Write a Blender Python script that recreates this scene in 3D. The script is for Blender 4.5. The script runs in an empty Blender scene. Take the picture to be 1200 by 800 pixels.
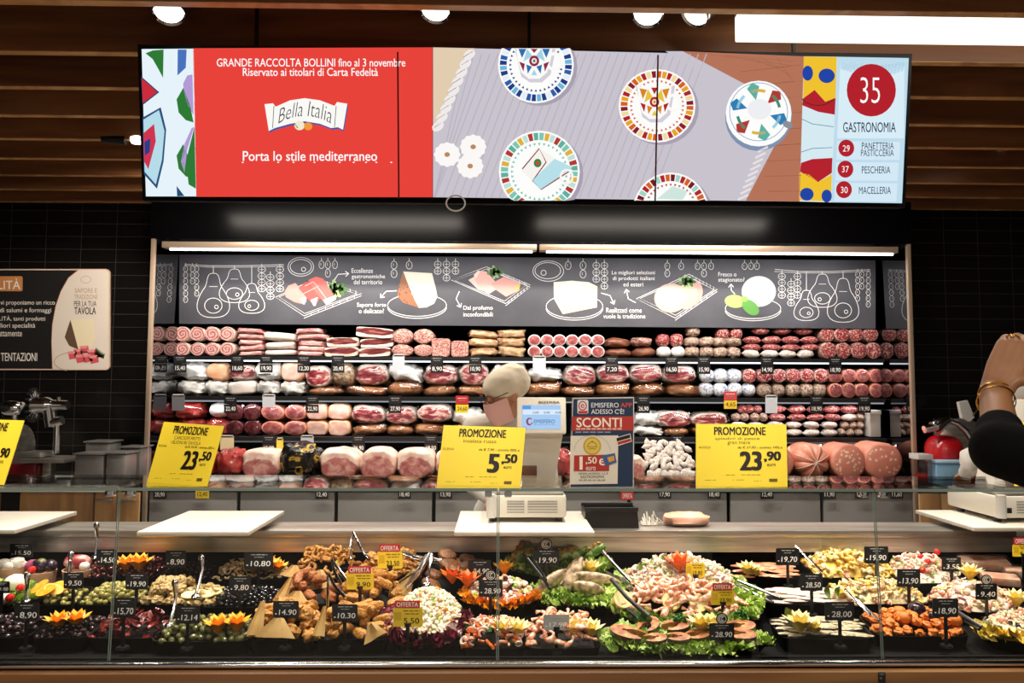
import bpy, bmesh, math, random
from mathutils import Vector, Matrix, noise
from math import sin, cos, pi, radians, atan, sqrt
sc = bpy.context.scene
COL = sc.collection
rnd = random.Random(7)

# ------------------------------------------------------------------ camera
F = 850.0                                   # focal length in pixels of a 1200 px wide frame
CAMZ = 1.64
PITCH, YAW, ROLL = atan(52/F), radians(1.0), 0.004
fw = Vector((sin(YAW)*cos(PITCH), cos(YAW)*cos(PITCH), sin(PITCH)))
r0 = Vector((cos(YAW), -sin(YAW), 0)); u0 = r0.cross(fw)
RT = r0*cos(ROLL)+u0*sin(ROLL); UP = -r0*sin(ROLL)+u0*cos(ROLL)
EYE = Vector((0, 0, CAMZ))
cd = bpy.data.cameras.new('camera'); cam = bpy.data.objects.new('camera', cd); COL.objects.link(cam)
cd.sensor_width = 36; cd.lens = 36*F/1200; cd.clip_start = .05; cd.clip_end = 100
m = Matrix((RT, UP, -fw)).transposed().to_4x4(); m.translation = EYE
cam.matrix_world = m
sc.camera = cam
# ------------------------------------------------------------------ view, world, lamps of the shop, fill spots
vs = sc.view_settings
vs.view_transform = 'Standard'; vs.look = 'None'; vs.exposure = 0.0; vs.gamma = 1.0; vs.use_curve_mapping = False
sc.cycles.max_bounces = 8; sc.cycles.transparent_max_bounces = 24; sc.cycles.caustics_reflective = False; sc.cycles.caustics_refractive = False
sc.cycles.use_denoising = True; sc.cycles.sample_clamp_indirect = 4
w = bpy.data.worlds.new('shop_air'); sc.world = w; w.use_nodes = True
w.node_tree.nodes['Background'].inputs[0].default_value = (1, .86, .72, 1)
w.node_tree.nodes['Background'].inputs[1].default_value = .24

def area(name, loc, target, sx, sy, power, col=(1, 1, 1), spread=180):
    l = bpy.data.lights.new(name, 'AREA'); l.shape = 'RECTANGLE'; l.size = sx; l.size_y = sy; l.energy = power; l.color = col
    l.spread = radians(spread)
    o = bpy.data.objects.new(name, l); COL.objects.link(o); o.location = loc
    o.rotation_euler = (Vector(target)-Vector(loc)).to_track_quat('-Z', 'Y').to_euler()
    return o
def spot(name, loc, target, power, angle, blend=.5, col=(1, .82, .62), rad=.05):
    l = bpy.data.lights.new(name, 'SPOT'); l.energy = power; l.spot_size = radians(angle); l.spot_blend = blend; l.color = col; l.shadow_soft_size = rad
    o = bpy.data.objects.new(name, l); COL.objects.link(o); o.location = loc
    o.rotation_euler = (Vector(target)-Vector(loc)).to_track_quat('-Z', 'Y').to_euler()
    return o
CEIL = 2.94
# lamp rows over the shopping aisle, at ceiling height behind the camera
area('shop_ceiling_lamp', (-1.5, -.6, 2.93), (-1.5, .3, 0), 1.2, .12, 32, (1, .87, .72))
area('shop_ceiling_lamp', (1.5, -.6, 2.93), (1.5, .3, 0), 1.2, .12, 32, (1, .87, .72))
area('shop_ceiling_lamp', (0, 1.2, 2.93), (0, 1.7, 0), 2.4, .12, 9, (1, .87, .72))
# unseen spots behind the screen aimed at the food, plus added front fill
for sx in (-2.1, -1.3, -.45, .45, 1.3, 2.1):
    spot('food_spot', (sx, 2.97, 2.92), (sx, 2.86, .8), 170, 60, .7, (1, .89, .76))
    spot('front_fill_spot', (sx, 1.95, 2.92), (sx, 2.85, .85), 44, 50, .7, (1, .89, .76))
# lamps of the serving aisle
area('aisle_ceiling_lamp', (-1.2, 4.3, 2.92), (-1.2, 5.0, .9), 1.8, .14, 44, (1, .9, .78))
area('aisle_ceiling_lamp', (1.2, 4.3, 2.92), (1.2, 5.0, .9), 1.8, .14, 44, (1, .9, .78))

# ------------------------------------------------------------------ pixel rays
def ray(px, py): return fw*F + RT*(px-600) + UP*(400-py)
def at(px, py, Y):
    d = ray(px, py); return EYE + d*(Y/d.y)
def atz(px, py, z):
    d = ray(px, py); return EYE + d*((z-CAMZ)/d.z)
class Plane:
    def __init__(s, p, n):
        s.p = Vector(p); s.n = Vector(n).normalized()
        if s.n.dot(EYE-s.p) < 0: s.n = -s.n
    def hit(s, px, py, off=0):
        d = ray(px, py); return EYE + d*((s.p+s.n*off-EYE).dot(s.n)/d.dot(s.n))
def plane3(a, b, c): return Plane(a, (b-a).cross(c-a))
def vplane(Y): return Plane((0, Y, 0), (0, -1, 0))
DY0, DZ0, DS = 2.6, .73, .19
DECK = Plane((0, DY0, DZ0), (0, -DS, 1))
def dz(y): return DZ0 + DS*(y-DY0)
def zp(x0, y0, s): return lambda u, v: (x0+u/s, y0+v/s)

# ------------------------------------------------------------------ materials
def lin(h):
    if isinstance(h, str):
        h = h.lstrip('#'); c = [int(h[i:i+2], 16)/255 for i in (0, 2, 4)]
        return tuple((x/12.92 if x <= .04045 else ((x+.055)/1.055)**2.4) for x in c)
    return tuple(h)
def newmat(name):
    mt = bpy.data.materials.new(name); mt.use_nodes = True
    return mt, mt.node_tree, mt.node_tree.nodes['Principled BSDF']
def nd(t, typ, **kw):
    n = t.nodes.new(typ)
    for k, v in kw.items(): setattr(n, k, v)
    return n
def coords(t, jitter=True):
    tc = nd(t, 'ShaderNodeTexCoord')
    if not jitter: return tc.outputs['Object']
    oi = nd(t, 'ShaderNodeObjectInfo'); mu = nd(t, 'ShaderNodeMath', operation='MULTIPLY'); mu.inputs[1].default_value = 37.0
    t.links.new(oi.outputs['Random'], mu.inputs[0])
    ad = nd(t, 'ShaderNodeVectorMath', operation='ADD')
    t.links.new(tc.outputs['Object'], ad.inputs[0]); t.links.new(mu.outputs[0], ad.inputs[1])
    return ad.outputs[0]
def ramp(t, fac, stops):
    r = nd(t, 'ShaderNodeValToRGB'); e = r.color_ramp.elements
    while len(e) < len(stops): e.new(.5)
    for k, (p, c) in zip(e, stops): k.position = p; k.color = (*lin(c), 1)
    t.links.new(fac, r.inputs[0]); return r.outputs[0]
def M(name, stops, scale=0, rough=.5, metal=0, tex='noise', detail=4, bump=0, bscale=None, coat=0, dist=0, stretch=None, spec=.5, jitter=True, sss=0, alpha=1):
    """stops: one colour, or [(pos, colour), ...] spread over a noise / voronoi / wave texture"""
    mt, t, p = newmat(name)
    p.inputs['Roughness'].default_value = rough; p.inputs['Metallic'].default_value = metal
    p.inputs['Specular IOR Level'].default_value = spec; p.inputs['Coat Weight'].default_value = coat; p.inputs['Coat Roughness'].default_value = .15
    if not isinstance(stops, list):
        p.inputs['Base Color'].default_value = (*lin(stops), 1)
        if not bump: return mt
    v = coords(t, jitter)
    if stretch:
        mp = nd(t, 'ShaderNodeVectorMath', operation='MULTIPLY'); mp.inputs[1].default_value = stretch
        t.links.new(v, mp.inputs[0]); v = mp.outputs[0]
    if isinstance(stops, list):
        if tex == 'voronoi':
            n = nd(t, 'ShaderNodeTexVoronoi'); o = n.outputs['Distance']
        elif tex == 'cells':
            n = nd(t, 'ShaderNodeTexVoronoi'); o = n.outputs['Color']
        elif tex == 'wave':
            n = nd(t, 'ShaderNodeTexWave', bands_direction='Z'); n.inputs['Distortion'].default_value = dist; n.inputs['Detail'].default_value = detail; o = n.outputs['Fac']
        else:
            n = nd(t, 'ShaderNodeTexNoise'); n.inputs['Detail'].default_value = detail; n.inputs['Distortion'].default_value = dist; o = n.outputs['Fac']
        n.inputs['Scale'].default_value = scale; t.links.new(v, n.inputs['Vector'])
        t.links.new(ramp(t, o, stops), p.inputs['Base Color'])
    if bump:
        b = nd(t, 'ShaderNodeBump'); b.inputs['Strength'].default_value = bump
        n2 = nd(t, 'ShaderNodeTexNoise'); n2.inputs['Scale'].default_value = bscale or scale; n2.inputs['Detail'].default_value = 4
        t.links.new(v, n2.inputs['Vector']); t.links.new(n2.outputs['Fac'], b.inputs['Height']); t.links.new(b.outputs[0], p.inputs['Normal'])
    return mt
def E(name, col, strength=1):
    mt, t, p = newmat(name)
    p.inputs['Base Color'].default_value = (0, 0, 0, 1); p.inputs['Specular IOR Level'].default_value = 0
    p.inputs['Emission Color'].default_value = (*lin(col), 1); p.inputs['Emission Strength'].default_value = strength
    return mt
def GLASS(name, tint=(1, 1, 1), ior=1.45, rough=0, refl=1.0, bump=0, bscale=8):
    """thin clear sheet: passes light straight on and reflects by fresnel"""
    mt = bpy.data.materials.new(name); mt.use_nodes = True; t = mt.node_tree; t.nodes.clear()
    out = nd(t, 'ShaderNodeOutputMaterial'); mx = nd(t, 'ShaderNodeMixShader'); tr = nd(t, 'ShaderNodeBsdfTransparent'); gl = nd(t, 'ShaderNodeBsdfGlossy'); lw = nd(t, 'ShaderNodeLayerWeight'); pw = nd(t, 'ShaderNodeMath', operation='POWER'); fr = nd(t, 'ShaderNodeMath', operation='MULTIPLY_ADD')
    tr.inputs[0].default_value = (*tint, 1); gl.inputs['Roughness'].default_value = rough; gl.inputs[0].default_value = (refl, refl, refl, 1); f0 = ((ior-1)/(ior+1))**2; lw.inputs['Blend'].default_value = .5; pw.inputs[1].default_value = 5; fr.inputs[1].default_value = 1-f0; fr.inputs[2].default_value = f0
    t.links.new(lw.outputs['Facing'], pw.inputs[0]); t.links.new(pw.outputs[0], fr.inputs[0])
    t.links.new(fr.outputs[0], mx.inputs[0]); t.links.new(tr.outputs[0], mx.inputs[1]); t.links.new(gl.outputs[0], mx.inputs[2]); t.links.new(mx.outputs[0], out.inputs[0])
    if bump:
        b = nd(t, 'ShaderNodeBump'); b.inputs['Strength'].default_value = bump
        n2 = nd(t, 'ShaderNodeTexNoise'); n2.inputs['Scale'].default_value = bscale; n2.inputs['Detail'].default_value = 3
        t.links.new(coords(t), n2.inputs['Vector']); t.links.new(n2.outputs['Fac'], b.inputs['Height'])
        t.links.new(b.outputs[0], gl.inputs['Normal']); t.links.new(b.outputs[0], lw.inputs['Normal'])
    return mt
FLAT = {}
def flat(col, emit=0):
    k = (col, emit)
    if k not in FLAT: FLAT[k] = E('lit_print', col, emit) if emit else M('print', col, rough=.55, spec=.3)
    return FLAT[k]
def wood(name, c1, c2, c3, scale=6, stretch=(.12, 1, 1), rough=.45):
    return M(name, [(.3, c1), (.5, c2), (.7, c3)], scale, rough, stretch=stretch, detail=8, dist=1.2, bump=.08)

MT = dict(
  slat=wood('walnut_slat', '#6b4329', '#8f5c3a', '#ad7850', 7, (.08, 1, 1)),
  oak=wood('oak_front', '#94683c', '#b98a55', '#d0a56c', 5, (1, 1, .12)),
  oakh=wood('oak_plinth', '#6a4526', '#8a5f38', '#a67a4a', 5, (.08, 1, 1)),
  black=M('black_paint', '#0c0c0d', rough=.45), blackgloss=M('gloss_black', '#070708', rough=.2, spec=.06),
  matte=M('matte_black', '#070707', rough=.75, spec=.12), plastic=M('black_plastic', '#101011', rough=.35),
  dark=M('charcoal_panel', '#15151a', rough=.5), grey=M('grey_laminate', '#8b8a88', rough=.35), lgrey=M('pale_grey_plastic', '#c9c7c2', rough=.4),
  white=M('white_plastic', '#e8e5df', rough=.35), cream=M('cream_plastic', '#d9d4c8', rough=.4),
  beige=M('beige_metal', '#b59f8a', rough=.35, metal=.4),
  steel=M('brushed_steel', [(.35, '#b0a99f'), (.65, '#d6d0c6')], 14, .36, .9, stretch=(.15, 1, 3)),
  chrome=M('chrome', '#d6d6d8', rough=.12, metal=1), red=M('red_enamel', '#b3121c', rough=.25, coat=.5),
  blue=M('pale_blue_plastic', '#8fc3e6', rough=.4), yellow=M('yellow_card', '#f3d21c', rough=.5, spec=.3),
  board=M('white_cutting_board', '#d2cbbf', rough=.45),
  glass=GLASS('clear_glass', (.985, .995, .99)), gedge=M('green_glass_edge', '#7d8f86', rough=.15), acryl=GLASS('clear_acrylic', (.97, .97, .97), refl=.9),
  wrap=GLASS('cling_film', (.96, .96, .96), 1.7, .1, 1, .9, 7), tinted=GLASS('smoky_plastic', (.75, .76, .77), 1.6, .2, .8),
  mirror=M('dark_mirror', '#8c8c8f', rough=.03, metal=1), floor=M('floor_stone', '#cfc4b6', rough=.35),
)
def tile_mat():
    mt, t, p = newmat('black_wall_tile'); b = nd(t, 'ShaderNodeTexBrick', offset=0.0)
    b.inputs['Color1'].default_value = (*lin('#0d0c0b'), 1); b.inputs['Color2'].default_value = (*lin('#100e0d'), 1); b.inputs['Mortar'].default_value = (*lin('#322d2a'), 1)
    b.inputs['Scale'].default_value = 1; b.inputs['Mortar Size'].default_value = .0024; b.inputs['Brick Width'].default_value = .25; b.inputs['Row Height'].default_value = .093
    tc = nd(t, 'ShaderNodeTexCoord'); mp = nd(t, 'ShaderNodeMapping'); mp.inputs['Rotation'].default_value = (radians(-90), 0, 0)
    t.links.new(tc.outputs['Object'], mp.inputs[0]); t.links.new(mp.outputs[0], b.inputs[0]); t.links.new(b.outputs[0], p.inputs['Base Color'])
    p.inputs['Roughness'].default_value = .22
    return mt
MT['tile'] = tile_mat()

# ------------------------------------------------------------------ mesh building
WM = {}                                              # world matrix of every object made here
class MB:
    def __init__(s): s.v = []; s.f = []; s.m = []
    def add(s, V, Fs, mi=0):
        b = len(s.v); s.v += [Vector(x) for x in V]
        for k, f in enumerate(Fs): s.f.append([b+i for i in f]); s.m.append(mi if isinstance(mi, int) else mi[k])
        return s
    def box(s, c, d, mi=0, rot=None, bev=0):
        if bev:
            bm = bmesh.new(); bmesh.ops.create_cube(bm, size=1)
            for q in bm.verts: q.co = Vector((q.co.x*d[0], q.co.y*d[1], q.co.z*d[2]))
            bmesh.ops.bevel(bm, geom=bm.edges[:], offset=bev, segments=2, affect='EDGES', profile=.6)
            V = [q.co.copy() for q in bm.verts]; bm.verts.index_update(); Fs = [[q.index for q in f.verts] for f in bm.faces]; bm.free()
        else:
            V = [Vector((x*d[0]/2, y*d[1]/2, z*d[2]/2)) for x in (-1, 1) for y in (-1, 1) for z in (-1, 1)]
            Fs = [(0, 1, 3, 2), (4, 6, 7, 5), (0, 4, 5, 1), (2, 3, 7, 6), (0, 2, 6, 4), (1, 5, 7, 3)]
        if rot: V = [rot @ q for q in V]
        return s.add([q+Vector(c) for q in V], Fs, mi)
    def box2(s, a, b, mi=0, bev=0):
        a, b = Vector(a), Vector(b); return s.box((a+b)/2, [abs(x) for x in (b-a)], mi, None, bev)
    def tube(s, P, R, seg=8, mi=0, cap=True, flat=1.0):
        P = [Vector(p) for p in P]; n = len(P)
        R = R if isinstance(R, (list, tuple)) else [R]*n
        V = []; Fs = []; up = None
        for i in range(n):
            d = (P[min(i+1, n-1)]-P[max(i-1, 0)])
            d = d.normalized() if d.length > 1e-9 else Vector((0, 0, 1))
            if up is None: up = d.orthogonal().normalized()
            a = (up - d*up.dot(d)); a = a.normalized() if a.length > 1e-6 else d.orthogonal().normalized(); up = a; b = d.cross(a)
            for k in range(seg):
                t = 2*pi*k/seg; V.append(P[i] + (a*cos(t)*flat + b*sin(t))*R[i])
        for i in range(n-1):
            for k in range(seg):
                Fs.append((i*seg+k, i*seg+(k+1) % seg, (i+1)*seg+(k+1) % seg, (i+1)*seg+k))
        if cap: Fs += [tuple(range(seg))[::-1], tuple((n-1)*seg+k for k in range(seg))]
        return s.add(V, Fs, mi)
    def lathe(s, prof, c=(0, 0, 0), axis='z', seg=24, mi=0, sx=1, sy=1, cap=True, rot=None):
        """prof: (radius, height); mi may be a list, one per ring of faces"""
        V = []; Fs = []; ms = []
        for r, h in prof:
            for k in range(seg):
                t = 2*pi*k/seg; x, y = r*cos(t)*sx, r*sin(t)*sy
                V.append({'z': Vector((x, y, h)), 'y': Vector((x, h, y)), 'x': Vector((h, x, y))}[axis])
        for i in range(len(prof)-1):
            for k in range(seg):
                Fs.append((i*seg+k, i*seg+(k+1) % seg, (i+1)*seg+(k+1) % seg, (i+1)*seg+k)); ms.append(mi if isinstance(mi, int) else mi[i])
        if cap:
            Fs.append(tuple(range(seg))); ms.append(mi if isinstance(mi, int) else mi[0])
            Fs.append(tuple((len(prof)-1)*seg+k for k in range(seg))); ms.append(mi if isinstance(mi, int) else mi[-1])
        if rot: V = [rot @ q for q in V]
        return s.add([q+Vector(c) for q in V], Fs, ms)
    def blob(s, c, r, e=1.0, amp=0, fr=2.0, seed=0, seg=18, ring=10, mi=0, rot=None, cut=None):
        """superellipsoid with noise; cut = (material, y limit): the front is sliced flat"""
        V = [Vector((0, 0, 1))]; 
        sp = lambda x: math.copysign(abs(x)**e, x)
        for i in range(1, ring):
            a = pi*i/ring
            for k in range(seg):
                b = 2*pi*k/seg; V.append(Vector((sp(cos(b))*abs(sin(a))**e, sp(sin(b))*abs(sin(a))**e, sp(cos(a)))))
        V.append(Vector((0, 0, -1)))
        Fs = [(0, 1+k, 1+(k+1) % seg) for k in range(seg)]
        for i in range(ring-2):
            for k in range(seg): Fs.append((1+i*seg+k, 1+(i+1)*seg+k, 1+(i+1)*seg+(k+1) % seg, 1+i*seg+(k+1) % seg))
        L = len(V)-1; o = 1+(ring-2)*seg
        Fs += [(L, o+(k+1) % seg, o+k) for k in range(seg)]
        if amp: V = [q*(1+amp*noise.noise(q*fr+Vector((seed*3.7, seed*1.3, seed)))) for q in V]
        ms = mi
        if cut:
            V = [Vector((q.x, max(q.y, cut[1]+.03*noise.noise(q*4+Vector((seed, 0, 0)))), q.z)) for q in V]
            ms = [cut[0] if all(V[i].y < cut[1]+.05 for i in f) else mi for f in Fs]
        V = [Vector((q.x*r[0], q.y*r[1], q.z*r[2])) for q in V]
        if rot: V = [rot @ q for q in V]
        return s.add([q+Vector(c) for q in V], Fs, ms)
    def sweep(s, outline, d, mi=0):
        """prism: outline of world points extruded by d"""
        n = len(outline); A = [Vector(p) for p in outline]; B = [p+Vector(d) for p in A]
        return s.add(A+B, [tuple(range(n)), tuple(range(2*n-1, n-1, -1))]+[(i, n+i, n+(i+1) % n, (i+1) % n) for i in range(n)], mi)
    def mesh(s, name, mats, smooth=True, sub=None):
        me = bpy.data.meshes.new(name); me.from_pydata([tuple(q) for q in s.v], [], s.f)
        for mt in (mats if isinstance(mats, (list, tuple)) else [mats]): me.materials.append(mt)
        me.polygons.foreach_set('material_index', s.m)
        bm = bmesh.new(); bm.from_mesh(me); bmesh.ops.recalc_face_normals(bm, faces=bm.faces[:]); bm.to_mesh(me); bm.free()
        if smooth: 
            me.polygons.foreach_set('use_smooth', [True]*len(me.polygons))
            try: me.set_sharp_from_angle(angle=radians(40))
            except Exception: pass
        me.update(); return me
    def build(s, name, mats, parent=None, smooth=True, origin='auto', **props):
        if parent is not None: Mx = WM[parent].copy()
        else:
            Mx = Matrix.Identity(4)
            if origin == 'auto':
                lo = [min(q[i] for q in s.v) for i in range(3)]; hi = [max(q[i] for q in s.v) for i in range(3)]
                Mx = Matrix.Translation(((lo[0]+hi[0])/2, (lo[1]+hi[1])/2, lo[2]))
        inv = Mx.inverted(); s.v = [inv @ q for q in s.v]
        o = bpy.data.objects.new(name, s.mesh(name, mats, smooth)); COL.objects.link(o)
        if parent is not None: o.parent = parent
        else: o.matrix_world = Mx
        WM[o] = Mx
        for k, v in props.items(): o[k] = v
        return o
def tag(o, label, cat, group=None, kind=None):
    o['label'] = label; o['category'] = cat
    if group: o['group'] = group
    if kind: o['kind'] = kind
    return o
def thing(name, label, cat, loc=(0, 0, 0), group=None):
    o = bpy.data.objects.new(name, None); COL.objects.link(o); o.location = loc; o.empty_display_size = .05
    WM[o] = Matrix.Translation(Vector(loc)); return tag(o, label, cat, group)
def inst(name, me, loc, rot=(0, 0, 0), scale=(1, 1, 1), parent=None):
    o = bpy.data.objects.new(name, me); COL.objects.link(o); o.location = loc; o.rotation_euler = rot; o.scale = scale
    if parent: o.parent = parent
    WM[o] = Matrix.LocRotScale(Vector(loc), None if not any(rot) else __import__('mathutils').Euler(rot), Vector(scale))
    return o
def struct(mb, name, mats, smooth=False):
    o = mb.build(name, mats, None, smooth, origin=None); o['kind'] = 'structure'; return o
ORD = ['first', 'second', 'third', 'fourth', 'fifth', 'sixth', 'seventh', 'eighth', 'ninth', 'tenth', 'eleventh', 'twelfth', 'thirteenth', 'fourteenth', 'fifteenth', 'sixteenth']

# ------------------------------------------------------------------ lettering and flat print
tsc = bpy.data.scenes.new('lettering'); TX = {}
def textmesh(s, bold, res=3):
    k = (s, bold)
    if k in TX: return TX[k]
    cu = bpy.data.curves.new('t', 'FONT'); cu.body = s; cu.offset = bold; cu.resolution_u = res; cu.fill_mode = 'FRONT'
    o = bpy.data.objects.new('t', cu); tsc.collection.objects.link(o)
    tsc.view_layers[0].update(); dg = tsc.view_layers[0].depsgraph; me = o.evaluated_get(dg).to_mesh()
    V = [(q.co.x, q.co.y) for q in me.vertices]; Fs = [tuple(p.vertices) for p in me.polygons]
    o.evaluated_get(dg).to_mesh_clear(); bpy.data.objects.remove(o); bpy.data.curves.remove(cu)
    x0 = min(q[0] for q in V); x1 = max(q[0] for q in V); y0 = min(q[1] for q in V); y1 = max(q[1] for q in V)
    TX[k] = ([((x-x0)/(x1-x0), (y-y0)/(y1-y0)) for x, y in V], Fs, (x1-x0)/(y1-y0)); return TX[k]
class Art:
    """flat print on a plane, laid out in the photograph's pixels of that plane"""
    def __init__(s, plane, off=.002, step=.0004, emit=0): s.pl = plane; s.off = off; s.step = step; s.emit = emit; s.mb = MB(); s.mats = []; s.k = 0; s.lift = 0
    def mi(s, col):
        mt = flat(col, s.emit)
        if mt not in s.mats: s.mats.append(mt)
        return s.mats.index(mt)
    def up(s, n=1): s.k += n; return s
    def h(s, p): return s.pl.hit(p[0], p[1], s.off+s.k*s.step+s.lift)
    def poly(s, P, col):
        s.mb.add([s.h(p) for p in P], [tuple(range(len(P)))], s.mi(col)); return s
    def rect(s, x0, y0, x1, y1, col): return s.poly([(x0, y0), (x1, y0), (x1, y1), (x0, y1)], col)
    def ell(s, cx, cy, rx, ry, col, rot=0, n=28, clip=None):
        P = []
        for i in range(n):
            t = 2*pi*i/n; x, y = rx*cos(t), ry*sin(t)
            x, y = cx+x*cos(rot)-y*sin(rot), cy+x*sin(rot)+y*cos(rot)
            if clip: x = min(max(x, clip[0]), clip[2]); y = min(max(y, clip[1]), clip[3])
            P.append((x, y))
        return s.poly(P, col)
    def line(s, P, wd, col, closed=False, clip=None):
        if clip: P = [(min(max(x, clip[0]), clip[2]), min(max(y, clip[1]), clip[3])) for x, y in P]
        Q = [P[0]]
        for p in P[1:]:
            if abs(p[0]-Q[-1][0])+abs(p[1]-Q[-1][1]) > .02: Q.append(p)
        P = Q
        if closed and abs(P[0][0]-P[-1][0])+abs(P[0][1]-P[-1][1]) < .02: P = P[:-1]
        n = len(P)
        if n < 2: return s
        V = []
        for i in range(n):
            a = P[(i-1) % n] if (closed or i) else P[0]; b = P[(i+1) % n] if (closed or i < n-1) else P[-1]
            dx, dy = b[0]-a[0], b[1]-a[1]; L = math.hypot(dx, dy) or 1; nx, ny = -dy/L*wd/2, dx/L*wd/2
            V += [s.h((P[i][0]+nx, P[i][1]+ny)), s.h((P[i][0]-nx, P[i][1]-ny))]
        s.mb.add(V, [(2*i, 2*i+1, 2*((i+1) % n)+1, 2*((i+1) % n)) for i in range(n if closed else n-1)], s.mi(col)); return s
    def ring(s, cx, cy, rx, ry, wd, col, a0=0, a1=360, n=32, rot=0, clip=None):
        P = []
        for i in range(n+1):
            t = radians(a0+(a1-a0)*i/n); x, y = rx*cos(t), ry*sin(t); P.append((cx+x*cos(rot)-y*sin(rot), cy+x*sin(rot)+y*cos(rot)))
        return s.line(P, wd, col, a1-a0 == 360, clip)
    def text(s, t, x0, y0, x1, y1, col, bold=0.0, shear=0, map=None):
        V, Fs, asp = textmesh(t, min(bold, 0))
        e = bold*.8/asp; q = bold*.3
        for i, (da, db) in enumerate(((-e, -q), (-e, q), (e, -q), (e, q), (0, 0)) if bold > .004 else ((0, 0),)):
            W = []
            for a, b in V:
                a = a*(1-2*max(e, 0))+max(e, 0)+da; b = b*(1-2*max(q, 0))+max(q, 0)+db; s.lift = i*6e-5
                if map: W.append(s.h(map(a, b)))
                else: W.append(s.h((x0+a*(x1-x0)+shear*b*(y1-y0), y1-b*(y1-y0))))
            s.mb.add(W, Fs, s.mi(col))
        s.lift = 0; return s
    def dashes(s, x0, y, x1, wd, col, n=4, seed=0):
        """an unreadable line of small print"""
        r = random.Random(seed+int(x0*7)); x = x0
        while x < x1-.3:
            e = min(x1, x+(x1-x0)/n*r.uniform(.5, 1.2)); s.line([(x, y), (e, y)], wd, col); x = e+(x1-x0)*.06
        return s
    def build(s, name, parent, **p): return s.mb.build(name, s.mats, parent, False, **p)
# ================================================================== the setting
YW = 5.2                                             # tiled wall behind the counter
CYF = 5.0                                            # front of the wall cabinet
XL, XR = at(175.5, 430, CYF).x, at(1068, 430, CYF).x # cabinet width
struct(MB().box2((-5, -3, -.05), (5, 6.2, 0)), 'floor', MT['floor'])
struct(MB().box2((-5, -3, 3.3), (5, 6.2, 3.35)), 'ceiling', MT['matte'])
HZ = at(600, 236, YW).z
struct(MB().box2((-5, YW, 0), (XL-.02, YW+.1, 3.3)).box2((XR+.02, YW, 0), (5, YW+.1, 3.3)).box2((XL-.02, YW+.7, 0), (XR+.02, YW+.8, 3.3)), 'wall_back', MT['tile'])
struct(MB().box2((-5.05, -3, 0), (-5, 6.2, 3.3)), 'wall_left', MT['dark'])
struct(MB().box2((5, -3, 0), (5.05, 6.2, 3.3)), 'wall_right', MT['dark'])
# timber baffles of the ceiling
for i in range(-3, 8):
    y = 2.80+.34*i-(.045 if i < 0 else 0)
    o = MB().box2((-4.9, y, CEIL+.0035), (4.9, y+.034, CEIL+.19)).box2((-4.9, y, CEIL), (4.9, y+.034, CEIL+.003), 1).build('ceiling_slat', [MT['slat'], MT['oak']], None, False)  # paler oak on the undersides paints in light bounced up from below
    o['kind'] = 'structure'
# glossy black bulkhead over the cabinet
z0 = at(600, 283, CYF).z
struct(MB().box2((XL-.02, CYF-.02, z0), (XR+.02, YW+.7, CEIL-.0), 0), 'trim_1', MT['blackgloss'])

# ------------------------------------------------------------------ ceiling fittings
ML = E('lamp_lens', '#fffaf0', 6); MLED = E('led_tube', '#ffffff', 5)
for k, (px, py, tl) in enumerate([(198, 14, 'above the left end of the screen'), (510, 12, 'above the red advert edge'), (759, 17, 'left of a close pair'), (815, 15, 'right of a close pair')]):
    c = at(px, py, 2.63); t = thing('ceiling_spotlight', 'round black ceiling spotlight with bright lens, '+tl, 'spotlight', c, 'ceiling spotlights above the screen')
    tilt = Matrix.Rotation(radians(-18), 3, 'X') @ Matrix.Rotation(radians((-12, 4, 10, 38)[k]), 3, 'Y')
    MB().lathe([(.045, .004), (.058, .002), (.06, .02), (.06, .14)], c, seg=28, rot=tilt).build('housing', MT['black'], t)
    MB().lathe([(.046, -.004), (.055, -.012), (.06, -.006), (.06, .004), (.05, .004)], c, seg=28, rot=tilt, cap=False).build('rim', MT['chrome'], t)
    MB().lathe([(.001, -.010), (.042, -.009), (.048, -.004)], c, seg=28, rot=tilt).build('lens', ML, t)
    MB().box2((c.x-.075, c.y-.05, c.z+.05), (c.x-.055, c.y+.05, c.z+.25)).box2((c.x-.075, c.y-.05, c.z+.20), (c.x+.02, c.y+.05, c.z+.25)).build('bracket', MT['black'], t)
a = at(868, 20, 2.60); b = at(1320, 34, 2.60)
t = thing('linear_lamp', 'long bright white linear lamp hung between the timber slats', 'ceiling lamp', (a.x, 2.6, a.z))
zc = at(1000, 27, 2.6).z+.0
MB().box2((a.x, 2.575, zc-.046), (b.x, 2.67, zc+.05), bev=.006).build('diffuser', E('lamp_diffuser', '#fff6e8', 1.8), t)
MB().box2((a.x, 2.575, zc+.051), (b.x, 2.67, zc+.085)).build('housing', MT['lgrey'], t)
area('linear_lamp_light', ((a.x+b.x)/2, 2.62, zc-.05), ((a.x+b.x)/2, 2.62, 0), b.x-a.x, .09, 9, (1, .92, .82))
c = at(136, 163, 3.84); t = thing('track_spotlight', 'small black spotlight with a lit lens, left of the screen among the slats', 'spotlight', c)
MB().tube([c+Vector((-.07, 0, 0)), c+Vector((.055, 0, -.005))], [.022, .026], 14).build('housing', MT['black'], t)
MB().box2(c+Vector((-.04, -.012, .015)), c+Vector((-.015, .012, CEIL-c.z))).build('bracket', MT['black'], t)
d = at(162, 164, 3.84); MB().lathe([(.002, -.03), (.026, -.03), (.03, 0), (.026, .03), (.002, .03)], d, 'x', 16, sy=.8).build('lens', ML, t)
spot('track_light', d+Vector((.05, .03, -.03)), (at(60, 420, YW).x, YW, at(60, 420, YW).z), 130, 50, .6, (1, .9, .78))
c = at(1168, 175, 4.2); t = thing('recessed_spotlight', 'small lit spotlight right of the screen among the slats', 'spotlight', c)
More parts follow.
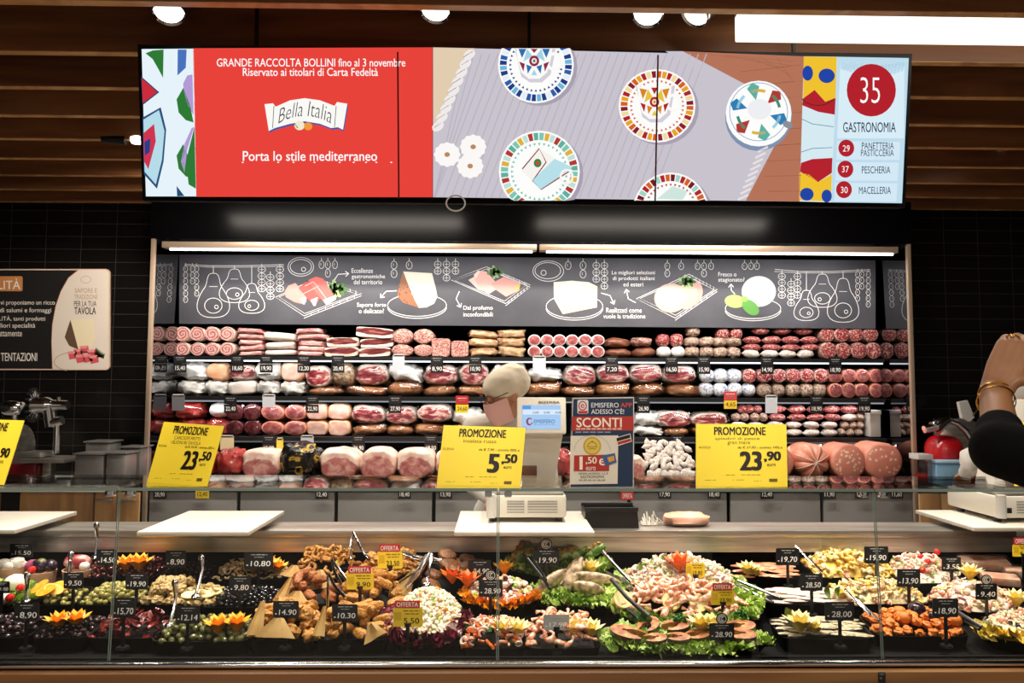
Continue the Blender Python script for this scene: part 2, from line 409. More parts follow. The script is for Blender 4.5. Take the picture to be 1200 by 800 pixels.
MB().lathe([(.055, 0), (.06, .02), (.045, .06)], c, seg=20).build('housing', MT['black'], t); MB().lathe([(.001, -.004), (.05, -.002), (.05, .004)], c, seg=20).build('lens', ML, t)

# ------------------------------------------------------------------ video wall under the ceiling
Q = dict(TL=(165, 57), TR=(1065, 68), BR=(1057, 238), BL=(171, 230))
def qm(q, a, b):                                     # a right 0..1, b down 0..1
    (x0, y0), (x1, y1), (x2, y2), (x3, y3) = q
    return ((x0*(1-a)+x1*a)*(1-b)+(x3*(1-a)+x2*a)*b, (y0*(1-a)+y1*a)*(1-b)+(y3*(1-a)+y2*a)*b)
SCR = plane3(at(165, 57, 2.68), at(1065, 68, 2.68), at(171, 230, 2.755))
back = -SCR.n
vw = thing('video_wall', 'wide bright advertising screen wall hung under the timber ceiling', 'screen', SCR.hit(610, 234))
qs = (Q['TL'], Q['TR'], Q['BR'], Q['BL'])
def slab(q, d, off=0): return [SCR.hit(*p, off) for p in q], back*d
for a0, a1 in ((0, .3335), (.3355, .6725), (.6745, 1)):
    p, d = slab([qm(qs, a0, .004), qm(qs, a1, .004), qm(qs, a1, .996), qm(qs, a0, .996)], .05)
    MB().sweep(p, d).build('display_panel', MT['blackgloss'], vw, False)
p, d = slab([(161, 52), (1069, 63), (1061, 243), (167, 235)], .05, -.03); MB().sweep(p, d).build('casing', MT['matte'], vw, False)
for x in (300, 620, 930):
    c = SCR.hit(x, 62, -.06); MB().box2(c+Vector((-.006, -.006, -.1)), Vector((c.x+.006, c.y+.006, 3.3))).build('hanger', MT['black'], vw)
z1, z2, z3 = zp(0, 0, 2.9625), zp(400, 0, 2.9625), zp(800, 0, 2.9625)
def Z(z, *P): return [z(u, v) for u, v in P]
A = Art(SCR, .001, emit=1.0)
A.poly([(166, 57.5), (227, 57), (230, 230), (171, 230)], '#e6f3fa').poly([(226, 56.5), (507, 55.5), (507, 231), (230, 230.5)], '#e8433a')
A.poly([(507.5, 55.5), (942, 66), (937, 236), (507.5, 231)], '#c9c3cd')
A.poly([(942, 66), (981, 66.5), (974, 237), (936, 236)], '#d6eaf2').poly([(981, 66.5), (1065, 68), (1057, 238), (974, 237)], '#bfdcec')
A.up()
A.poly(Z(z1, (505, 185), (530, 175), (568, 172), (566, 270), (550, 240), (530, 205)), '#2f7a35').poly(Z(z1, (617, 172), (648, 172), (645, 235), (616, 262)), '#4b73bd')
A.poly(Z(z1, (490, 265), (553, 320), (495, 365)), '#25426b').poly(Z(z1, (495, 408), (558, 372), (577, 450), (568, 560), (545, 655), (500, 605)), '#27507c')
for cy, s_ in ((345, 1), (540, 1)):
    A.poly(Z(z1, (636, cy-40), (613, cy), (620, cy+45), (645, cy+72), (672, cy+80), (660, cy+20)), '#2f7a35')
A.poly(Z(z1, (636, 290), (650, 262), (668, 258), (672, 400), (650, 360), (638, 320)), '#b49ad6').poly(Z(z1, (640, 600), (628, 560), (640, 500), (665, 445), (674, 440), (650, 520)), '#b49ad6')
A.poly(Z(z1, (645, 560), (675, 440), (680, 655), (655, 640)), '#2f7a35').poly(Z(z1, (613, 645), (640, 680), (615, 681)), '#27507c')
A.up().poly(Z(z1, (492, 272), (546, 320), (496, 358)), '#cc2c3c').poly(Z(z1, (498, 415), (552, 382), (571, 455), (562, 555), (541, 640), (502, 596)), '#b6dcea')
A.up().poly(Z(z1, (498, 462), (535, 430), (541, 490), (515, 587), (500, 560)), '#cf3550').up().poly(Z(z1, (501, 492), (522, 480), (520, 528), (503, 540)), '#2a3f88')
A.k = 1
W_ = '#ffffff'
A.text('GRANDE RACCOLTA BOLLINI fino al 3 novembre', 254, 68.5, 475, 78, W_, .012).text('Riservato ai titolari di Carta Fedeltà', 284.5, 79.5, 443, 89, W_, .012)
A.text('Porta lo stile mediterraneo', 284.5, 177, 442, 188.5, W_, .016)
for x in (283.5, 325, 343, 367.5, 397, 413.5, 428, 440, 457.5): A.rect(x, 189.5, x+2, 190.8, W_)
bl = [(310, 122), (320, 121), (323, 125), (340, 117.5), (357, 115), (375, 117.5), (392, 124), (395, 119.5), (407, 121.5), (402, 152), (396, 149), (388, 150), (375, 145), (357, 142), (340, 145), (322, 150), (315, 153.5)]
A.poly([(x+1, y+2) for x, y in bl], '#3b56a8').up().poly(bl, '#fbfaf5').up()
A.line([(321, 124), (319.5, 150)], .8, '#555a66').line([(394, 124), (392, 149)], .8, '#555a66')
A.text('Bella Italia', 325, 121, 388, 141, '#3a3a44', -.012, .12, map=lambda a, b: (326+a*62+b*2.5, 143-9*(1-(2*a-1)**2)+2-b*17.5))
A.ell(351, 147, 6, 5.5, '#f2e9d0').ell(361, 148, 5, 4.6, '#ef9a3a').line([(345, 144), (349, 150)], 1.5, '#6b8a3a')
# table top of the advert: wood, woven cloth, fringe, biscuits, crockery
A.k = 1
A.poly([(507.5, 55.5), (556, 56.5), (508, 157)], '#e2cdb0').poly([(800, 60), (942, 66), (937, 236), (874, 235), (908, 170), (870, 105)], '#b5745a')
for i in range(9): A.line([(868+i*4, 84+i*17.5), (939, 76+i*18.5)], .7, '#8d5140')
for i in range(6): A.line([(811+i*20, 62.5+i*1), (930, 72+i*5)], .5, '#9c5f49')
A.up().poly([(800, 60), (872, 98), (908, 170), (874, 235), (860, 235), (880, 170), (850, 105), (780, 60)], '#c9c3cd')
for i in range(46):                                  # weave
    x = 512+i*9.4; xa, xb = x+34, x-30
    A.line([(min(xa, 925), 63), (max(xb, 509), 231)], 1.2, '#b9b2c0') if x < 800 else None
A.up()
for i in range(9): A.ell(550-i*4.6, 64+i*10.5, 7.5, 5.2, '#f0ebea', -.6).line([(543-i*4.6, 67+i*10.5), (554-i*4.6, 60+i*10.5)], .8, '#8b6a5c')
for i in range(9): A.line([(900-i*2.9, 172+i*7), (888-i*2.9, 178+i*7)], 2.6, '#e6e0e2')
CL = (508, 56.5, 940, 235)
def biscuit(cx, cy):
    A.poly([(cx+15*(1+.05*cos(12*t))*cos(t), cy+14*(1+.05*cos(12*t))*sin(t)) for t in [2*pi*i/48 for i in range(48)]], '#fbf8f6').up().ell(cx, cy, 3.2, 2.8, '#b98a5e').up(-1)
for q in ((524, 181), (554.5, 172), (551, 194.5)): biscuit(*q)
def plate(cx, cy, rx, ry, cols, motif, clip=CL):
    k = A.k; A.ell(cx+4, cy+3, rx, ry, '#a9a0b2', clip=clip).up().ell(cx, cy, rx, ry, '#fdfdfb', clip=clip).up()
    n = 40
    for i in range(n):
        t0, t1 = 2*pi*i/n, 2*pi*(i+.8)/n
        P = [(cx+rx*f*cos(t), cy+ry*f*sin(t)) for f, t in ((.95, t0), (.95, t1), (.77, t1), (.77, t0))]
        P = [(min(max(x, clip[0]), clip[2]), min(max(y, clip[1]), clip[3])) for x, y in P]
        if max(p[1] for p in P)-min(p[1] for p in P) > .2: A.poly(P, cols[i % len(cols)])
    for i in range(36):
        t = 2*pi*i/36; P = [(cx+rx*f*cos(t+d), cy+ry*f*sin(t+d)) for f, d in ((.70, -.05), (.70, .05), (.63, 0))]
        if all(clip[1] < p[1] < clip[3] for p in P): A.poly(P, cols[0])
    A.up(); motif(); A.k = k
def cup(cx, cy, wd, c1, c2, c3, handle=1, down=0):
    T = lambda x, y: (cx+x*wd, max(cy+y*wd, 57.2))
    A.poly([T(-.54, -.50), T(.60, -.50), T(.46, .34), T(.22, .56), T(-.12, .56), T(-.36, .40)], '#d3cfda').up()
    A.ring(cx+handle*wd*.56, cy-wd*.02, wd*.20, wd*.22, wd*.09, '#fbfaf8', clip=CL)
    A.poly([T(-.50, -.50), T(.50, -.50), T(.47, -.1), T(.36, .28), T(.15, .46), T(-.15, .46), T(-.36, .28), T(-.47, -.1)], '#fbfaf6').up()
    for sx in (-1, 1):
        A.poly([T(sx*.44, -.44), T(sx*.22, -.40), T(sx*.34, -.12)], c1).poly([T(sx*.20, -.42), T(sx*.05, -.18), T(sx*.30, -.02)], c3)
        A.poly([T(sx*.42, -.02), T(sx*.26, .04), T(sx*.30, .26)], c2).poly([T(sx*.22, .06), T(sx*.06, .12), T(sx*.18, .32)], c1)
    A.poly([T(-.10, -.46), T(.10, -.46), T(0, -.26)], c2).poly([T(-.08, .36), T(.08, .36), T(0, .20)], c3)
    A.ell(cx, cy-wd*.04, wd*.14, wd*.15, c2).up().ell(cx, cy-wd*.04, wd*.075, wd*.08, '#f6e7c8').up().ell(cx, cy-wd*.04, wd*.035, wd*.04, c1); A.up(-4)
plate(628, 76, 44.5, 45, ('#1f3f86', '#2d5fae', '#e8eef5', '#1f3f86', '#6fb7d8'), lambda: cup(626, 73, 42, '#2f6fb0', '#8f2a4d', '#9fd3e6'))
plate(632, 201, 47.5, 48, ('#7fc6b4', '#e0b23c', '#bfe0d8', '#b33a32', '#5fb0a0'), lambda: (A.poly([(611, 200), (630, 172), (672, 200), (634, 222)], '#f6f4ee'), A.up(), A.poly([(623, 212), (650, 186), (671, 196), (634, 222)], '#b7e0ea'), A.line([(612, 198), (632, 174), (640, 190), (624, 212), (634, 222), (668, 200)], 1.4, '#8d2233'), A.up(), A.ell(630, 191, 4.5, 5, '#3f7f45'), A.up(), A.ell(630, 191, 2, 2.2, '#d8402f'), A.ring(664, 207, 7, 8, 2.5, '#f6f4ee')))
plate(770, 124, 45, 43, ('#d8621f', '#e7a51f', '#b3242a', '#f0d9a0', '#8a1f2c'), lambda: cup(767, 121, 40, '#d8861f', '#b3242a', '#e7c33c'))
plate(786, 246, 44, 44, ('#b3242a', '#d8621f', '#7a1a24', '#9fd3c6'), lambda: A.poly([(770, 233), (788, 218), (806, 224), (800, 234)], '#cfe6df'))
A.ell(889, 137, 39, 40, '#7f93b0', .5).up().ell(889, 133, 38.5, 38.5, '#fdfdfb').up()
for i in range(6):
    t = i*pi/3+.3; A.poly([(889+30*cos(t-.25), 131+30*sin(t-.25)), (889+35*cos(t), 131+35*sin(t)), (889+30*cos(t+.25), 131+30*sin(t+.25)), (889+14*cos(t), 131+14*sin(t))], ('#2f7fb5', '#5fb0a0', '#b33a32')[i % 3])
    A.ring(889, 131, 25, 25, 3.5, ('#9fd3e6', '#e0b23c', '#3f8f75')[i % 3], degs := i*60+10, degs+38)
A.ring(889, 131, 34, 34, .8, '#6f9fc0').up().ell(890, 128, 14, 12, '#eeeff2').ell(923, 146, 6, 4, '#8a8f99', .4)
# folk pattern strip and queue display on the right
A.k = 1
A.poly(Z(z3, (420, 196), (535, 198), (531, 340), (495, 353), (458, 312), (418, 342)), '#f0c22f').poly(Z(z3, (418, 342), (458, 312), (495, 353), (531, 340), (528, 398), (470, 388), (415, 365)), '#b5232f')
A.poly(Z(z3, (411, 565), (450, 552), (520, 548), (518, 600), (470, 632), (408, 596)), '#b5232f').poly(Z(z3, (404, 598), (440, 606), (470, 632), (518, 604), (515, 699), (402, 695)), '#f0c22f')
A.up().ell(*z3(434, 254), 6.2, 8.8, '#2345a5').ell(*z3(500, 263), 9.5, 8.5, '#2345a5').ell(*z3(431, 674), 8, 7.5, '#2345a5').ell(*z3(500, 680), 6, 7.5, '#2345a5')
A.ring(*z3(470, 330), 20, 12, 1, '#4a2a1a', 20, 160); A.line(Z(z3, (412, 412), (450, 430), (524, 440)), .8, '#4f8fa0'); A.line(Z(z3, (411, 528), (450, 515), (520, 512)), .8, '#4f8fa0')
NAVY, DR = '#16324f', '#b3222c'
A.poly(Z(z3, (548, 212), (770, 218), (768, 480), (536, 480)), '#d9edf7').poly(Z(z3, (536, 489), (755, 492), (753, 555), (533, 554)), '#d3e9f5').poly(Z(z3, (532, 562), (750, 564), (747, 628), (530, 626)), '#d3e9f5').poly(Z(z3, (529, 634), (746, 636), (742, 700), (526, 697)), '#d3e9f5')
A.poly(Z(z3, (548, 212), (770, 218), (768, 245), (730, 258), (580, 250), (550, 240)), '#a8cfe3').up()
A.ell(*z3(655, 313), 28.8, 30.8, DR); 
for u, v in ((568, 514), (565, 587), (560, 658)): A.ell(*z3(u, v), 9.3, 10, DR)
A.up()
def zt(s_, x0, y0, x1, y1, c_, b=0): A.text(s_, *z3(x0, y0), *z3(x1, y1), c_, b)
zt('35', 617, 268, 685, 358, W_, -.012); zt('GASTRONOMIA', 557, 424, 740, 459, NAVY, .012)
zt('29', 556, 504, 580, 526, W_); zt('37', 553, 576, 577, 598, W_); zt('30', 549, 648, 573, 670, W_)
zt('PANETTERIA', 622, 494, 733, 517, NAVY); zt('PASTICCERIA', 619, 519, 733, 542, NAVY); zt('PESCHERIA', 622, 577, 721, 602, NAVY); zt('MACELLERIA', 612, 648, 723, 673, NAVY)
A.k = 12
for a_ in (.3345, .6735): A.poly([qm(qs, a_-.0011, 0), qm(qs, a_+.0011, 0), qm(qs, a_+.0011, 1), qm(qs, a_-.0011, 1)], '#3a1512')
A.build('advert_picture', vw, label='lit advert with red offer panel, plates on cloth and the queue numbers')
# round cable loop under the screen
c = at(534, 238, 2.74); P = [c+Vector((.036*cos(t), 0, .03*sin(t))) for t in [2*pi*i/24 for i in range(25)]]
tag(MB().tube(P, .003, 6).build('cable_ring', MT['lgrey'], None), 'thin pale ring hanging under the middle of the screen', 'ring')

# ------------------------------------------------------------------ wall poster on the left
PW = vplane(YW-.012)
po = thing('wall_poster', 'dark deli poster with cheese picture on the black tiled wall', 'poster', PW.hit(60, 433))
def rrect(x0, y0, x1, y1, r, n=5):
    return [(cx+r*cos(radians(a)), cy-r*sin(radians(a))) for cx, cy, a0 in ((x1-r, y0+r, 0), (x0+r, y0+r, 90), (x0+r, y1-r, 180), (x1-r, y1-r, 270)) for a in [a0+90*i/n for i in range(n+1)]]
MB().sweep([PW.hit(*p) for p in rrect(-110, 315, 128.5, 433.5, 5)], (0, .012, 0)).build('panel', M('poster_edge', '#cfae94', rough=.5), po, False)
z4 = zp(0, 230, 4)
A = Art(PW, .001)
A.poly(rrect(-109, 316, 127.5, 432.5, 4.5), '#d8ccc0').up()
A.poly([(-109, 316.5), (91, 316.5), (80, 325), (71, 341), (65, 358), (61, 380), (60, 400), (61, 432), (-109, 432)], '#1b1a1a')
A.line([(91, 316.5), (80, 325), (71, 341), (65, 358), (61, 380), (60, 400), (61, 432)], 1.1, '#a8633f').up()
A.poly(rrect(-70, 323.5, 26.5, 341, 2), '#c5834d').up()
def t4(s_, x0, y0, x1, y1, c_, b=.01): A.text(s_, *z4(x0, y0), *z4(x1, y1), c_, b)
PC = '#e9e2d8'
t4('QUALITÀ', -130, 384, 96, 443, PC, .01); t4('vi proponiamo un ricco', 2, 488, 257, 514, PC, 0); t4('di salumi e formaggi', 0, 522, 240, 550, PC, 0); t4('QUALITÀ, tanti prodotti', -66, 558, 212, 588, PC, 0); t4('migliori specialità', -40, 594, 165, 622, PC, 0); t4('esattamente', -30, 632, 103, 656, PC, 0); t4('TENTAZIONI', 4, 733, 174, 772, PC, .02)
t4('SAPORE E', 350, 430, 455, 452, '#a98a72', 0); t4('TRADIZIONE', 348, 460, 458, 482, '#a98a72', 0); t4('PER LA TUA', 347, 490, 452, 515, '#2a2320', .01); t4('TAVOLA', 348, 519, 450, 553, '#2a2320', .03)
A.ring(*z4(402, 390), 6, 4, .7, '#b9a18c')
A.poly(Z(z4, (330, 578), (303, 660), (325, 700), (368, 718)), '#5c4636').poly(Z(z4, (330, 578), (436, 576), (447, 660), (430, 705), (368, 718)), '#e0d3b2').up()
A.ring(*z4(370, 775), 29, 12, .8, '#a9927c', 120, 330)
for u, v in ((340, 745), (365, 735), (395, 720), (430, 738), (410, 760), (375, 762), (440, 765)): A.poly(Z(z4, (u-22, v-18), (u+18, v-22), (u+24, v+12), (u-14, v+20)), '#c8545a'); A.up().poly(Z(z4, (u-22, v-18), (u+18, v-22), (u+10, v-8), (u-18, v-6)), '#e2868a').up(-1)
for i in range(7): A.poly(Z(z4, (440+i*6, 760-i*2), (450+i*7, 705+i*5), (462+i*4, 745+i*3)), '#45512f')
A.build('poster_print', po)

# ================================================================== wall cabinet
cab = thing('display_cabinet', 'tall black open chilled wall cabinet full of cured meats', 'cabinet', ((XL+XR)/2, CYF, 0))
ZT = z0
YB = 5.86
MB().box2((XL, YB, .0), (XR, YB+.03, ZT)).build('back_panel', MT['matte'], cab, False)
for s_, x in ((0, XL), (1, XR)):
    x2 = x-.02 if s_ == 0 else x+.02
    MB().box2((x, CYF+.01, .0), (x2, YB, ZT)).build('side_mirror', MT['mirror'], cab, False)
    MB().box2((x-.014, CYF-.015, .0), (x+.014, CYF+.01, at(600, 265, CYF).z), bev=.003).build('corner_post', MT['beige'], cab)
MB().box2((XL, CYF+.01, .93), (XR, YB, .985)).box2((XL, CYF-.0, .915), (XR, CYF+.02, .975)).build('bottom_deck', MT['black'], cab, False)
MB().box2((XL, CYF+.06, .0), (XR, CYF+.09, .93)).build('carcass', MT['matte'], cab, False)
gx = [171, 278, 393, 508, 623, 738, 855, 965, 1074]
for a_, b_ in zip(gx, gx[1:]):
    MB().box2((at(a_+2.2, 595, CYF).x, CYF+.02, .12), (at(b_-2.2, 595, CYF).x, CYF+.05, .912), bev=.003).build('sliding_door', MT['grey'], cab)
ROWY = [418.5, 465.2, 512, 558.5]
SYF = 5.345
RZ = [at(620, y, SYF).z for y in ROWY]; RZ[3] = max(RZ[3], .99)
for r in range(3):
    z = RZ[r]
    s_ = MB().box2((XL+.005, SYF-.015, z-.018), (XR-.005, YB-.01, z-.001)).build('shelf', MT['black'], cab, False)
    MB().box2((XL+.02, SYF-.03, z-.03), (XR-.02, SYF-.016, z-.002)).build('price_rail', MT['black'], s_, False)
    MB().box2((XL+.03, SYF-.026, z-.041), (XR-.03, SYF-.012, z-.031)).build('light_strip', E('shelf_led', '#f4f8ff', (2.0, .35, .12)[r]), s_, False)
    area('shelf_light', ((XL+XR)/2, SYF+.01, z-.05), ((XL+XR)/2, SYF+.09, z-.34), XR-XL-.1, .015, (6, 7, 8)[r], (1, .97, .95))
# canopy lamp
zl = at(620, 292, CYF).z
for x0, x1 in ((190, 629), (632, 1052)):
    a_, b_ = at(x0, 292, CYF).x, at(x1, 292, CYF).x
    l = thing('canopy_lamp', 'long canopy strip lamp over the '+('left' if x0 < 300 else 'right')+' half of the chalk drawings', 'strip lamp', ((a_+b_)/2, CYF+.03, zl), 'canopy strip lamps')
    MB().box2((a_, CYF-.01, zl-.008), (b_, CYF+.07, zl+.036), bev=.006).build('housing', MT['beige'], l)
    MB().tube([(a_+.05, CYF+.012, zl-.015), (b_-.03, CYF+.012, zl-.015)], .009, 10).build('tube', MLED, l)
    area('canopy_light', ((a_+b_)/2, CYF+.0, zl-.045), ((a_+b_)/2, CYF+.25, zl-.8), b_-a_-.1, .04, 12, (1, .98, .96))
# chalkboard panel
YC = 5.39
PB = vplane(YC)
cb = thing('chalkboard_panel', 'long dark slate panel with white chalk drawings of hams and cheeses', 'panel', PB.hit(620, 381))
bq = [(210, 298), (1026, 305), (1026, 385), (210, 379)]
MB().sweep([PB.hit(*p) for p in bq], (0, .02, 0)).build('slate', M('slate', [(.3, '#43434a'), (.7, '#55555d')], 3, .5), cb, False)
zE, zF, zG, zH = zp(170, 240, 4), zp(450, 240, 4), zp(700, 240, 4), zp(900, 240, 4)
A = Art(PB, .001, emit=0); CH = '#f2f0ee'; TH = .72
def ham(cx, y0, ys, wd, yb, fl=1):                   # string top, hock top, width, bottom
    h = yb-ys; A.line([(cx, y0), (cx, ys)], TH, CH)
    P = []
    for i in range(33):
        t = i/32*2*pi; s_ = (1-cos(t))/2             # 0 at the top, 1 at the bottom
        wv = (.17+.34*max(0, (s_-.28)/.72)**.8 if s_ > .28 else .17)*wd*2*abs(sin(t))**(.55 if s_ < .3 else .8)/1.15
        P.append((cx+(wv if t < pi else -wv), ys+h*s_))
    A.line(P, TH, CH, True); A.ring(cx, ys+h*.73, wd*.34, h*.17, TH, CH); A.ring(cx+fl*wd*.12, ys+h*.76, wd*.07, wd*.07, TH, CH)
    A.line([(cx-wd*.16, ys+h*.3), (cx+wd*.16, ys+h*.3)], TH*.8, CH)
def links(cx, y0, n, wd, h, net=False):
    A.line([(cx, y0-3), (cx, y0)], TH, CH)
    for i in range(n):
        y = y0+h*(i+.5); A.ring(cx, y, wd/2, h*.47, TH*.8, CH, n=14)
        if net: A.line([(cx-wd*.35, y), (cx+wd*.35, y)], .5, CH).line([(cx, y-h*.4), (cx, y+h*.4)], .5, CH)
        else: A.line([(cx-wd*.12, y-h*.2), (cx-wd*.12, y+h*.1)], .5, CH)
def hams(z, mir):
    f = lambda u: u if not mir else 1200-u
    pass
A.line(Z(zE, (185, 278), (300, 285), (450, 285), (650, 280)), TH, CH).line(Z(zE, (185, 284), (300, 292), (450, 292), (650, 288)), .5, CH)
for u, n in ((190, 6), (222, 3), (242, 5)): links(zE(u, 0)[0], 311+.3, n, 5, 7.2)
ham(zE(320, 0)[0], 311, 320, 30, 372); ham(zE(419, 0)[0], 311, 315, 28, 354.5); ham(zE(500, 0)[0], 311, 332, 24, 367, -1)
for u, n, y in ((547, 4, 312), (587, 4, 321), (632, 4, 312)): links(zE(u, 0)[0], y, n, 9, 7.5, True)
A.ring(*zE(730, 290), 15, 11, TH, CH).ring(*zE(730, 290), 12.5, 8.5, TH, CH).ring(*zE(743, 302), 2.4, 2.4, TH, CH)
for u in (827, 857, 890): links(zE(u, 0)[0], 305, 1 if u == 827 else 2 if u == 857 else 1, 6, 10)
def tray(P, z, n=8):
    Q_ = Z(z, *P); c = (sum(p[0] for p in Q_)/4, sum(p[1] for p in Q_)/4)
    A.line(Q_, TH, CH, True).line([(c[0]+(p[0]-c[0])*.91, c[1]+(p[1]-c[1])*.88) for p in Q_], TH*.8, CH, True)
    A.line([(p[0], p[1]+2.6) for p in (Q_[3], Q_[2], Q_[1])], TH, CH)
    for i in range(1, n):
        for a_, b_ in ((Q_[3], Q_[2]), (Q_[2], Q_[1])): x, y = a_[0]+(b_[0]-a_[0])*i/n, a_[1]+(b_[1]-a_[1])*i/n; A.line([(x, y-1), (x, y+2.4)], .5, CH)
def dish(z, u, v, rx, ry): A.ring(*z(u, v), rx/4, ry/4, TH, CH).ring(z(u, v)[0], z(u, v)[1]+2.4, rx/4, ry/4, TH, CH, 0, 180)
def arrow(z, P):
    Q_ = Z(z, *P); A.line(Q_, 1.0, CH); (x0, y0), (x1, y1) = Q_[-2], Q_[-1]; a_ = math.atan2(y1-y0, x1-x0)
    for d in (2.5, -2.5): A.line([(x1, y1), (x1+5*cos(a_+d), y1+5*sin(a_+d))], 1.0, CH)
tray([(612, 432), (800, 345), (1015, 415), (745, 520)], zE); tray([(315, 352), (480, 290), (685, 375), (570, 462)], zF); tray([(182, 440), (430, 325), (562, 395), (365, 530)], zG)
dish(zF, 155, 470, 138, 52); dish(zF, 893, 475, 133, 55); dish(zG, 730, 485, 130, 48)
for u, n in ((47, 2), (118, 1)): links(zF(u, 0)[0], 305.5, n, 7, 10)
for u, n in ((252, 2), (293, 3), (335, 2)): links(zF(u, 0)[0], 305.5, n, 8, 8, True)
A.ring(*zF(770, 310), 18, 12, TH, CH).ring(*zF(768, 308), 15, 9.5, TH, CH).ring(*zF(748, 318), 3, 3, TH, CH)
for u, n in ((863, 1), (933, 2)): links(zF(u, 0)[0], 306, n, 7, 10)
for u, n in ((995, 3), (1033, 4)): links(zF(u, 0)[0], 307, n, 8, 8, True)
for u, n in ((328, 2), (393, 1), (470, 1), (500, 2), (533, 1), (690, 1), (720, 1), (748, 1)): links(zG(u, 0)[0], 307.5, n, 6, 8.5)
A.line(Z(zH, (32, 302), (150, 312), (300, 312), (480, 303)), TH, CH).line(Z(zH, (30, 312), (150, 319), (300, 319), (480, 310)), .5, CH)
for u, n, y in ((65, 4, 320), (108, 4, 329), (138, 4, 320)): links(zH(u, 0)[0], y, n, 8.5, 7.4, True)
ham(zH(180, 0)[0], 318, 340, 23, 375.5); ham(zH(255, 0)[0], 318, 321, 27, 360, -1); ham(zH(352, 0)[0], 318, 326, 29, 377.5)
for u, n in ((420, 5), (440, 3), (470, 6)): links(zH(u, 0)[0], 318, n, 5, 7)
arrow(zE, [(885, 355), (905, 325), (955, 322)]); arrow(zE, [(1180, 402), (1130, 405), (1103, 435)]); arrow(zF, [(353, 405), (338, 440), (360, 480)]); arrow(zF, [(1018, 413), (1060, 425), (1078, 465)]); arrow(zG, [(180, 458), (145, 440), (135, 395)]); arrow(zG, [(645, 418), (628, 400), (626, 370)])
def zx(z, s_, x0, y0, x1, y1): A.text(s_, *z(x0, y0), *z(x1, y1), CH, .01)
zx(zE, 'Eccellenze', 968, 297, 1068, 319); zx(zE, 'gastronomiche', 968, 325, 1125, 350); zx(zE, 'del territorio', 978, 350, 1112, 372); zx(zE, 'Sapore forte', 993, 458, 1130, 483); zx(zE, 'o delicato?', 1002, 486, 1120, 508)
zx(zF, 'Dal profumo', 372, 472, 510, 497); zx(zF, 'inconfondibili', 372, 502, 510, 523)
zx(zG, 'Le migliori selezioni', 68, 308, 270, 331); zx(zG, 'di prodotti italiani', 72, 335, 268, 358); zx(zG, 'ed esteri', 122, 362, 215, 382); zx(zG, 'Realizzati come', 42, 482, 208, 505); zx(zG, 'vuole la tradizione', 28, 511, 225, 532); zx(zG, 'Fresco o', 567, 315, 652, 335); zx(zG, 'stagionato?', 567, 340, 690, 366)
A.build('chalk_drawing', cb)
A = Art(PB, .0018)
def pic(name, *layers):
    global A
    A = Art(PB, .002, .0005)
    for f in layers: f(); A.up()
    A.build(name, cb)
pol = lambda z, c, *P: (lambda: A.poly(Z(z, *P), c))
ell = lambda z, u, v, a, b, c, r=0: (lambda: A.ell(*z(u, v), a/4, b/4, c, r))
leafs = lambda z, u, v, s_: (lambda: [A.ell(*z(u+s_*cos(t)*(.4+.5*(i % 2)), v+s_*.7*sin(t)*(.4+.5*(i % 3)/2)), s_*.1, s_*.055, ('#6f9a55', '#4f7a3f', '#a9c58a')[i % 3], t) for i, t in enumerate([k*.9 for k in range(14)])])
pic('ham_picture', leafs(zE, 895, 395, 45), pol(zE, '#ef9c92', (655, 405), (672, 378), (705, 366), (760, 430), (748, 467), (700, 455), (660, 432)), pol(zE, '#e05a55', (720, 392), (745, 366), (775, 356), (825, 430), (795, 474), (745, 420)), pol(zE, '#e8706a', (765, 352), (800, 336), (835, 345), (895, 440), (850, 470), (800, 410)), pol(zE, '#f6d9d0', (722, 440), (752, 432), (756, 450), (745, 468)), pol(zE, '#f6d9d0', (775, 445), (810, 432), (800, 472), (790, 474)), pol(zE, '#f8e6dc', (835, 445), (885, 425), (895, 442), (850, 471)), lambda: A.line(Z(zE, (750, 380), (790, 360)), 1, '#f5c0b5').line(Z(zE, (735, 420), (815, 380)), .8, '#f5b5aa').line(Z(zE, (790, 360), (850, 440)), .8, '#f7c6bd'))
pic('cheese_wedge_picture', pol(zF, '#f3ead8', (88, 312), (225, 320), (240, 380), (250, 430), (235, 462), (200, 480), (160, 482)), pol(zF, '#9c6a4e', (90, 310), (75, 360), (62, 425), (88, 458), (165, 483), (130, 420), (108, 360)), lambda: [A.ell(*zF(70+rnd.random()*60, 380+rnd.random()*80), .8, .8, '#6b4634') for _ in range(12)])
pic('cooked_ham_picture', pol(zF, '#f2cfc4', (395, 352), (425, 335), (470, 380), (500, 415), (440, 395)), pol(zF, '#efb8ae', (420, 330), (440, 308), (480, 312), (545, 385), (490, 418), (440, 385)), pol(zF, '#e9a59b', (500, 370), (560, 338), (640, 368), (625, 405), (572, 430), (525, 398)), pol(zF, '#f6ddd2', (420, 330), (440, 308), (450, 312), (432, 345)), pol(zF, '#f0b06a', (615, 372), (640, 370), (632, 402), (612, 398)), leafs(zF, 520, 315, 32))
pic('cheese_block_picture', pol(zF, '#f8f0df', (795, 362), (880, 355), (960, 362), (1000, 382), (1000, 400), (838, 410)), pol(zF, '#f1e4ca', (795, 362), (842, 405), (838, 512), (797, 440)), pol(zF, '#f0d9b0', (842, 405), (900, 388), (1000, 380), (998, 480), (838, 512)))
pic('mortadella_picture', ell(zG, 455, 415, 38, 58, '#ef9f96', .2), ell(zG, 420, 428, 50, 62, '#f2aaa0', .2), ell(zG, 345, 436, 78, 68, '#f4b3a8', -.1), ell(zG, 340, 430, 60, 50, '#f6bdb2', -.1), leafs(zG, 420, 360, 34))
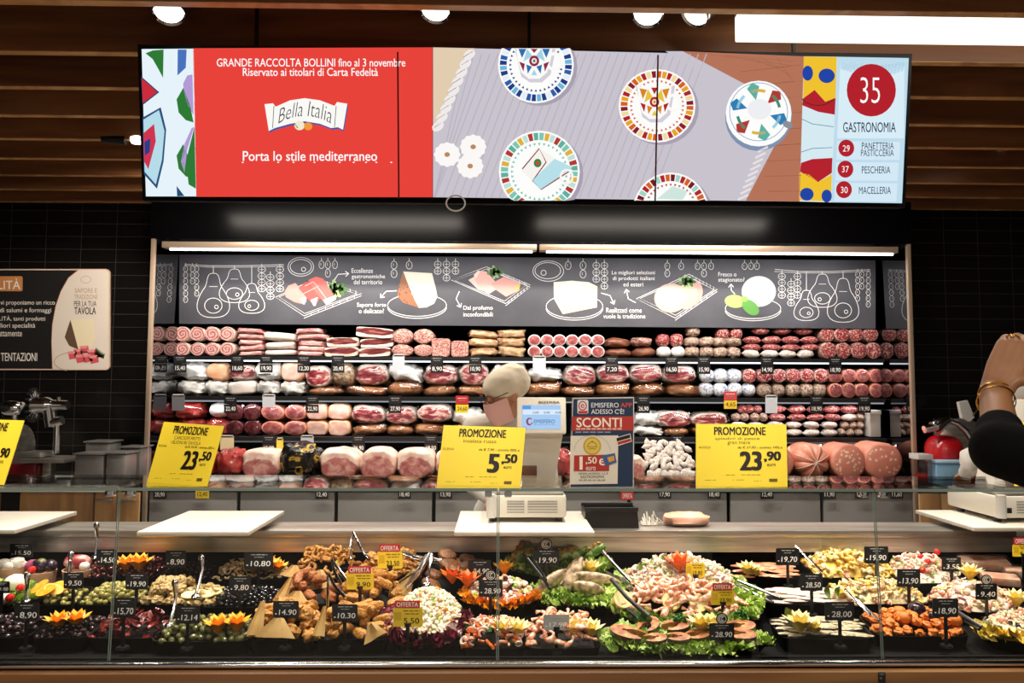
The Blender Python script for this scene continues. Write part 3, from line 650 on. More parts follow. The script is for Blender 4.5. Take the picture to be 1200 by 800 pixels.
pic('mozzarella_picture', ell(zG, 757, 405, 80, 72, '#eef0ea'), ell(zG, 745, 390, 60, 48, '#fafaf6'), ell(zG, 645, 452, 48, 30, '#a9d072', .1), ell(zG, 718, 480, 46, 30, '#5f9a4c', .7), ell(zG, 690, 440, 16, 14, '#8fc05f'))

# ================================================================== back counters left and right
ZBC = at(80, 570, 4.62).z
for side, (xa, xb) in enumerate(((-4.2, XL-.03), (XR+.03, 4.2))):
    t = thing('back_counter', 'oak fronted back counter with white top, '+('left' if side == 0 else 'right')+' of the chilled wall cabinet', 'counter', ((xa+xb)/2, 4.9, 0), 'back counters')
    MB().box2((xa, 4.62, ZBC-.035), (xb, YW-.002, ZBC), bev=.004).build('worktop', MT['white'], t)
    MB().box2((xa, 4.72, .1), (xb, YW-.01, ZBC-.037)).build('carcass', MT['dark'], t, False)
    n = 5; xs = [xa+(xb-xa)*i/n for i in range(n+1)]
    if side == 0: xs = [xa, at(-200, 590, 4.7).x, at(0, 590, 4.7).x, at(22, 590, 4.7).x, at(110, 590, 4.7).x, at(137, 590, 4.7).x, at(164, 590, 4.7).x]
    else: xs = [at(1077, 590, 4.7).x, at(1103, 590, 4.7).x, at(1140, 590, 4.7).x, at(1180, 590, 4.7).x, at(1260, 590, 4.7).x, xb]
    for i in range(len(xs)-1):
        if side == 0 and i == 2: continue
        d = MB().box2((xs[i]+.006, 4.70, ZBC-.26), (xs[i+1]-.006, 4.718, ZBC-.05), bev=.003).build('drawer', MT['oak'], t)
        MB().box2((xs[i]+.006, 4.70, .12), (xs[i+1]-.006, 4.718, ZBC-.27), bev=.003).build('door', MT['oak'], t)
        if side == 0 and i >= 4:
            cx = (xs[i]+xs[i+1])/2; MB().box2((cx-.05, 4.675, ZBC-.1), (cx+.05, 4.70, ZBC-.085), bev=.003).build('handle', MT['steel'], d)

# ================================================================== serving counter
ctr = thing('deli_counter', 'long glass fronted deli counter with steel worktop and timber front', 'counter', (0, 2.9, 0))
X0, X1 = -3.3, 3.3
XE = at(1192, 620, 3.26).x
wt = MB().box2((X0, 3.262, .968), (XE, 3.47, 1.0), bev=.006).box2((X0, 3.265, .905), (XE, 3.285, .968)).build('worktop', MT['steel'], ctr)
MB().box2((X0, 3.30, .1), (X1, 3.46, .966)).build('rear_panel', MT['grey'], ctr, False)
MB().add([(X0, 3.30, .905), (X1, 3.30, .905), (X1, 3.40, dz(3.4)-.06), (X0, 3.40, dz(3.4)-.06), (X0, 3.299, .90), (X1, 3.299, .90)], [(0, 1, 2, 3)]).box2((X0, 3.287, dz(3.3)-.07), (X1, 3.299, .905)).build('back_splash', MT['matte'], ctr, False)
zf = .70
MB().add([(X0, 2.52, zf-.03), (X1, 2.52, zf-.03), (X1, 3.299, dz(3.3)-.07), (X0, 3.299, dz(3.3)-.07)], [(0, 1, 2, 3)]).box2((X0, 2.43, .60), (X1, 2.52, zf-.032)).build('food_deck', MT['matte'], ctr, False)
g = MB()
for i in range(150): g.box((X0+(i+.5)*(X1-X0)/150, 2.515, zf-.014), (.028, .07, .006))
g.box2((X0, 2.545, zf-.03), (X1, 2.56, zf+.012)).build('air_grille', MT['matte'], ctr, False)
zch = at(600, 778, 2.42).z
MB().tube([(X0, 2.418, zch), (X1, 2.418, zch)], .010, 12).tube([(X0, 2.412, zch-.022), (X1, 2.412, zch-.022)], .006, 10).build('chrome_rail', MT['chrome'], ctr)
MB().box2((X0, 2.425, .62), (X1, 2.45, zch+.004)).build('front_rail', MT['matte'], ctr, False)
zwd = at(600, 787, 2.39).z
MB().box2((X0, 2.38, .12), (X1, 2.42, zwd), bev=.004).build('front_panel', MT['oakh'], ctr)
MB().box2((X0, 2.44, 0), (X1, 2.7, .12)).build('plinth', MT['black'], ctr, False)
seam = [at(x, 670, 2.445).x for x in (-312, 135, 583.5, 1028, 1475)]
ZG = at(600, 572, 2.45).z
names = ['first', 'second', 'third', 'fourth']
for i in range(4):
    a_, b_ = seam[i]+.003, seam[i+1]-.003
    gp = MB().add([(a_, 2.425, zch+.012), (b_, 2.425, zch+.012), (b_, 2.455, ZG-.012), (a_, 2.455, ZG-.012)], [(0, 1, 2, 3)]).build('front_glass', MT['glass'], ctr, False)
    for x in (a_, b_): MB().tube([(x, 2.425, zch+.012), (x, 2.455, ZG-.012)], .0018, 6).build('glass_edge', MT['gedge'], gp)
    sh = MB().box2((a_, 2.452, ZG-.0095), (b_, 2.80, ZG-.0005)).build('glass_shelf', MT['glass'], ctr, False)
    MB().box2((a_, 2.4495, ZG-.010), (b_, 2.4525, ZG), bev=0).build('shelf_edge', MT['gedge'], sh, False)
    for x in (a_+.03, b_-.03): MB().box2((x-.012, 2.447, ZG-.03), (x+.012, 2.475, ZG-.0102), bev=.003).build('shelf_clip', MT['chrome'], sh)
c = vplane(2.379); A = Art(c, .001); q = c.hit(1033, 792)
pl = MB().box2((q.x-.011, 2.375, q.z-.02), (q.x+.011, 2.379, q.z+.013)).build('counter_tag', MT['black'], None, False)
tag(pl, 'tiny black plate on the timber front under the right glass seam', 'plate')
Art(vplane(2.375), .0006).text('7607', 1030.2, 788.5, 1036.5, 791, '#b0b0b0').text('OK', 1030.6, 793, 1034, 795.5, '#b0b0b0').build('lettering', pl)

# white cutting boards on the worktop
def cboard(px0, px1, lab, y0=3.02, y1=3.52, yp=625):
    a_, b_ = at(px0, yp, y0), at(px1, yp, y0)
    t = thing('cutting_board', lab, 'cutting board', ((a_.x+b_.x)/2, y0+.2, 1.0), 'white cutting boards on the steel worktop')
    MB().box2((a_.x, y0, 1.024), (b_.x, y1, 1.042), bev=.004).build('board', MT['board'], t)
    MB().box2((a_.x+.08, y0+.14, 1.0005), (b_.x-.08, y1-.05, 1.0235), bev=.003).build('riser', MT['white'], t)
    return a_, b_
cboard(160, 291, 'white cutting board left of centre, empty, over the olives')
cboard(532, 697, 'white cutting board under the weighing scale in the middle')
cboard(-95, 18, 'white cutting board cut by the left photo edge', 3.06, 3.5, 614)
cboard(1141, 1300, 'white cutting board under the right hand scale', 3.12, 3.56, 610)
# ================================================================== signs on the glass shelf
def card_thing(name, label, cat, quad, Ys, col, holder=True, group=None, th=.003):
    """quad: TL TR BR BL pixels; Ys: depths of TL, BL, BR"""
    TL, TR, BR, BL = quad
    pl = plane3(at(*BL, Ys[1]), at(*BR, Ys[2]), at(*TL, Ys[0]))
    base = pl.hit((BL[0]+BR[0])/2, (BL[1]+BR[1])/2)
    t = thing(name, label, cat, base, group)
    MB().sweep([pl.hit(*p) for p in quad], -pl.n*th).build('card', M('sign_card', col, rough=.5, spec=.3), t, False)
    if holder:
        q2 = [qm(quad, a, b) for a, b in ((-.015, -.02), (1.015, -.02), (1.015, 1.0), (-.015, 1.0))]
        h = MB().sweep([pl.hit(*p, -.0045) for p in q2], -pl.n*.003)
        b0, b1 = pl.hit(*BL), pl.hit(*BR); f = Vector((0, .11, 0))
        zb = ZG+.0005; P = [Vector((b0.x, b0.y, zb)), Vector((b1.x, b1.y, zb)), Vector((b1.x, b1.y+.1, zb)), Vector((b0.x, b0.y+.1, zb))]
        h.sweep(P, (0, 0, .003)); h.build('acrylic_holder', MT['acryl'], t, False)
    return t, pl
def yellow_sign(quad, Ys, lab, lines, unit, cents, disc, left=None, head=(.20, .77)):
    t, pl = card_thing('promotion_sign', lab, 'sign', quad, Ys, '#fade3c', group='yellow promotion signs on the glass shelf')
    A = Art(pl, .0008, .0003); K = '#1c1408'
    def tx(s_, u0, v0, u1, v1, b=0, c=K): A.text(s_, 0, 0, 0, 0, c, b, map=lambda a, b_: qm(quad, u0+a*(u1-u0), v1-b_*(v1-v0)))
    tx('PROMOZIONE', head[0], .045, head[1], .175, .06)
    v = .205
    for s_ in lines: tx(s_, .5-.017*len(s_), v, .48+.013*len(s_), v+.055, 0, '#5a4b10'); v += .072
    if disc: tx(disc, .46, .345, .95, .39, .005)
    if left: tx(left, .03, .35, .16, .385, 0, '#6b5a14')
    if unit: tx(unit, .58 if len(unit) == 1 else .48, .43, .725, .735, .08)
    tx(cents, .745, .43, .935, .60, .07); tx('euro', .78, .625, .875, .665, .005)
    A2 = lambda u0, u1, v_, s_: [A.line([qm(quad, u0+(u1-u0)*(i/7), v_), qm(quad, u0+(u1-u0)*((i+.75)/7), v_)], .55, '#8c7a1d') for i in range(7) if (i*7+s_) % 5]
    A2(.33, .72, .80, 1); A2(.1, .22, .88, 2); A2(.4, .55, .88, 3); A2(.62, .72, .9, 0)
    A.poly([qm(quad, .80, .865), qm(quad, .89, .865), qm(quad, .89, .915), qm(quad, .80, .915)], '#6d5c12')
    A.build('lettering', t)
yellow_sign([(192, 494), (262, 499), (242.5, 570), (171, 569)], (2.66, 2.56, 2.47), 'yellow promotion sign reading 23,50, tilted, left over the olives', ['CARCIOFI FRITTI', 'I BUONI IN TAVOLA'], '23', ',50', 'da € 29,40 - sconto 20% a', 'ELENA')
yellow_sign([(520, 498), (616, 501), (609.5, 573.5), (511, 573)], (2.62, 2.50, 2.48), 'yellow promotion sign reading 5,50 left of the weighing scale', ['insalata russa'], '5', ',50', 'da € 7,90 - sconto 30% a', 'ELENA')
yellow_sign([(815.6, 496.5), (921.5, 497), (923, 570.5), (815.6, 571.5)], (2.60, 2.49, 2.49), 'yellow promotion sign reading 23,90 in front of the mortadellas', ['spiedini di pesce', 'gran mare'], '23', ',90', 'da € 27,90 - sconto 14% a', 'ANTICO')
yellow_sign([(-42, 490), (28, 492.5), (4, 568), (-66, 566)], (2.68, 2.58, 2.49), 'yellow promotion sign cut off by the left photo edge', [], None, ',90', None)
yellow_sign([(1184, 494), (1290, 496), (1292, 570), (1189, 569)], (2.60, 2.49, 2.49), 'yellow promotion sign behind the raised black sleeve', [], None, ',90', None)
# discount poster
pq = [(671, 466), (743, 465), (742.6, 572.4), (667.6, 573)]
t, pl = card_thing('discount_poster', 'navy and red upright discount poster reading SCONTI on the glass shelf', 'poster', pq, (2.56, 2.50, 2.50), '#ddd6ca', th=.004)
A = Art(pl, .0008, .0003); zg = zp(500, 420, 4.444); NV = '#1b3150'
A.poly([qm(pq, .012, .012), qm(pq, .988, .012), qm(pq, .988, .975), qm(pq, .012, .975)], NV).up()
A.poly(Z(zg, (757, 302), (1078, 300), (1078, 374), (755, 376)), '#b3322c').poly(Z(zg, (750, 402), (998, 400), (994, 652), (745, 655)), '#e4dccb')
A.poly([(x, y) for x, y in rrect(*zg(785, 215), *zg(842, 288), 2)], '#d9dde2').up()
A.ell(*zg(812, 246), 5, 5.5, '#b3322c').up().ell(*zg(812, 246), 3.7, 4.2, '#e9e5e0').up()
A.text('e', *zg(802, 235), *zg(822, 258), '#b3322c', .03).rect(*zg(790, 272), *zg(838, 286), '#c2342c')
def tz(s_, x0, y0, x1, y1, c_, b=.01): A.text(s_, *zg(x0, y0), *zg(x1, y1), c_, b)
tz('EMISFERO', 857, 230, 1000, 255, '#eceff2'); tz('APP', 1010, 230, 1070, 254, '#d9533c'); tz("ADESSO C'È!", 857, 258, 1028, 288, '#eceff2'); tz('SCONTI', 780, 308, 1016, 358, '#f6ead8', .03)
for i in range(9): A.rect(*zg(778+i*27, 362), *zg(800+i*27, 370), '#e9b9a8')
for i in range(5): A.rect(*zg(775+i*38, 380), *zg(806+i*38, 386), '#8fa0b5')
A.ring(*zg(862, 480), 21, 18, .6, '#b9b09a', 180, 360).ell(*zg(862, 455), 10.6, 10.8, '#c9a63c').up().ell(*zg(862, 455), 8.6, 8.8, '#e0c25a').up()
A.ring(*zg(862, 458), 5.2, 5.2, .8, '#8a6d1c', 180, 360).line(Z(zg, (836, 460), (888, 460)), .8, '#8a6d1c').line(Z(zg, (842, 470), (882, 470)), .8, '#8a6d1c').ell(*zg(862, 432), 1, 1, '#8a6d1c')
A.poly(Z(zg, (768, 504), (952, 500), (950, 585), (766, 586)), '#b3322c').up()
tz('1', 796, 510, 812, 578, '#f6ead8', .04); tz(',50', 828, 512, 886, 552, '#f6ead8', .03); tz('e', 898, 520, 930, 556, '#f6ead8', .04); tz('euro', 830, 563, 880, 582, '#f6ead8')
tz('NOMI NORMA 1.2 €', 792, 592, 945, 604, '#6a6a66', 0); tz('GASTRONOMIA', 800, 608, 925, 622, '#4a4a48', 0)
for i in range(6): A.rect(*zg(792+i*24, 629), *zg(810+i*24, 635), '#9a958a')
A.poly(Z(zg, (985, 412), (1060, 390), (1068, 432), (995, 455)), '#f2ece0').up().poly(Z(zg, (988, 414), (1058, 394), (1061, 412), (991, 432)), '#1a1414').poly(Z(zg, (993, 435), (1062, 415), (1065, 430), (997, 450)), '#b3322c')
A.poly(Z(zg, (912, 505), (980, 492), (990, 540), (930, 560)), '#3d5f96').up().poly(Z(zg, (940, 515), (975, 505), (980, 530), (950, 540)), '#d9a03c')
A.build('print', t)
# clear acrylic holder on the right end of the shelf, no card
c = at(1078, 566, 2.55); t = thing('acrylic_holder', 'empty clear acrylic holder right of the mortadellas on the glass shelf', 'holder', c)
MB().box2((c.x-.055, 2.50, ZG+.0005), (c.x+.055, 2.62, ZG+.004)).build('base', MT['acryl'], t, False)
MB().sweep([(c.x-.055, 2.52, ZG+.004), (c.x+.055, 2.52, ZG+.004), (c.x+.045, 2.6, ZG+.085), (c.x-.045, 2.6, ZG+.085)], (0, .003, 0)).build('sheet', MT['acryl'], t, False)

# ================================================================== weighing scales
SC_Y = 3.22
def scale(cx, lab, label_top):
    t = thing('weighing_scale', lab, 'scale', (cx, SC_Y+.15, 1.0425), 'counter weighing scales')
    hw = .176
    MB().box2((cx-hw, SC_Y, 1.062), (cx+hw, SC_Y+.36, 1.160), bev=.014).build('base', MT['cream'], t)
    v = MB()
    for r in range(5): v.box2((cx-hw+.09+.0, SC_Y-.0015, 1.085+r*.012), (cx-.01, SC_Y+.002, 1.089+r*.012)).box2((cx+.005, SC_Y-.0015, 1.085+r*.012), (cx+hw-.04, SC_Y+.002, 1.089+r*.012))
    v.build('vents', MT['grey'], t, False)
    for sx in (-1, 1):
        for y in (SC_Y+.04, SC_Y+.30): MB().lathe([(.016, 1.0425), (.018, 1.062)], (cx+sx*(hw-.03), y, 0), seg=14).build('foot', MT['black'], t)
    MB().tube([(cx-hw+.02, SC_Y+.0, 1.165), (cx-hw+.02, SC_Y+.0, 1.064)], .02, 14).build('corner_pillar', MT['lgrey'], t)
    MB().box2((cx-hw+.01, SC_Y+.01, 1.162), (cx+hw-.01, SC_Y+.31, 1.172), bev=.004).build('weighing_plate', MT['steel'], t)
    MB().sweep([(cx-.055, SC_Y+.20, 1.172), (cx+.135, SC_Y+.20, 1.172), (cx+.175, SC_Y+.17, 1.42), (cx-.01, SC_Y+.17, 1.42)], (0, .13, 0)).build('column', MT['cream'], t, False)
    MB().box2((cx-.045, SC_Y+.185, 1.20), (cx+.055, SC_Y+.199, 1.27), bev=.004).build('printer_slot', M('printer_flap', '#6b4a35', rough=.4), t)
    tl = Matrix.Rotation(radians(-8), 3, 'X')
    hc = Vector((cx+.085-.013, SC_Y+.13, 1.503)); MB().box(hc, (.224, .05, .166), 0, tl, .008).build('display_head', MT['cream'], t)
    return t, hc, tl
cx = at(617, 600, SC_Y).x
t, hc, tl = scale(cx, 'cream weighing scale with lit blue customer display, on the middle board', True)
p0 = hc + tl @ Vector((0, -.0255, 0)); SP = Plane(p0, tl @ Vector((0, -1, 0)))
def rq(x0, y0, x1, y1): return [(x0, y0), (x1, y0), (x1, y1), (x0, y1)]
zs = zp(600, 370, 5.217)
s_ = MB().sweep([SP.hit(*p, .0006) for p in rq(*zs(60, 545), *zs(298, 692))], -SP.n*.001).build('screen', E('scale_screen', '#a9cdf3', 1), t, False)
A = Art(SP, .001, .0002, emit=1); A.poly(rq(*zs(66, 573), *zs(296, 603)), '#dcebfb').poly(rq(*zs(64, 548), *zs(115, 570)), '#5f9be6').up()
for x, s2 in ((128, '0,000'), (195, '0,00'), (265, '0,00')): A.text(s2, *zs(x, 584), *zs(x+36, 599), '#33465e', .01)
A.ring(*zs(110, 645), 2.8, 3.6, 1.3, '#c23a4a', 20, 320).ring(*zs(106, 646), 3.2, 4, 1, '#2c4a80', 60, 300).text('EMISFERO', *zs(134, 633), *zs(262, 657), '#4a6ca8', .015)
for i in range(6): A.rect(*zs(134+i*22, 664), *zs(150+i*22, 667), '#6f93c9')
A.build('screen_print', s_)
Art(SP, .001, .0002).text('BIZERBA', *zs(163, 521), *zs(292, 535), '#3a322a', .03).build('maker_lettering', t)
cx2 = at(1214, 600, SC_Y).x
t, _, _ = scale(cx2, 'cream weighing scale at the right photo edge on a white board', False)
MB().box2((cx2-.13, SC_Y-.003, 1.085), (cx2-.11, SC_Y+.002, 1.108)).build('socket', MT['black'], t, False)

# things lying on the steel worktop
c = at(717, 611, 3.3)
t = thing('label_printer', 'black open topped box right of the scale on the steel worktop', 'box', Vector((c.x, 3.38, 1.001)))
MB().add(*(lambda w_, d, h: ([(c.x+sx*w_*(.93 if z else 1), 3.38+sy*d, 1.001+z*h) for z in (0, 1) for sx, sy in ((-1, -1), (1, -1), (1, 1), (-1, 1))], [(3, 2, 1, 0), (0, 1, 5, 4), (1, 2, 6, 5), (2, 3, 7, 6), (3, 0, 4, 7)]))(.125, .07, .085)).build('body', MT['plastic'], t, False)
MB().box2((c.x-.122, 3.305, 1.075), (c.x+.122, 3.318, 1.094), bev=.003).box2((c.x-.122, 3.44, 1.075), (c.x+.122, 3.455, 1.094), bev=.003).build('rim', MT['black'], t)
MB().box2((c.x-.11, 3.33, 1.06), (c.x+.11, 3.43, 1.075), bev=.003).build('inner_tray', MT['dark'], t)
c = at(806, 610, 3.36)
mb = MB(); mb.blob((c.x, 3.39, 1.029), (.105, .06, .030), .7, .22, 2.5, 4, 20, 12)
tag(mb.build('wrapped_parcel', M('pink_paper', [(.4, '#d99a7c'), (.6, '#efc7b0')], 4, .5, bump=.4, bscale=5), None), 'small pink paper parcel lying on the steel worktop', 'parcel')
c = at(765, 610, 3.36); mb = MB()
for i in range(10): mb.tube([Vector((c.x-.045+i*.007, 3.37, 1.003)), Vector((c.x-.05+i*.0085, 3.38+.01*(i % 3), 1.02+.014*(i % 4))), Vector((c.x-.04+i*.011, 3.39, 1.004))], .0035, 5)
tag(mb.build('crumpled_paper', M('white_tissue', '#ece4d8', rough=.7), None), 'crumpled white paper strip beside the pink parcel', 'paper')

# ================================================================== slicers and tubs on the back counters
ZB = ZBC+.001
def pt(px, py, Y=4.8): return at(px, py, Y)
c = pt(40, 560, 4.85); t = thing('meat_slicer', 'chrome meat slicer on the left back counter before the tiles', 'slicer', (c.x, 4.85, ZB), 'meat slicers')
MB().box2((pt(12, 550).x, 4.75, ZB), (pt(48, 550).x, 4.97, ZB+.13), bev=.02).build('motor_base', M('dark_red_enamel', '#6b1418', rough=.3, coat=.4), t)
MB().box2((pt(34, 530).x, 4.70, ZB+.135), (pt(86, 530).x, 4.98, ZB+.16), bev=.006).build('carriage', MT['steel'], t)
a_ = pt(54, 545); MB().box2((a_.x-.025, 4.80, ZB), (a_.x+.03, 4.86, ZB+.135), bev=.006).build('support', MT['steel'], t)
MB().tube([pt(66, 531), pt(67, 497), pt(68, 489)], [.022, .018, .026], 14).tube([pt(62, 495), pt(73, 492)], [.035, .03], 14).tube([pt(60, 500), pt(58, 480), pt(55, 474)], [.035, .04, .05], 14).build('arm', MT['chrome'], t)
MB().tube([pt(52, 474.5), pt(58, 474.5), pt(62, 474.5), pt(80, 474.5)], [.055, .05, .034, .03], 16).tube([pt(69, 470), pt(69, 465)], [.014, .014], 10).build('pusher', MT['chrome'], t)
g = MB(); gc = pt(43, 474.5); g.tube([gc+Vector((-.012, 0, 0)), gc+Vector((.05, 0, 0))], [.06, .045], 24)
for i in range(16): a_ = 2*pi*i/16; g.box(gc+Vector((-.02, .062*cos(a_), .062*sin(a_)*1.7)), (.03, .014, .014))
for i in range(16): a_ = 2*pi*i/16; g.tube([gc, gc+Vector((-.018, .06*cos(a_), .10*sin(a_)))], .005, 5)
g.build('blade_guard', MT['chrome'], t)
MB().blob(pt(14, 478), (.07, .05, .05), .8).tube([pt(17, 480), pt(17, 492), pt(13, 515)], [.025, .02, .02], 12).tube([pt(22, 478), pt(28, 473)], [.03, .016], 10).tube([pt(8, 478), pt(-6, 476)], [.03, .03], 10).build('hand_guard', MT['chrome'], t)
MB().lathe([(.02, 0), (.15, .004), (.16, .02), (.02, .03)], pt(20, 525, 4.92), 'x', 28).build('blade', MT['steel'], t)
MB().box2((pt(30, 522).x, 4.74, ZB+.165), (pt(55, 522).x, 4.9, ZB+.2), bev=.01).build('product_tray', MT['steel'], t)
def pan(xa, xb, y0, y1, ya, yb, lab, k=.92):
    a_, b_ = at(xa, 556, ya).x, at(xb, 556, ya).x; h = at(600, y0, ya).z-ZB
    t = thing('steel_pan', lab, 'food pan', ((a_+b_)/2, (ya+yb)/2, ZB), 'steel food pans on the left back counter')
    MB().box2((a_, ya, ZB), (b_, yb, ZB+h-.012), bev=.018).build('body', MT['lsteel'], t); MB().box2((a_-.008, ya-.008, ZB+h-.011), (b_+.008, yb+.008, ZB+h), bev=.004).build('rim', MT['lsteel'], t)
MT['lsteel'] = M('satin_steel', [(.35, '#8d8b88'), (.65, '#a5a39f')], 6, .33, .6)
pan(86, 121, 532, 557, 4.70, 4.86, 'steel food pan nearest the slicer, lowest of four'); pan(98, 127, 518, 530, 4.90, 5.06, 'steel food pan standing tall behind the lowest pan'); pan(123, 146, 531, 557, 4.70, 4.86, 'steel food pan between the lowest pan and the cabinet pan'); pan(140, 164, 524, 557, 4.89, 5.05, 'steel food pan beside the cabinet post')
c = pt(77, 553, 4.68); tag(MB().box2((c.x-.03, 4.64, ZB), (c.x+.035, 4.675, ZB+.03), bev=.004).build('white_box', MT['white'], None), 'tiny white box in front of the steel pans', 'box')
# red slicer on the right
c = pt(1106, 552, 4.85); t = thing('meat_slicer', 'bright red meat slicer on the right back counter', 'slicer', (c.x, 4.85, ZB), 'meat slicers')
MB().blob(pt(1106, 531, 4.88), (.105, .12, .125), .75, rot=None, seg=24, ring=14).build('body', MT['red'], t)
MB().box2((c.x-.12, 4.75, ZB), (c.x+.17, 5.0, ZB+.05), bev=.015).build('base', MT['red'], t)
MB().tube([pt(1083, 503), pt(1096, 500)], [.025, .03], 12).tube([pt(1096, 501), pt(1103, 495), pt(1111, 491)], [.05, .045, .03], 12).build('pusher', MT['chrome'], t)
MB().tube([pt(1109, 491), pt(1122, 496), pt(1132, 505), pt(1140, 518)], [.018, .02, .02, .018], 12).build('handle', MT['chrome'], t)
MB().lathe([(.02, 0), (.16, .004), (.175, .015), (.175, .03), (.02, .03)], pt(1130, 520, 4.95), 'y', 32).build('blade', MT['steel'], t)
MB().sweep([pt(1124, 471), pt(1134, 469), pt(1142, 489), pt(1136, 494), pt(1128, 490)], (0, .03, 0)).build('plate', MT['lgrey'], t, False)
MB().tube([pt(1140, 487), pt(1157, 464)], .008, 8).build('lever', MT['chrome'], t)
MB().box2((pt(1113, 495).x, 4.96, pt(1113, 512).z), (pt(1142, 495).x, 4.99, pt(1113, 492).z), bev=.005).build('gauge_plate', MT['steel'], t)
# tubs
a_, b_ = at(1095, 566, 4.66), at(1132, 566, 4.66); t = thing('plastic_tub', 'pale blue plastic tub in front of the red slicer', 'tub', ((a_.x+b_.x)/2, 4.70, ZB))
MB().box2((a_.x, 4.635, ZB), (b_.x, 4.74, ZB+.15), bev=.016).build('tub', MT['blue'], t); MB().box2((a_.x-.004, 4.63, ZB+.152), (b_.x+.004, 4.745, ZB+.168), bev=.006).build('lid', M('blue_lid', '#a5cfea', rough=.4), t)
a_, b_ = at(1075, 556, 4.66), at(1091, 556, 4.66); h = at(0, 530, 4.66).z-ZB; t = thing('clear_container', 'clear plastic container left of the blue tub', 'container', ((a_.x+b_.x)/2, 4.70, ZB))
MB().box2((a_.x, 4.64, ZB), (b_.x, 4.74, ZB+h), bev=.006).build('body', MT['tinted'], t); MB().box2((a_.x-.004, 4.636, ZB+h-.03), (b_.x+.004, 4.744, ZB+h+.004), bev=.003).build('lid', MT['lgrey'], t)
# clear stacked boxes at the right end of the cabinet
a_, b_ = at(1019, 500, 5.37), at(1031.5, 500, 5.37); zq = at(1025, 512, 5.345).z; z1_ = at(1028, 481, 5.37).z; t = thing('clear_bin', 'tall pale plastic bin at the right end of the third shelf', 'bin', ((a_.x+b_.x)/2, 5.42, zq))
MB().box2((a_.x, 5.36, zq+.0005), (b_.x, 5.5, z1_), bev=.006).build('body', M('frosted_plastic', '#b5b2ac', rough=.3), t)
MB().box2((a_.x-.004, 5.356, z1_-.03), (b_.x+.004, 5.504, z1_+.004), bev=.004).build('rim', MT['lgrey'], t)
# ================================================================== cured meats on the shelves
def spiral_mat():
    mt, t, p = newmat('rolled_pancetta_cut'); tc = nd(t, 'ShaderNodeTexCoord'); sx = nd(t, 'ShaderNodeSeparateXYZ'); t.links.new(tc.outputs['Object'], sx.inputs[0])
    def mth(op, a, b=None):
        n = nd(t, 'ShaderNodeMath', operation=op)
        for i, q in enumerate((a, b)):
            if q is None: continue
            if isinstance(q, (int, float)): n.inputs[i].default_value = q
            else: t.links.new(q, n.inputs[i])
        return n.outputs[0]
    oi = nd(t, 'ShaderNodeObjectInfo'); nz = nd(t, 'ShaderNodeTexNoise'); nz.inputs['Scale'].default_value = 5; t.links.new(coords(t), nz.inputs[0])
    th = mth('ARCTAN2', sx.outputs[2], sx.outputs[0]); rr = mth('SQRT', mth('ADD', mth('MULTIPLY', sx.outputs[0], sx.outputs[0]), mth('MULTIPLY', sx.outputs[2], sx.outputs[2])))
    ph = mth('ADD', mth('ADD', mth('MULTIPLY', rr, 32), th), mth('ADD', mth('MULTIPLY', oi.outputs['Random'], 6.3), mth('MULTIPLY', nz.outputs['Fac'], 7.5)))
    s_ = mth('ADD', mth('MULTIPLY', mth('SINE', ph), .5), .5)
    t.links.new(ramp(t, s_, [(.18, '#b05a5c'), (.42, '#d99a94'), (.6, '#efd3c8'), (.9, '#e6b3ab')]), p.inputs['Base Color']); p.inputs['Roughness'].default_value = .35
    return mt
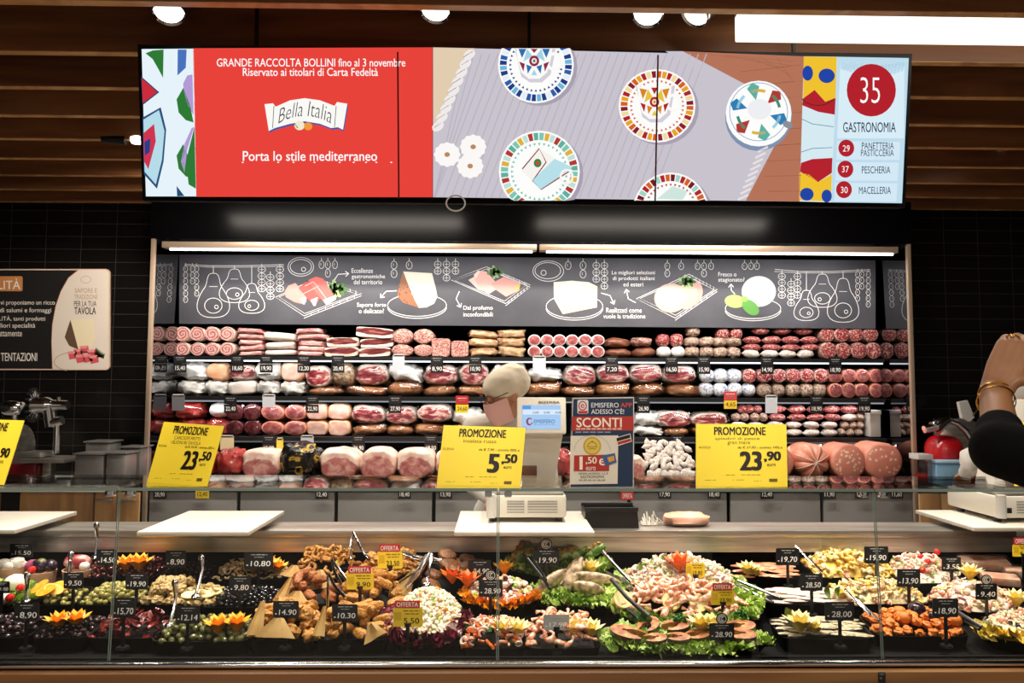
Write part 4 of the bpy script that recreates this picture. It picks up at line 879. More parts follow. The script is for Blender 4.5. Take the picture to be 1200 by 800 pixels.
MM = dict(
  spiral=spiral_mat(), fat=M('pale_fat', [(.35, '#e0bfae'), (.65, '#f5e9df')], 5, .4),
  salcut=M('salami_cut', [(.42, '#7e222a'), (.54, '#a84448'), (.62, '#e2c0b2')], 11, .38, detail=2), salskin=M('salami_skin', [(.4, '#7a3a36'), (.6, '#c9a598')], 7, .55),
  flour=M('floury_casing', [(.35, '#b9a79a'), (.6, '#e6dfd8')], 7, .7, bump=.3), mottled=M('mottled_casing', [(.38, '#7a5a4b'), (.55, '#b79d8b'), (.7, '#d9cabc')], 8, .65, bump=.4),
  white=M('white_mould_casing', [(.3, '#cfc9c6'), (.6, '#f0eeec')], 6, .65, bump=.2), bluewhite=M('printed_casing', [(.38, '#6f86b3'), (.46, '#d7d8de'), (.6, '#efeeee')], 7, .4),
  strip=M('streaky_cut', [(.36, '#a1434a'), (.47, '#c97373'), (.54, '#eed7cc'), (.66, '#b55a5e')], 3.2, .38, detail=3, dist=1.0, stretch=(.7, 1, 3.2)),
  ham=M('cured_ham_cut', [(.34, '#7d2430'), (.5, '#a8404a'), (.58, '#d9a095'), (.66, '#f1ddd2')], 2.6, .3, detail=3, dist=.8), hamskin=M('ham_rind', [(.35, '#e2c7b4'), (.62, '#f3e6dc')], 3, .4),
  orange=M('orange_rind', [(.35, '#6b3a20'), (.5, '#a5683c'), (.66, '#c99468')], 3.5, .5, bump=.4), brown=M('smoked_rind', [(.35, '#5c3326'), (.62, '#945c42')], 4, .4, bump=.3), darkmeat=M('dried_beef_cut', [(.4, '#3f1216'), (.62, '#6e2a2f')], 5, .3),
  lard=M('lard_slab', [(.35, '#e3cfc0'), (.65, '#f6eee7')], 2.5, .4, stretch=(.5, 1, 2)), speck=M('speck_cut', [(.4, '#5a1e22'), (.58, '#8b3a3b'), (.7, '#c98a7c')], 4, .35, stretch=(.6, 1, 2)),
  toast=M('peppered_slab', [(.35, '#a87a52'), (.6, '#dcbd98')], 4, .55, bump=.4), rose=M('rose_cut', [(.36, '#8f4044'), (.55, '#b0605e'), (.66, '#c98882')], 4, .3), beige=M('pale_ham_cut', [(.4, '#dba997'), (.62, '#ecc6b6')], 3, .35), peach=M('peach_ham', [(.4, '#dda078'), (.65, '#efc29c')], 2, .35),
  brawn=M('brawn', [(.4, '#9c5450'), (.52, '#c98d82'), (.6, '#e5c3b4')], 14, .35), cooked=M('cooked_ham_cut', [(.36, '#c67f7e'), (.52, '#dc9f98'), (.66, '#efcfc4')], 3.5, .32, detail=5), cookskin=M('cooked_ham_fat', [(.35, '#efc9b8'), (.6, '#f7e6d9')], 3, .38),
  mort=M('mortadella_cut', [(.0, '#f3dcc6'), (.27, '#f0d0b8'), (.32, '#d98c78'), (1, '#d08270')], 9, .35, tex='voronoi'), mortskin=M('mortadella_skin', [(.4, '#cf7d66'), (.65, '#df977f')], 3, .35),
  bag=M('white_film_bag', [(.35, '#b9b7b2'), (.6, '#ecebe8')], 3.5, .25, bump=.6, bscale=5), foil=M('dark_foil', [(.42, '#14110f'), (.55, '#2a2420'), (.6, '#c7a23a'), (.68, '#1a1613')], 3, .2, bump=.5, bscale=4), redmeat=M('red_film_meat', [(.4, '#8f1f1f'), (.6, '#c8483f')], 3, .3), twine=M('twine', '#e8dcc8', rough=.8), truffle=M('netted_rind', [(.4, '#8f6a4a'), (.6, '#d9c0a0')], 10, .5, bump=.5),
)
def region_mat(name, rind, cut, rx, rz, cz, scale, stretch=(1, 1, 1), rough=.33):
    """rind all over, with an oval sliced face in front"""
    mt, t, p = newmat(name); tc = nd(t, 'ShaderNodeTexCoord'); mp = nd(t, 'ShaderNodeMapping'); mp.inputs['Location'].default_value = (0, 0, -cz/rz); mp.inputs['Scale'].default_value = (1/rx, 0, 1/rz)
    t.links.new(tc.outputs['Object'], mp.inputs[0]); ln = nd(t, 'ShaderNodeVectorMath', operation='LENGTH'); t.links.new(mp.outputs[0], ln.inputs[0])
    v = coords(t); sv = nd(t, 'ShaderNodeVectorMath', operation='MULTIPLY'); sv.inputs[1].default_value = stretch; t.links.new(v, sv.inputs[0])
    nz = nd(t, 'ShaderNodeTexNoise'); nz.inputs['Scale'].default_value = scale; nz.inputs['Detail'].default_value = 4; nz.inputs['Distortion'].default_value = .6; t.links.new(sv.outputs[0], nz.inputs[0])
    n2 = nd(t, 'ShaderNodeTexNoise'); n2.inputs['Scale'].default_value = 3.5; t.links.new(v, n2.inputs[0])
    ad = nd(t, 'ShaderNodeMath', operation='MULTIPLY_ADD'); t.links.new(n2.outputs['Fac'], ad.inputs[0]); ad.inputs[1].default_value = .6; t.links.new(ln.outputs['Value'], ad.inputs[2])
    sx = nd(t, 'ShaderNodeSeparateXYZ'); t.links.new(tc.outputs['Object'], sx.inputs[0]); fr = nd(t, 'ShaderNodeMath', operation='GREATER_THAN'); t.links.new(sx.outputs[1], fr.inputs[0]); fr.inputs[1].default_value = -.3
    a2 = nd(t, 'ShaderNodeMath', operation='MULTIPLY_ADD'); t.links.new(fr.outputs[0], a2.inputs[0]); a2.inputs[1].default_value = 3; t.links.new(ad.outputs[0], a2.inputs[2])
    mr = nd(t, 'ShaderNodeMapRange'); t.links.new(a2.outputs[0], mr.inputs[0]); mr.inputs[1].default_value = 1.24; mr.inputs[2].default_value = 1.34
    mx = nd(t, 'ShaderNodeMix', data_type='RGBA'); t.links.new(mr.outputs[0], mx.inputs[0]); t.links.new(ramp(t, nz.outputs['Fac'], cut), mx.inputs[6]); t.links.new(ramp(t, n2.outputs['Fac'], rind), mx.inputs[7])
    t.links.new(mx.outputs[2], p.inputs['Base Color']); p.inputs['Roughness'].default_value = rough; return mt
MM['hamface'] = region_mat('cured_ham_face', [(.35, '#d9bca8'), (.62, '#f0e2d8')], [(.36, '#6e1a26'), (.48, '#a03a44'), (.56, '#cf8f84'), (.62, '#f1ddd2'), (.68, '#a5404a')], .47, .40, -.04, 3.2, (1, 1, 1.6))
MM['cookface'] = region_mat('cooked_ham_face', [(.35, '#e3b2a2'), (.6, '#f3dccb')], [(.36, '#a85c5a'), (.5, '#c27c76'), (.64, '#d9a398')], .50, .44, -.22, 4.5)
MM['speckface'] = region_mat('speck_face', [(.35, '#d9bfb0'), (.65, '#f0e4dc')], [(.38, '#481418'), (.55, '#7c2e30'), (.68, '#b97a6c')], .52, .34, .10, 4, (.6, 1, 2))
def proto(fn, mats, n=3, name='meat'):
    return [fn(MB(), i).mesh(name, [MM[k] for k in mats]) for i in range(n)]
def cyl(mb, i, rr=.5, wob=.06, fc=.84):                      # axis along y, cut face in front
    mb.lathe([(.02, -.5), (rr*fc, -.5), (rr*max(.95, fc+.02), -.48), (rr, -.45), (rr, .4), (rr*.8, .48), (.02, .5)], axis='y', seg=20, mi=[1, 0, 0, 0, 0, 0])
    mb.v = [Vector((q.x*(1+wob*noise.noise(q*2+Vector((i*5, 0, 0)))), q.y, q.z*(1+wob*noise.noise(q*2+Vector((0, i*5, 9)))))) for q in mb.v]; return mb
def capsule(mb, i, axis='y', p=.6):
    pr = [(.015, -.5), (.09, -.49), (.10, -.46)] + [(.5*abs(sin(pi*(k/12)))**p*.98+.01, -.45+.9*k/12) for k in range(1, 12)] + [(.10, .46), (.09, .49), (.015, .5)]
    mb.lathe(pr, axis=axis, seg=14)
    mb.v = [q*(1+.14*noise.noise(q*3+Vector((i*5, 0, 0)))) for q in mb.v]; return mb
def fat_sl(mb, i, e=.45, amp=.1, fr=2.4): return mb.blob((0, 0, 0), (.5, .5, .5), e, amp, fr, i+3, 20, 12)
def dense(mb, seg, ring, e, amp, fr, i, cut): return mb.blob((0, 0, 0), (.52, .62, .52), e, amp, fr, i+1, seg, ring, 0, None, (0, cut))
def hamf(mb, i): return dense(mb, 32, 20, .8, .14, 1.6, i, -.68)
def cookf(mb, i): return dense(mb, 32, 20, .68, .10, 2, i, -.74)
def blk(mb, i): return mb.blob((0, 0, 0), (.52, .6, .52), .35, .06, 2, i+1, 24, 14, 0, None, (1, -.8))
def crumple(mb, i): return mb.blob((0, 0, 0), (.52, .5, .5), .7, .25, 3.2, i+1, 26, 16)
def pointed(mb, i):
    mb.blob((0, 0, 0), (.5, .5, .5), .35, .05, 2, i, 16, 10)
    return mb
def tied(mb, i):                                     # mortadella end tied with string into lobes
    V = []; n, rg = 40, 9
    for j in range(rg+1):
        r = .5*sin(pi/2*j/rg); y = -.5*cos(pi/2*j/rg)*.55-.12
        for k in range(n):
            a_ = 2*pi*k/n; f = 1-.10*abs(cos(4*a_))**8; V.append(Vector((r*cos(a_)*f, y*f if j else y+.06, r*sin(a_)*f)))
    for k in range(n): a_ = 2*pi*k/n; V.append(Vector((.49*cos(a_), .5, .49*sin(a_))))
    Fs = [(j*n+k, j*n+(k+1) % n, (j+1)*n+(k+1) % n, (j+1)*n+k) for j in range(rg+1) for k in range(n)]
    mb.add(V, Fs); 
    for k in range(4): a_ = pi*k/4+pi/8; mb.tube([(.5*sin(b)*cos(a_), -.5*cos(b)*.57-.125, .5*sin(b)*sin(a_)) for b in [radians(x) for x in range(-90, 91, 10)]], .008, 6, 1)
    return mb
K = {
 'roll': ('rolled_pancetta', 'pancetta', 'rolled pancetta with spiral cut face', proto(lambda m_, i: cyl(m_, i, .5, .14, .95), ['fat', 'spiral'], 4), 0),
 'strip': ('pancetta_slab', 'pancetta', 'streaky red and white pancetta slab', proto(lambda m_, i: fat_sl(m_, i, .4, .22), ['strip']), 0),
 'lard': ('lard_slab', 'lard', 'creamy white lard slab', proto(fat_sl, ['lard']), 0),
 'speck': ('speck_slab', 'speck', 'dark red speck slab with white rind', proto(lambda m_, i: dense(m_, 32, 20, .35, .07, 2, i, -.8), ['speckface']), 0),
 'toast': ('peppered_bacon', 'bacon', 'brown peppered bacon slab', proto(lambda m_, i: fat_sl(m_, i, .6, .25), ['toast']), 0),
 'brawn': ('brawn_round', 'cold cut', 'coarse pink brawn with round cut face', proto(cyl, ['salskin', 'brawn']), 0),
 'brawnblock': ('brawn_block', 'cold cut', 'square coarse brawn block', proto(blk, ['brawn', 'brawn']), 0),
 'loin': ('cured_loin', 'cold cut', 'round cured loin with rosy cut face', proto(cyl, ['white', 'rose']), 0),
 'dark': ('smoked_ham', 'ham', 'dark smoked ham half', proto(lambda m_, i: fat_sl(m_, i, .8, .2), ['brown']), 0),
 'pinkdark': ('smoked_shank', 'ham', 'pinkish smoked ham piece', proto(lambda m_, i: fat_sl(m_, i, .8, .2), ['salskin']), 0),
 'tworound': ('netted_salami', 'salami', 'red and white marbled round salami', proto(lambda m_, i: fat_sl(m_, i, .85, .1), ['salcut']), 0),
 'whiteround': ('white_salami', 'salami', 'white mould round salami', proto(lambda m_, i: fat_sl(m_, i, .85, .08), ['white']), 0),
 'mottled': ('mottled_salami', 'salami', 'rough mottled country salami', proto(lambda m_, i: fat_sl(m_, i, .8, .22, 3), ['mottled']), 0),
 'sausage': ('red_sausage', 'sausage', 'short red sausage lying sideways', proto(lambda m_, i: capsule(m_, i, 'x', .4), ['salcut']), 0),
 'wsausage': ('floury_sausage', 'sausage', 'short white floury sausage lying sideways', proto(lambda m_, i: capsule(m_, i, 'x', .4), ['flour']), 0),
 'finoc': ('salami_log', 'salami', 'large salami with speckled cut face', proto(cyl, ['salskin', 'salcut']), 0),
 'blue': ('printed_salami', 'salami', 'white salami in blue printed casing', proto(lambda m_, i: fat_sl(m_, i, .85, .05), ['bluewhite']), 0),
 'pinkcut': ('soppressata', 'salami', 'salami with smooth pink cut face', proto(cyl, ['mortskin', 'rose']), 1),
 'greyend': ('grey_salami', 'salami', 'grey mould salami end', proto(lambda m_, i: fat_sl(m_, i, .85, .1), ['mottled']), 0),
 'bag': ('bagged_ham', 'ham', 'ham sealed in white film', proto(crumple, ['bag']), 0),
 'peach': ('peach_ham', 'ham', 'peach coloured boned ham', proto(hamf, ['peach', 'peach']), 0),
 'ham': ('cured_ham', 'ham', 'cured ham half with red cut face', proto(hamf, ['hamface']), 1),
 'hambrown': ('rind_ham', 'ham', 'brown rind ham lying flat in film', proto(lambda m_, i: fat_sl(m_, i, .75, .16), ['orange']), 1),
 'net': ('netted_ham', 'ham', 'netted golden ham', proto(lambda m_, i: fat_sl(m_, i, .8, .15), ['truffle']), 1),
 'redmeat': ('red_packed_meat', 'packed meat', 'red meat piece sealed in film', proto(crumple, ['redmeat']), 1),
 'egg': ('white_culatello', 'ham', 'smooth white egg shaped ham', proto(lambda m_, i: fat_sl(m_, i, .95, .04), ['white']), 0),
 'mocetta': ('dried_beef', 'dried beef', 'almost black dried beef round', proto(cyl, ['darkmeat', 'darkmeat']), 1),
 'oval': ('rosy_ham_oval', 'ham', 'oval ham with flat rosy cut face', proto(cyl, ['mortskin', 'rose']), 1),
 'beige': ('roast_ham', 'ham', 'pale beige roast ham with cut face', proto(lambda m_, i: m_.blob((0, 0, 0), (.54, .6, .54), .62, .08, 2, i+1, 28, 18, 0, None, (1, -.78)), ['peach', 'beige']), 0),
 'cooked': ('cooked_ham', 'cooked ham', 'large pink cooked ham with white fat', proto(cookf, ['cookface']), 0),
 'foilham': ('foil_ham', 'cooked ham', 'ham in black and gold foil', proto(crumple, ['foil']), 0),
 'mort': ('mortadella', 'mortadella', 'huge mortadella with speckled cut face', proto(lambda m_, i: cyl(m_, i, .5, .02), ['mortskin', 'mort']), 0),
 'tied': ('tied_mortadella', 'mortadella', 'string tied mortadella end', proto(tied, ['mortskin', 'twine'], 1), 0),
 'wood': ('small_salami', 'salami', 'thin salami end with brown casing', proto(capsule, ['mottled']), 0),
 'thinred': ('thin_red_salami', 'salami', 'thin dark red salami', proto(capsule, ['salcut']), 0),
 'bean': ('white_salamino', 'salami', 'tiny white salami', proto(lambda m_, i: capsule(m_, i, 'x', .7), ['flour']), 0),
}
WRAP = [MB().blob((0, 0, 0), (.56, .56, .56), .7, .22, 3.5, i+11, 24, 14).mesh('film', [MT['wrap']]) for i in range(3)]
SHELF = ['top shelf', 'second shelf', 'third shelf', 'bottom deck']
REG = {}
def put(kind, x0, x1, y0, y1, row, depth=None, dy=0, snap=True, tilt=0, film=None):
    nm, cat, desc, prot, wr = K[kind]; wr = wr if film is None else film
    Y = SYF+.05+dy
    if row == 3: Y = CYF+.07+dy
    ys = ROWY[row] if row < 3 else 558.5
    a_, b_ = at(x0, (y0+y1)/2, Y), at(x1, (y0+y1)/2, Y); zt_ = at((x0+x1)/2, y0, Y).z; zb = at((x0+x1)/2, y1, Y).z
    base = RZ[row]+.0005 if row < 3 else .9855
    low = abs(y1-ys) < 6
    if low: zb = base
    wd, h = (b_.x-a_.x)*1.03, max(.02, zt_-zb)*(1.0)
    d = depth or min(.30, max(.12, wd))
    jt = rnd.uniform(-5, 5) if wd < .4 and kind not in ('mort', 'tied', 'cooked', 'beige', 'brawnblock') else 0
    o = inst(nm, prot[rnd.randrange(len(prot))], ((a_.x+b_.x)/2, Y+d*.5+rnd.uniform(0, .012), zb+h/2), (0, radians(tilt+jt), 0), (wd*rnd.uniform(.95, 1.03), d, h*rnd.uniform(.94, 1.0)))
    tag(o, desc, cat, desc+' on the '+SHELF[row]); REG.setdefault((desc, row), []).append((o, (x0+x1)/2, (y0+y1)/2))
    if wr:
        c = bpy.data.objects.new('plastic_film', WRAP[rnd.randrange(3)]); COL.objects.link(c); c.parent = o; WM[c] = WM[o]
    return o
def grid(kind, xs, ys, r, row, ry=None, **kw):
    for y in ys if isinstance(ys, (list, tuple)) else [ys]:
        for x in xs: put(kind, x-r, x+r, y-(ry or r), y+(ry or r), row, **kw)
# --- top shelf
grid('roll', (213, 230.5, 248, 265.5), (391, 409.5), 8.7, 0, 8.8)
for i, y in enumerate((384, 391, 397.5, 404, 411)): put('strip', 277, 306+(i % 2)*1.5, y, y+6.8, 0, .26)
for y0, y1, x0, x1 in ((388.5, 399.5, 306, 346), (399.5, 409, 307, 344), (409, 418, 306, 345)): put('lard', x0, x1, y0, y1, 0, .28)
for i, y in enumerate((384, 391, 398, 404.5, 411)): put('strip', 346.5, 375+(0, 7, 5, 4, 3)[i], y, y+7.2, 0, .26)
for x0, x1, y0, y1 in ((382, 419, 395, 406.5), (380, 418, 406.5, 417.5), (418, 459, 383.5, 395.5), (422, 460, 396, 407), (420, 457, 407, 418)): put('speck', x0, x1, y0, y1, 0, .26)
for x in (471.5, 496.5): put('brawn', x-12, x+12, 384.5, 403, 0); put('brawn', x-12, x+12, 403, 418, 0)
put('brawnblock', 505.5, 527, 396, 418, 0, .2, -.02); put('brawnblock', 528.5, 548.5, 399, 418, 0, .2, -.02)
for i, (y0, y1) in enumerate(((386, 395.5), (395.5, 406), (406, 417))): put('toast', 549, 582+(i % 2)*2, y0, y1, 0, .26); put('toast', 583, 616-(i % 2), y0-1, y1, 0, .26)
grid('loin', (626.5, 641.5, 656, 671, 686, 701), (398.2, 411.3), 7.5, 0, 6.7)
put('dark', 709, 740, 395, 407, 0, .22); put('dark', 710, 742, 407, 418, 0, .22); put('pinkdark', 741, 767, 394, 406, 0, .22); put('dark', 743, 770, 406, 418, 0, .22)
grid('tworound', (779, 795), 398, 7.8, 0); grid('whiteround', (780, 796.5), 411.5, 8, 0, 6.8)
for x in (812.5, 830, 846, 862): put('mottled', x-8.5, x+8.5, 394, 405.5, 0); put('mottled', x-8, x+8.5, 405.5, 418, 0)
put('mottled', 806, 822, 380, 394, 0); grid('tworound', (849, 864.5), 390, 8, 0)
for y, xs in ((387, (894, 919.5, 945)), (398, (884, 907, 929.5, 952)), (406.8, (884, 907, 929.5, 952))): grid('sausage', xs, y, 11.3, 0, 4.7, depth=.08)
grid('wsausage', (883, 905, 926, 947), 413.6, 10.5, 0, 4.8, depth=.09)
grid('finoc', (970.5, 987, 1004, 1021.5), 391.7, 9, 0, 8.8); grid('finoc', (971.5, 989.5, 1007.5, 1025), 409.5, 9, 0, 8.8)
# --- second shelf
for x0, x1 in ((204, 236), (236.5, 264.5), (298.5, 325.5), (326, 356)): put('bag', x0, x1, 445, 465, 1)
put('lard', 265, 298, 445.5, 465, 1, .2)
put('bag', 205, 241, 423, 445, 1); put('peach', 239.5, 267, 423.5, 446, 1); put('ham', 266.5, 298, 426.5, 445.5, 1); put('bag', 299, 328, 423.5, 445, 1); put('beige', 328.5, 354.5, 424, 446, 1); put('ham', 356, 386, 428, 453, 1, film=0); put('net', 387, 415, 424, 452, 1)
put('hambrown', 358, 401, 453, 465, 1); put('hambrown', 402, 453, 452, 465, 1); put('ham', 416, 453, 425, 451, 1); put('bag', 452, 496, 425, 447, 1, tilt=14); put('hambrown', 453, 493, 446, 465, 1)
put('ham', 497, 535, 426, 451, 1); put('hambrown', 495, 534, 451, 465, 1); put('ham', 538, 573, 425, 451, 1); put('hambrown', 535, 575, 451, 465, 1); put('ham', 577, 597, 427, 450, 1); put('ham', 597, 616, 424, 447, 1); put('hambrown', 577, 615, 450, 465, 1)
put('bag', 617, 659, 430, 447, 1); put('hambrown', 617, 659, 447, 465, 1); put('ham', 662, 699, 427, 452, 1); put('hambrown', 660, 698, 452, 465, 1); put('ham', 701, 738, 426, 448, 1); put('hambrown', 700, 741, 448, 465, 1); put('ham', 740, 777, 425, 448, 1); put('hambrown', 743, 781, 448, 465, 1); put('ham', 778, 818, 427, 449, 1); put('hambrown', 784, 825, 449, 465, 1)
grid('blue', (831, 846.5, 862.5), 440, 8.7, 1); grid('blue', (830, 846.5, 863.5, 880), 456.5, 8.6, 1)
grid('finoc', (879.5, 896.5, 914.5, 930.5, 947, 963), 440, 8.4, 1); grid('pinkcut', (980, 997, 1012, 1028), 440, 8.2, 1)
grid('greyend', (898, 914.5, 932, 948, 963), 456.5, 8.3, 1); grid('pinkcut', (980, 996, 1011.5, 1028.5), 456.5, 8, 1)
# --- third shelf
put('redmeat', 202, 233, 470, 491, 2); put('redmeat', 203, 236, 491, 512, 2); put('egg', 240, 267, 470.5, 490, 2); put('redmeat', 238, 268, 491, 512, 2)
grid('mocetta', (274.5, 295), (482.5, 502), 10, 2); grid('oval', (319, 345.5), (483, 502), 13, 2, 9.2); grid('beige', (370.5, 396.5), (482, 502), 12.3, 2, 9.6)
put('ham', 410, 450, 474, 496, 2); put('ham', 452, 487, 475, 498, 2); put('ham', 488, 529, 472, 495, 2); put('bag', 531, 566, 478, 497, 2); put('hambrown', 411, 451, 497, 512, 2); put('hambrown', 452, 482, 498, 512, 2); put('hambrown', 484, 521, 496, 512, 2); put('hambrown', 524, 566, 497, 512, 2)
put('ham', 568, 602, 474, 496, 2); put('hambrown', 568, 602, 496, 512, 2)
put('bag', 744, 777, 482, 499, 2); put('bag', 744, 779, 499, 512, 2); put('ham', 771.5, 811, 481, 501, 2); put('hambrown', 779.5, 810, 501, 512, 2); put('ham', 812, 855, 483, 500, 2); put('hambrown', 812, 855, 500, 512, 2)
grid('thinred', (873, 881.5, 891), 479, 5.4, 2); grid('wood', (866, 876, 887.5, 897.5), 489, 5.4, 2); grid('wsausage', (868, 889), 499, 10, 2, 4.8, depth=.08)
grid('wsausage', (868, 889, 909), 507, 10, 2, 4.8, depth=.08)
grid('sausage', (914, 937, 959, 978.5, 998.5), 479.5, 10.5, 2, 5.2, depth=.09); grid('sausage', (914, 937, 959, 979), 489, 10.5, 2, 4.6, depth=.09); put('wsausage', 990, 1006, 484.5, 494, 2, .09)
grid('wsausage', (912, 933.5, 954, 975), 498, 10, 2, 4.6, depth=.09); grid('wsausage', (912, 933.5, 954, 975), 507, 10, 2, 4.6, depth=.09)
put('thinred', 1009, 1018, 476, 486, 2); grid('wood', (1003, 1012), 489.5, 5, 2); grid('wood', (994, 1003.5, 1012), 498.5, 5, 2); grid('wood', (990, 1000, 1010), 507, 5.2, 2)
# --- bottom deck
put('redmeat', 250, 281, 527, 557, 3, .2); put('cooked', 282, 324, 527, 558, 3, .26); put('foilham', 325, 371, 521, 557, 3, .26); put('cooked', 372, 419, 526, 558, 3, .28); put('cooked', 420, 463, 526, 558, 3, .28); put('cooked', 464, 509, 526, 558, 3, .28); put('cooked', 511, 548, 527, 558, 3, .28)
put('redmeat', 216, 248, 530, 557, 3, .2); put('redmeat', 180, 214, 530, 557, 3, .2)
put('redmeat', 648, 672, 527, 557, 3, .2); put('cooked', 738, 757, 535, 558, 3, .2)
for j in range(10):
    for i in range(8):
        yy = 553.5-j*3.7; x = 752+i*8.4+(j % 2)*4+rnd.uniform(-3.5, 3.5); yy += rnd.uniform(-1.5, .5) if j else 0
        if x < 750+j*.8 or x > 816-j*1.2: continue
        put('bean', x-5.8, x+5.8, yy-3.4, yy+3.4, 3, .036, .012*j, tilt=rnd.uniform(-85, 85))
put('mort', 890, 931, 520.5, 558, 3, .34); put('mort', 846, 887, 521, 558, 3, .34); put('tied', 939, 979, 520.5, 558, 3, .3, -.04); put('mort', 976, 1016.5, 519.5, 558, 3, .36); put('mort', 1014, 1059, 517.5, 558, 3, .38, .0)
# labels: each by its row and its count from the left
OW = ['first', 'second', 'third', 'fourth', 'fifth', 'sixth', 'seventh', 'eighth', 'ninth', 'tenth', 'eleventh', 'twelfth', 'thirteenth', 'fourteenth', 'fifteenth', 'sixteenth', 'seventeenth', 'eighteenth', 'nineteenth', 'twentieth']
for (desc, row), L in REG.items():
    if desc == 'tiny white salami':
        for o, _, _ in L: o['label'] = 'tiny white salami in the loose heap left of the yellow sign'
        continue
    layers = []
    for q in sorted(L, key=lambda q: q[2]):
        if layers and abs(layers[-1][0][2]-q[2]) < 4.2: layers[-1].append(q)
        else: layers.append([q])
    for k, ly in enumerate(layers):
        ly.sort(key=lambda q: q[1])
        for i, (o, x, y) in enumerate(ly):
            lay = '' if len(layers) == 1 else (', '+OW[k]+' layer from above' if len(layers) > 2 else (', upper layer' if k == 0 else ', lower layer'))
            o['label'] = desc+(', '+OW[i]+' from left' if len(ly) > 1 else '')+lay+', '+SHELF[row]
# --- price tags on the shelf rails
TAGM = M('black_tag', '#17171a', rough=.4)
def tagcard(px, py, text, row, lab, w_=15, two=True, col='#17171a', tc='#f4f2ee', Y=None, top='#17171a'):
    Y = Y or SYF-.035; pl = vplane(Y); c = pl.hit(px, py)
    t = thing('shelf_price_tag', lab, 'price tag', c, 'price tags on the '+row)
    if two: MB().sweep([pl.hit(*p) for p in rq(px-w_/2, py-10.5, px+w_/2, py-.6)], (0, .002, 0)).build('name_card', M('tag_top', top, rough=.4), t, False)
    MB().sweep([pl.hit(*p) for p in rq(px-w_/2, py, px+w_/2, py+9.8)], (0, .002, 0)).build('price_card', M('tag_base', col, rough=.4), t, False)
    A = Art(pl, .0008, .0002)
    if two: A.dashes(px-5, py-7.5, px+5, .8, '#a9a9a9' if top == '#17171a' else '#f0d0d0', 3, 1).dashes(px-4, py-5, px+4, .7, '#8a8a8a', 2, 2)
    if text: A.text(text, px-5.6, py+2.2, px+5.9, py+7.8, tc, .012)
    A.build('lettering', t)
def clearcard(px, py, row, lab, w_=15, h=20, Y=None, col='#c9ced6'):
    pl = vplane(Y or SYF-.035); t = thing('blank_tag', lab, 'price tag', pl.hit(px, py), 'blank tags on the '+row)
    MB().sweep([pl.hit(*p) for p in rq(px-w_/2, py-h/2, px+w_/2, py+h/2)], (0, .002, 0)).build('sleeve', M('pale_sleeve', col, rough=.2, alpha=1), t, False)
    MB().sweep([pl.hit(*p) for p in rq(px-w_/2+1, py-h/2-1.5, px+w_/2-1, py-h/2+1.5)], (0, .004, 0)).build('clip', MT['lgrey'], t, False)
for x, s_ in ((211, '15,40'), (278, '18,60'), (312, '19,90'), (356, '12,20'), (396, '20,40'), (512, '8,90'), (557, '10,90'), (717, '7,20'), (787, '16,50'), (825, '15,90'), (899, '14,90'), (979, '18,90')):
    tagcard(x, 427.5+(x-600)*.003, s_, 'top shelf', 'black shelf tag reading %s under the top shelf%s' % (s_, ', right half' if s_ == '18,90' else ''))
clearcard(467, 425, 'top shelf', 'pale blank sleeve under the round brawns of the top shelf', 14, 18); clearcard(632, 426, 'top shelf', 'white blank card under the round cured loins', 15, 16, col='#eceae6')
for x, s_ in ((270, '22,40'), (366, '22,90'), (463, '27,90'), (754, '26,90'), (957, '18,90'), (1013, '19,90')):
    tagcard(x, 474, s_, 'second shelf', 'black shelf tag reading %s under the second shelf' % s_)
clearcard(209, 472, 'second shelf', 'grey blank sleeve at the left end under the second shelf', 15, 18, col='#77757a'); clearcard(315, 470, 'second shelf', 'pale blank sleeve above the oval hams', 15, 14); clearcard(904, 474, 'second shelf', 'pale blank sleeve among the red sausages', 14, 20)
tagcard(541.5, 474, '24,60', 'second shelf', 'red and yellow offer tag beside the worker\'s mask', 15, True, '#e8cf3a', '#3a2f08', top='#b3242c'); tagcard(856, 469, '4,65', 'second shelf', 'red and yellow offer tag left of the thin salamis', 15, True, '#e8c23a', '#3a2f08', top='#c2464a')
for x, s_ in ((315, '15,90'), (420, '26,90'), (505, '19,50'), (794, '21,90')): tagcard(x, 520, s_, 'third shelf', 'black shelf tag reading %s under the third shelf' % s_)
clearcard(266, 519, 'third shelf', 'cream card on the rail above the red packed meat', 16, 16, col='#e6ddb0'); clearcard(360, 520, 'third shelf', 'pale blank sleeve above the foil ham', 15, 18); clearcard(328, 521, 'third shelf', 'small yellow card above the foil ham', 8, 14, col='#e2c84a')
for x, s_ in ((187, '20,90'), (377, '12,40'), (474, '18,40'), (522, '13,90'), (779, '17,90'), (837, '18,40'), (899, '12,40'), (972, '11,90'), (1010, '10,40'), (1051, '11,60')):
    w2 = {'12,40': 'under the foil ham' if x < 500 else 'behind the right yellow sign', '18,40': 'under the cooked hams' if x < 600 else 'left of the right yellow sign'}.get(s_, 'on the cabinet base')
    tagcard(x, 574.5, s_, 'cabinet base', 'black base tag reading %s %s' % (s_, w2), 15, False, Y=CYF-.012)
tagcard(237, 574, '12,40', 'cabinet base', 'yellow price tag on the cabinet base', 16, False, '#e8c72a', '#3a2f08', Y=CYF-.012)
tagcard(735, 576, 'OFFERTA', 'cabinet base', 'small red offer tag on the cabinet base behind the poster', 15, False, '#c2302f', Y=CYF-.012)
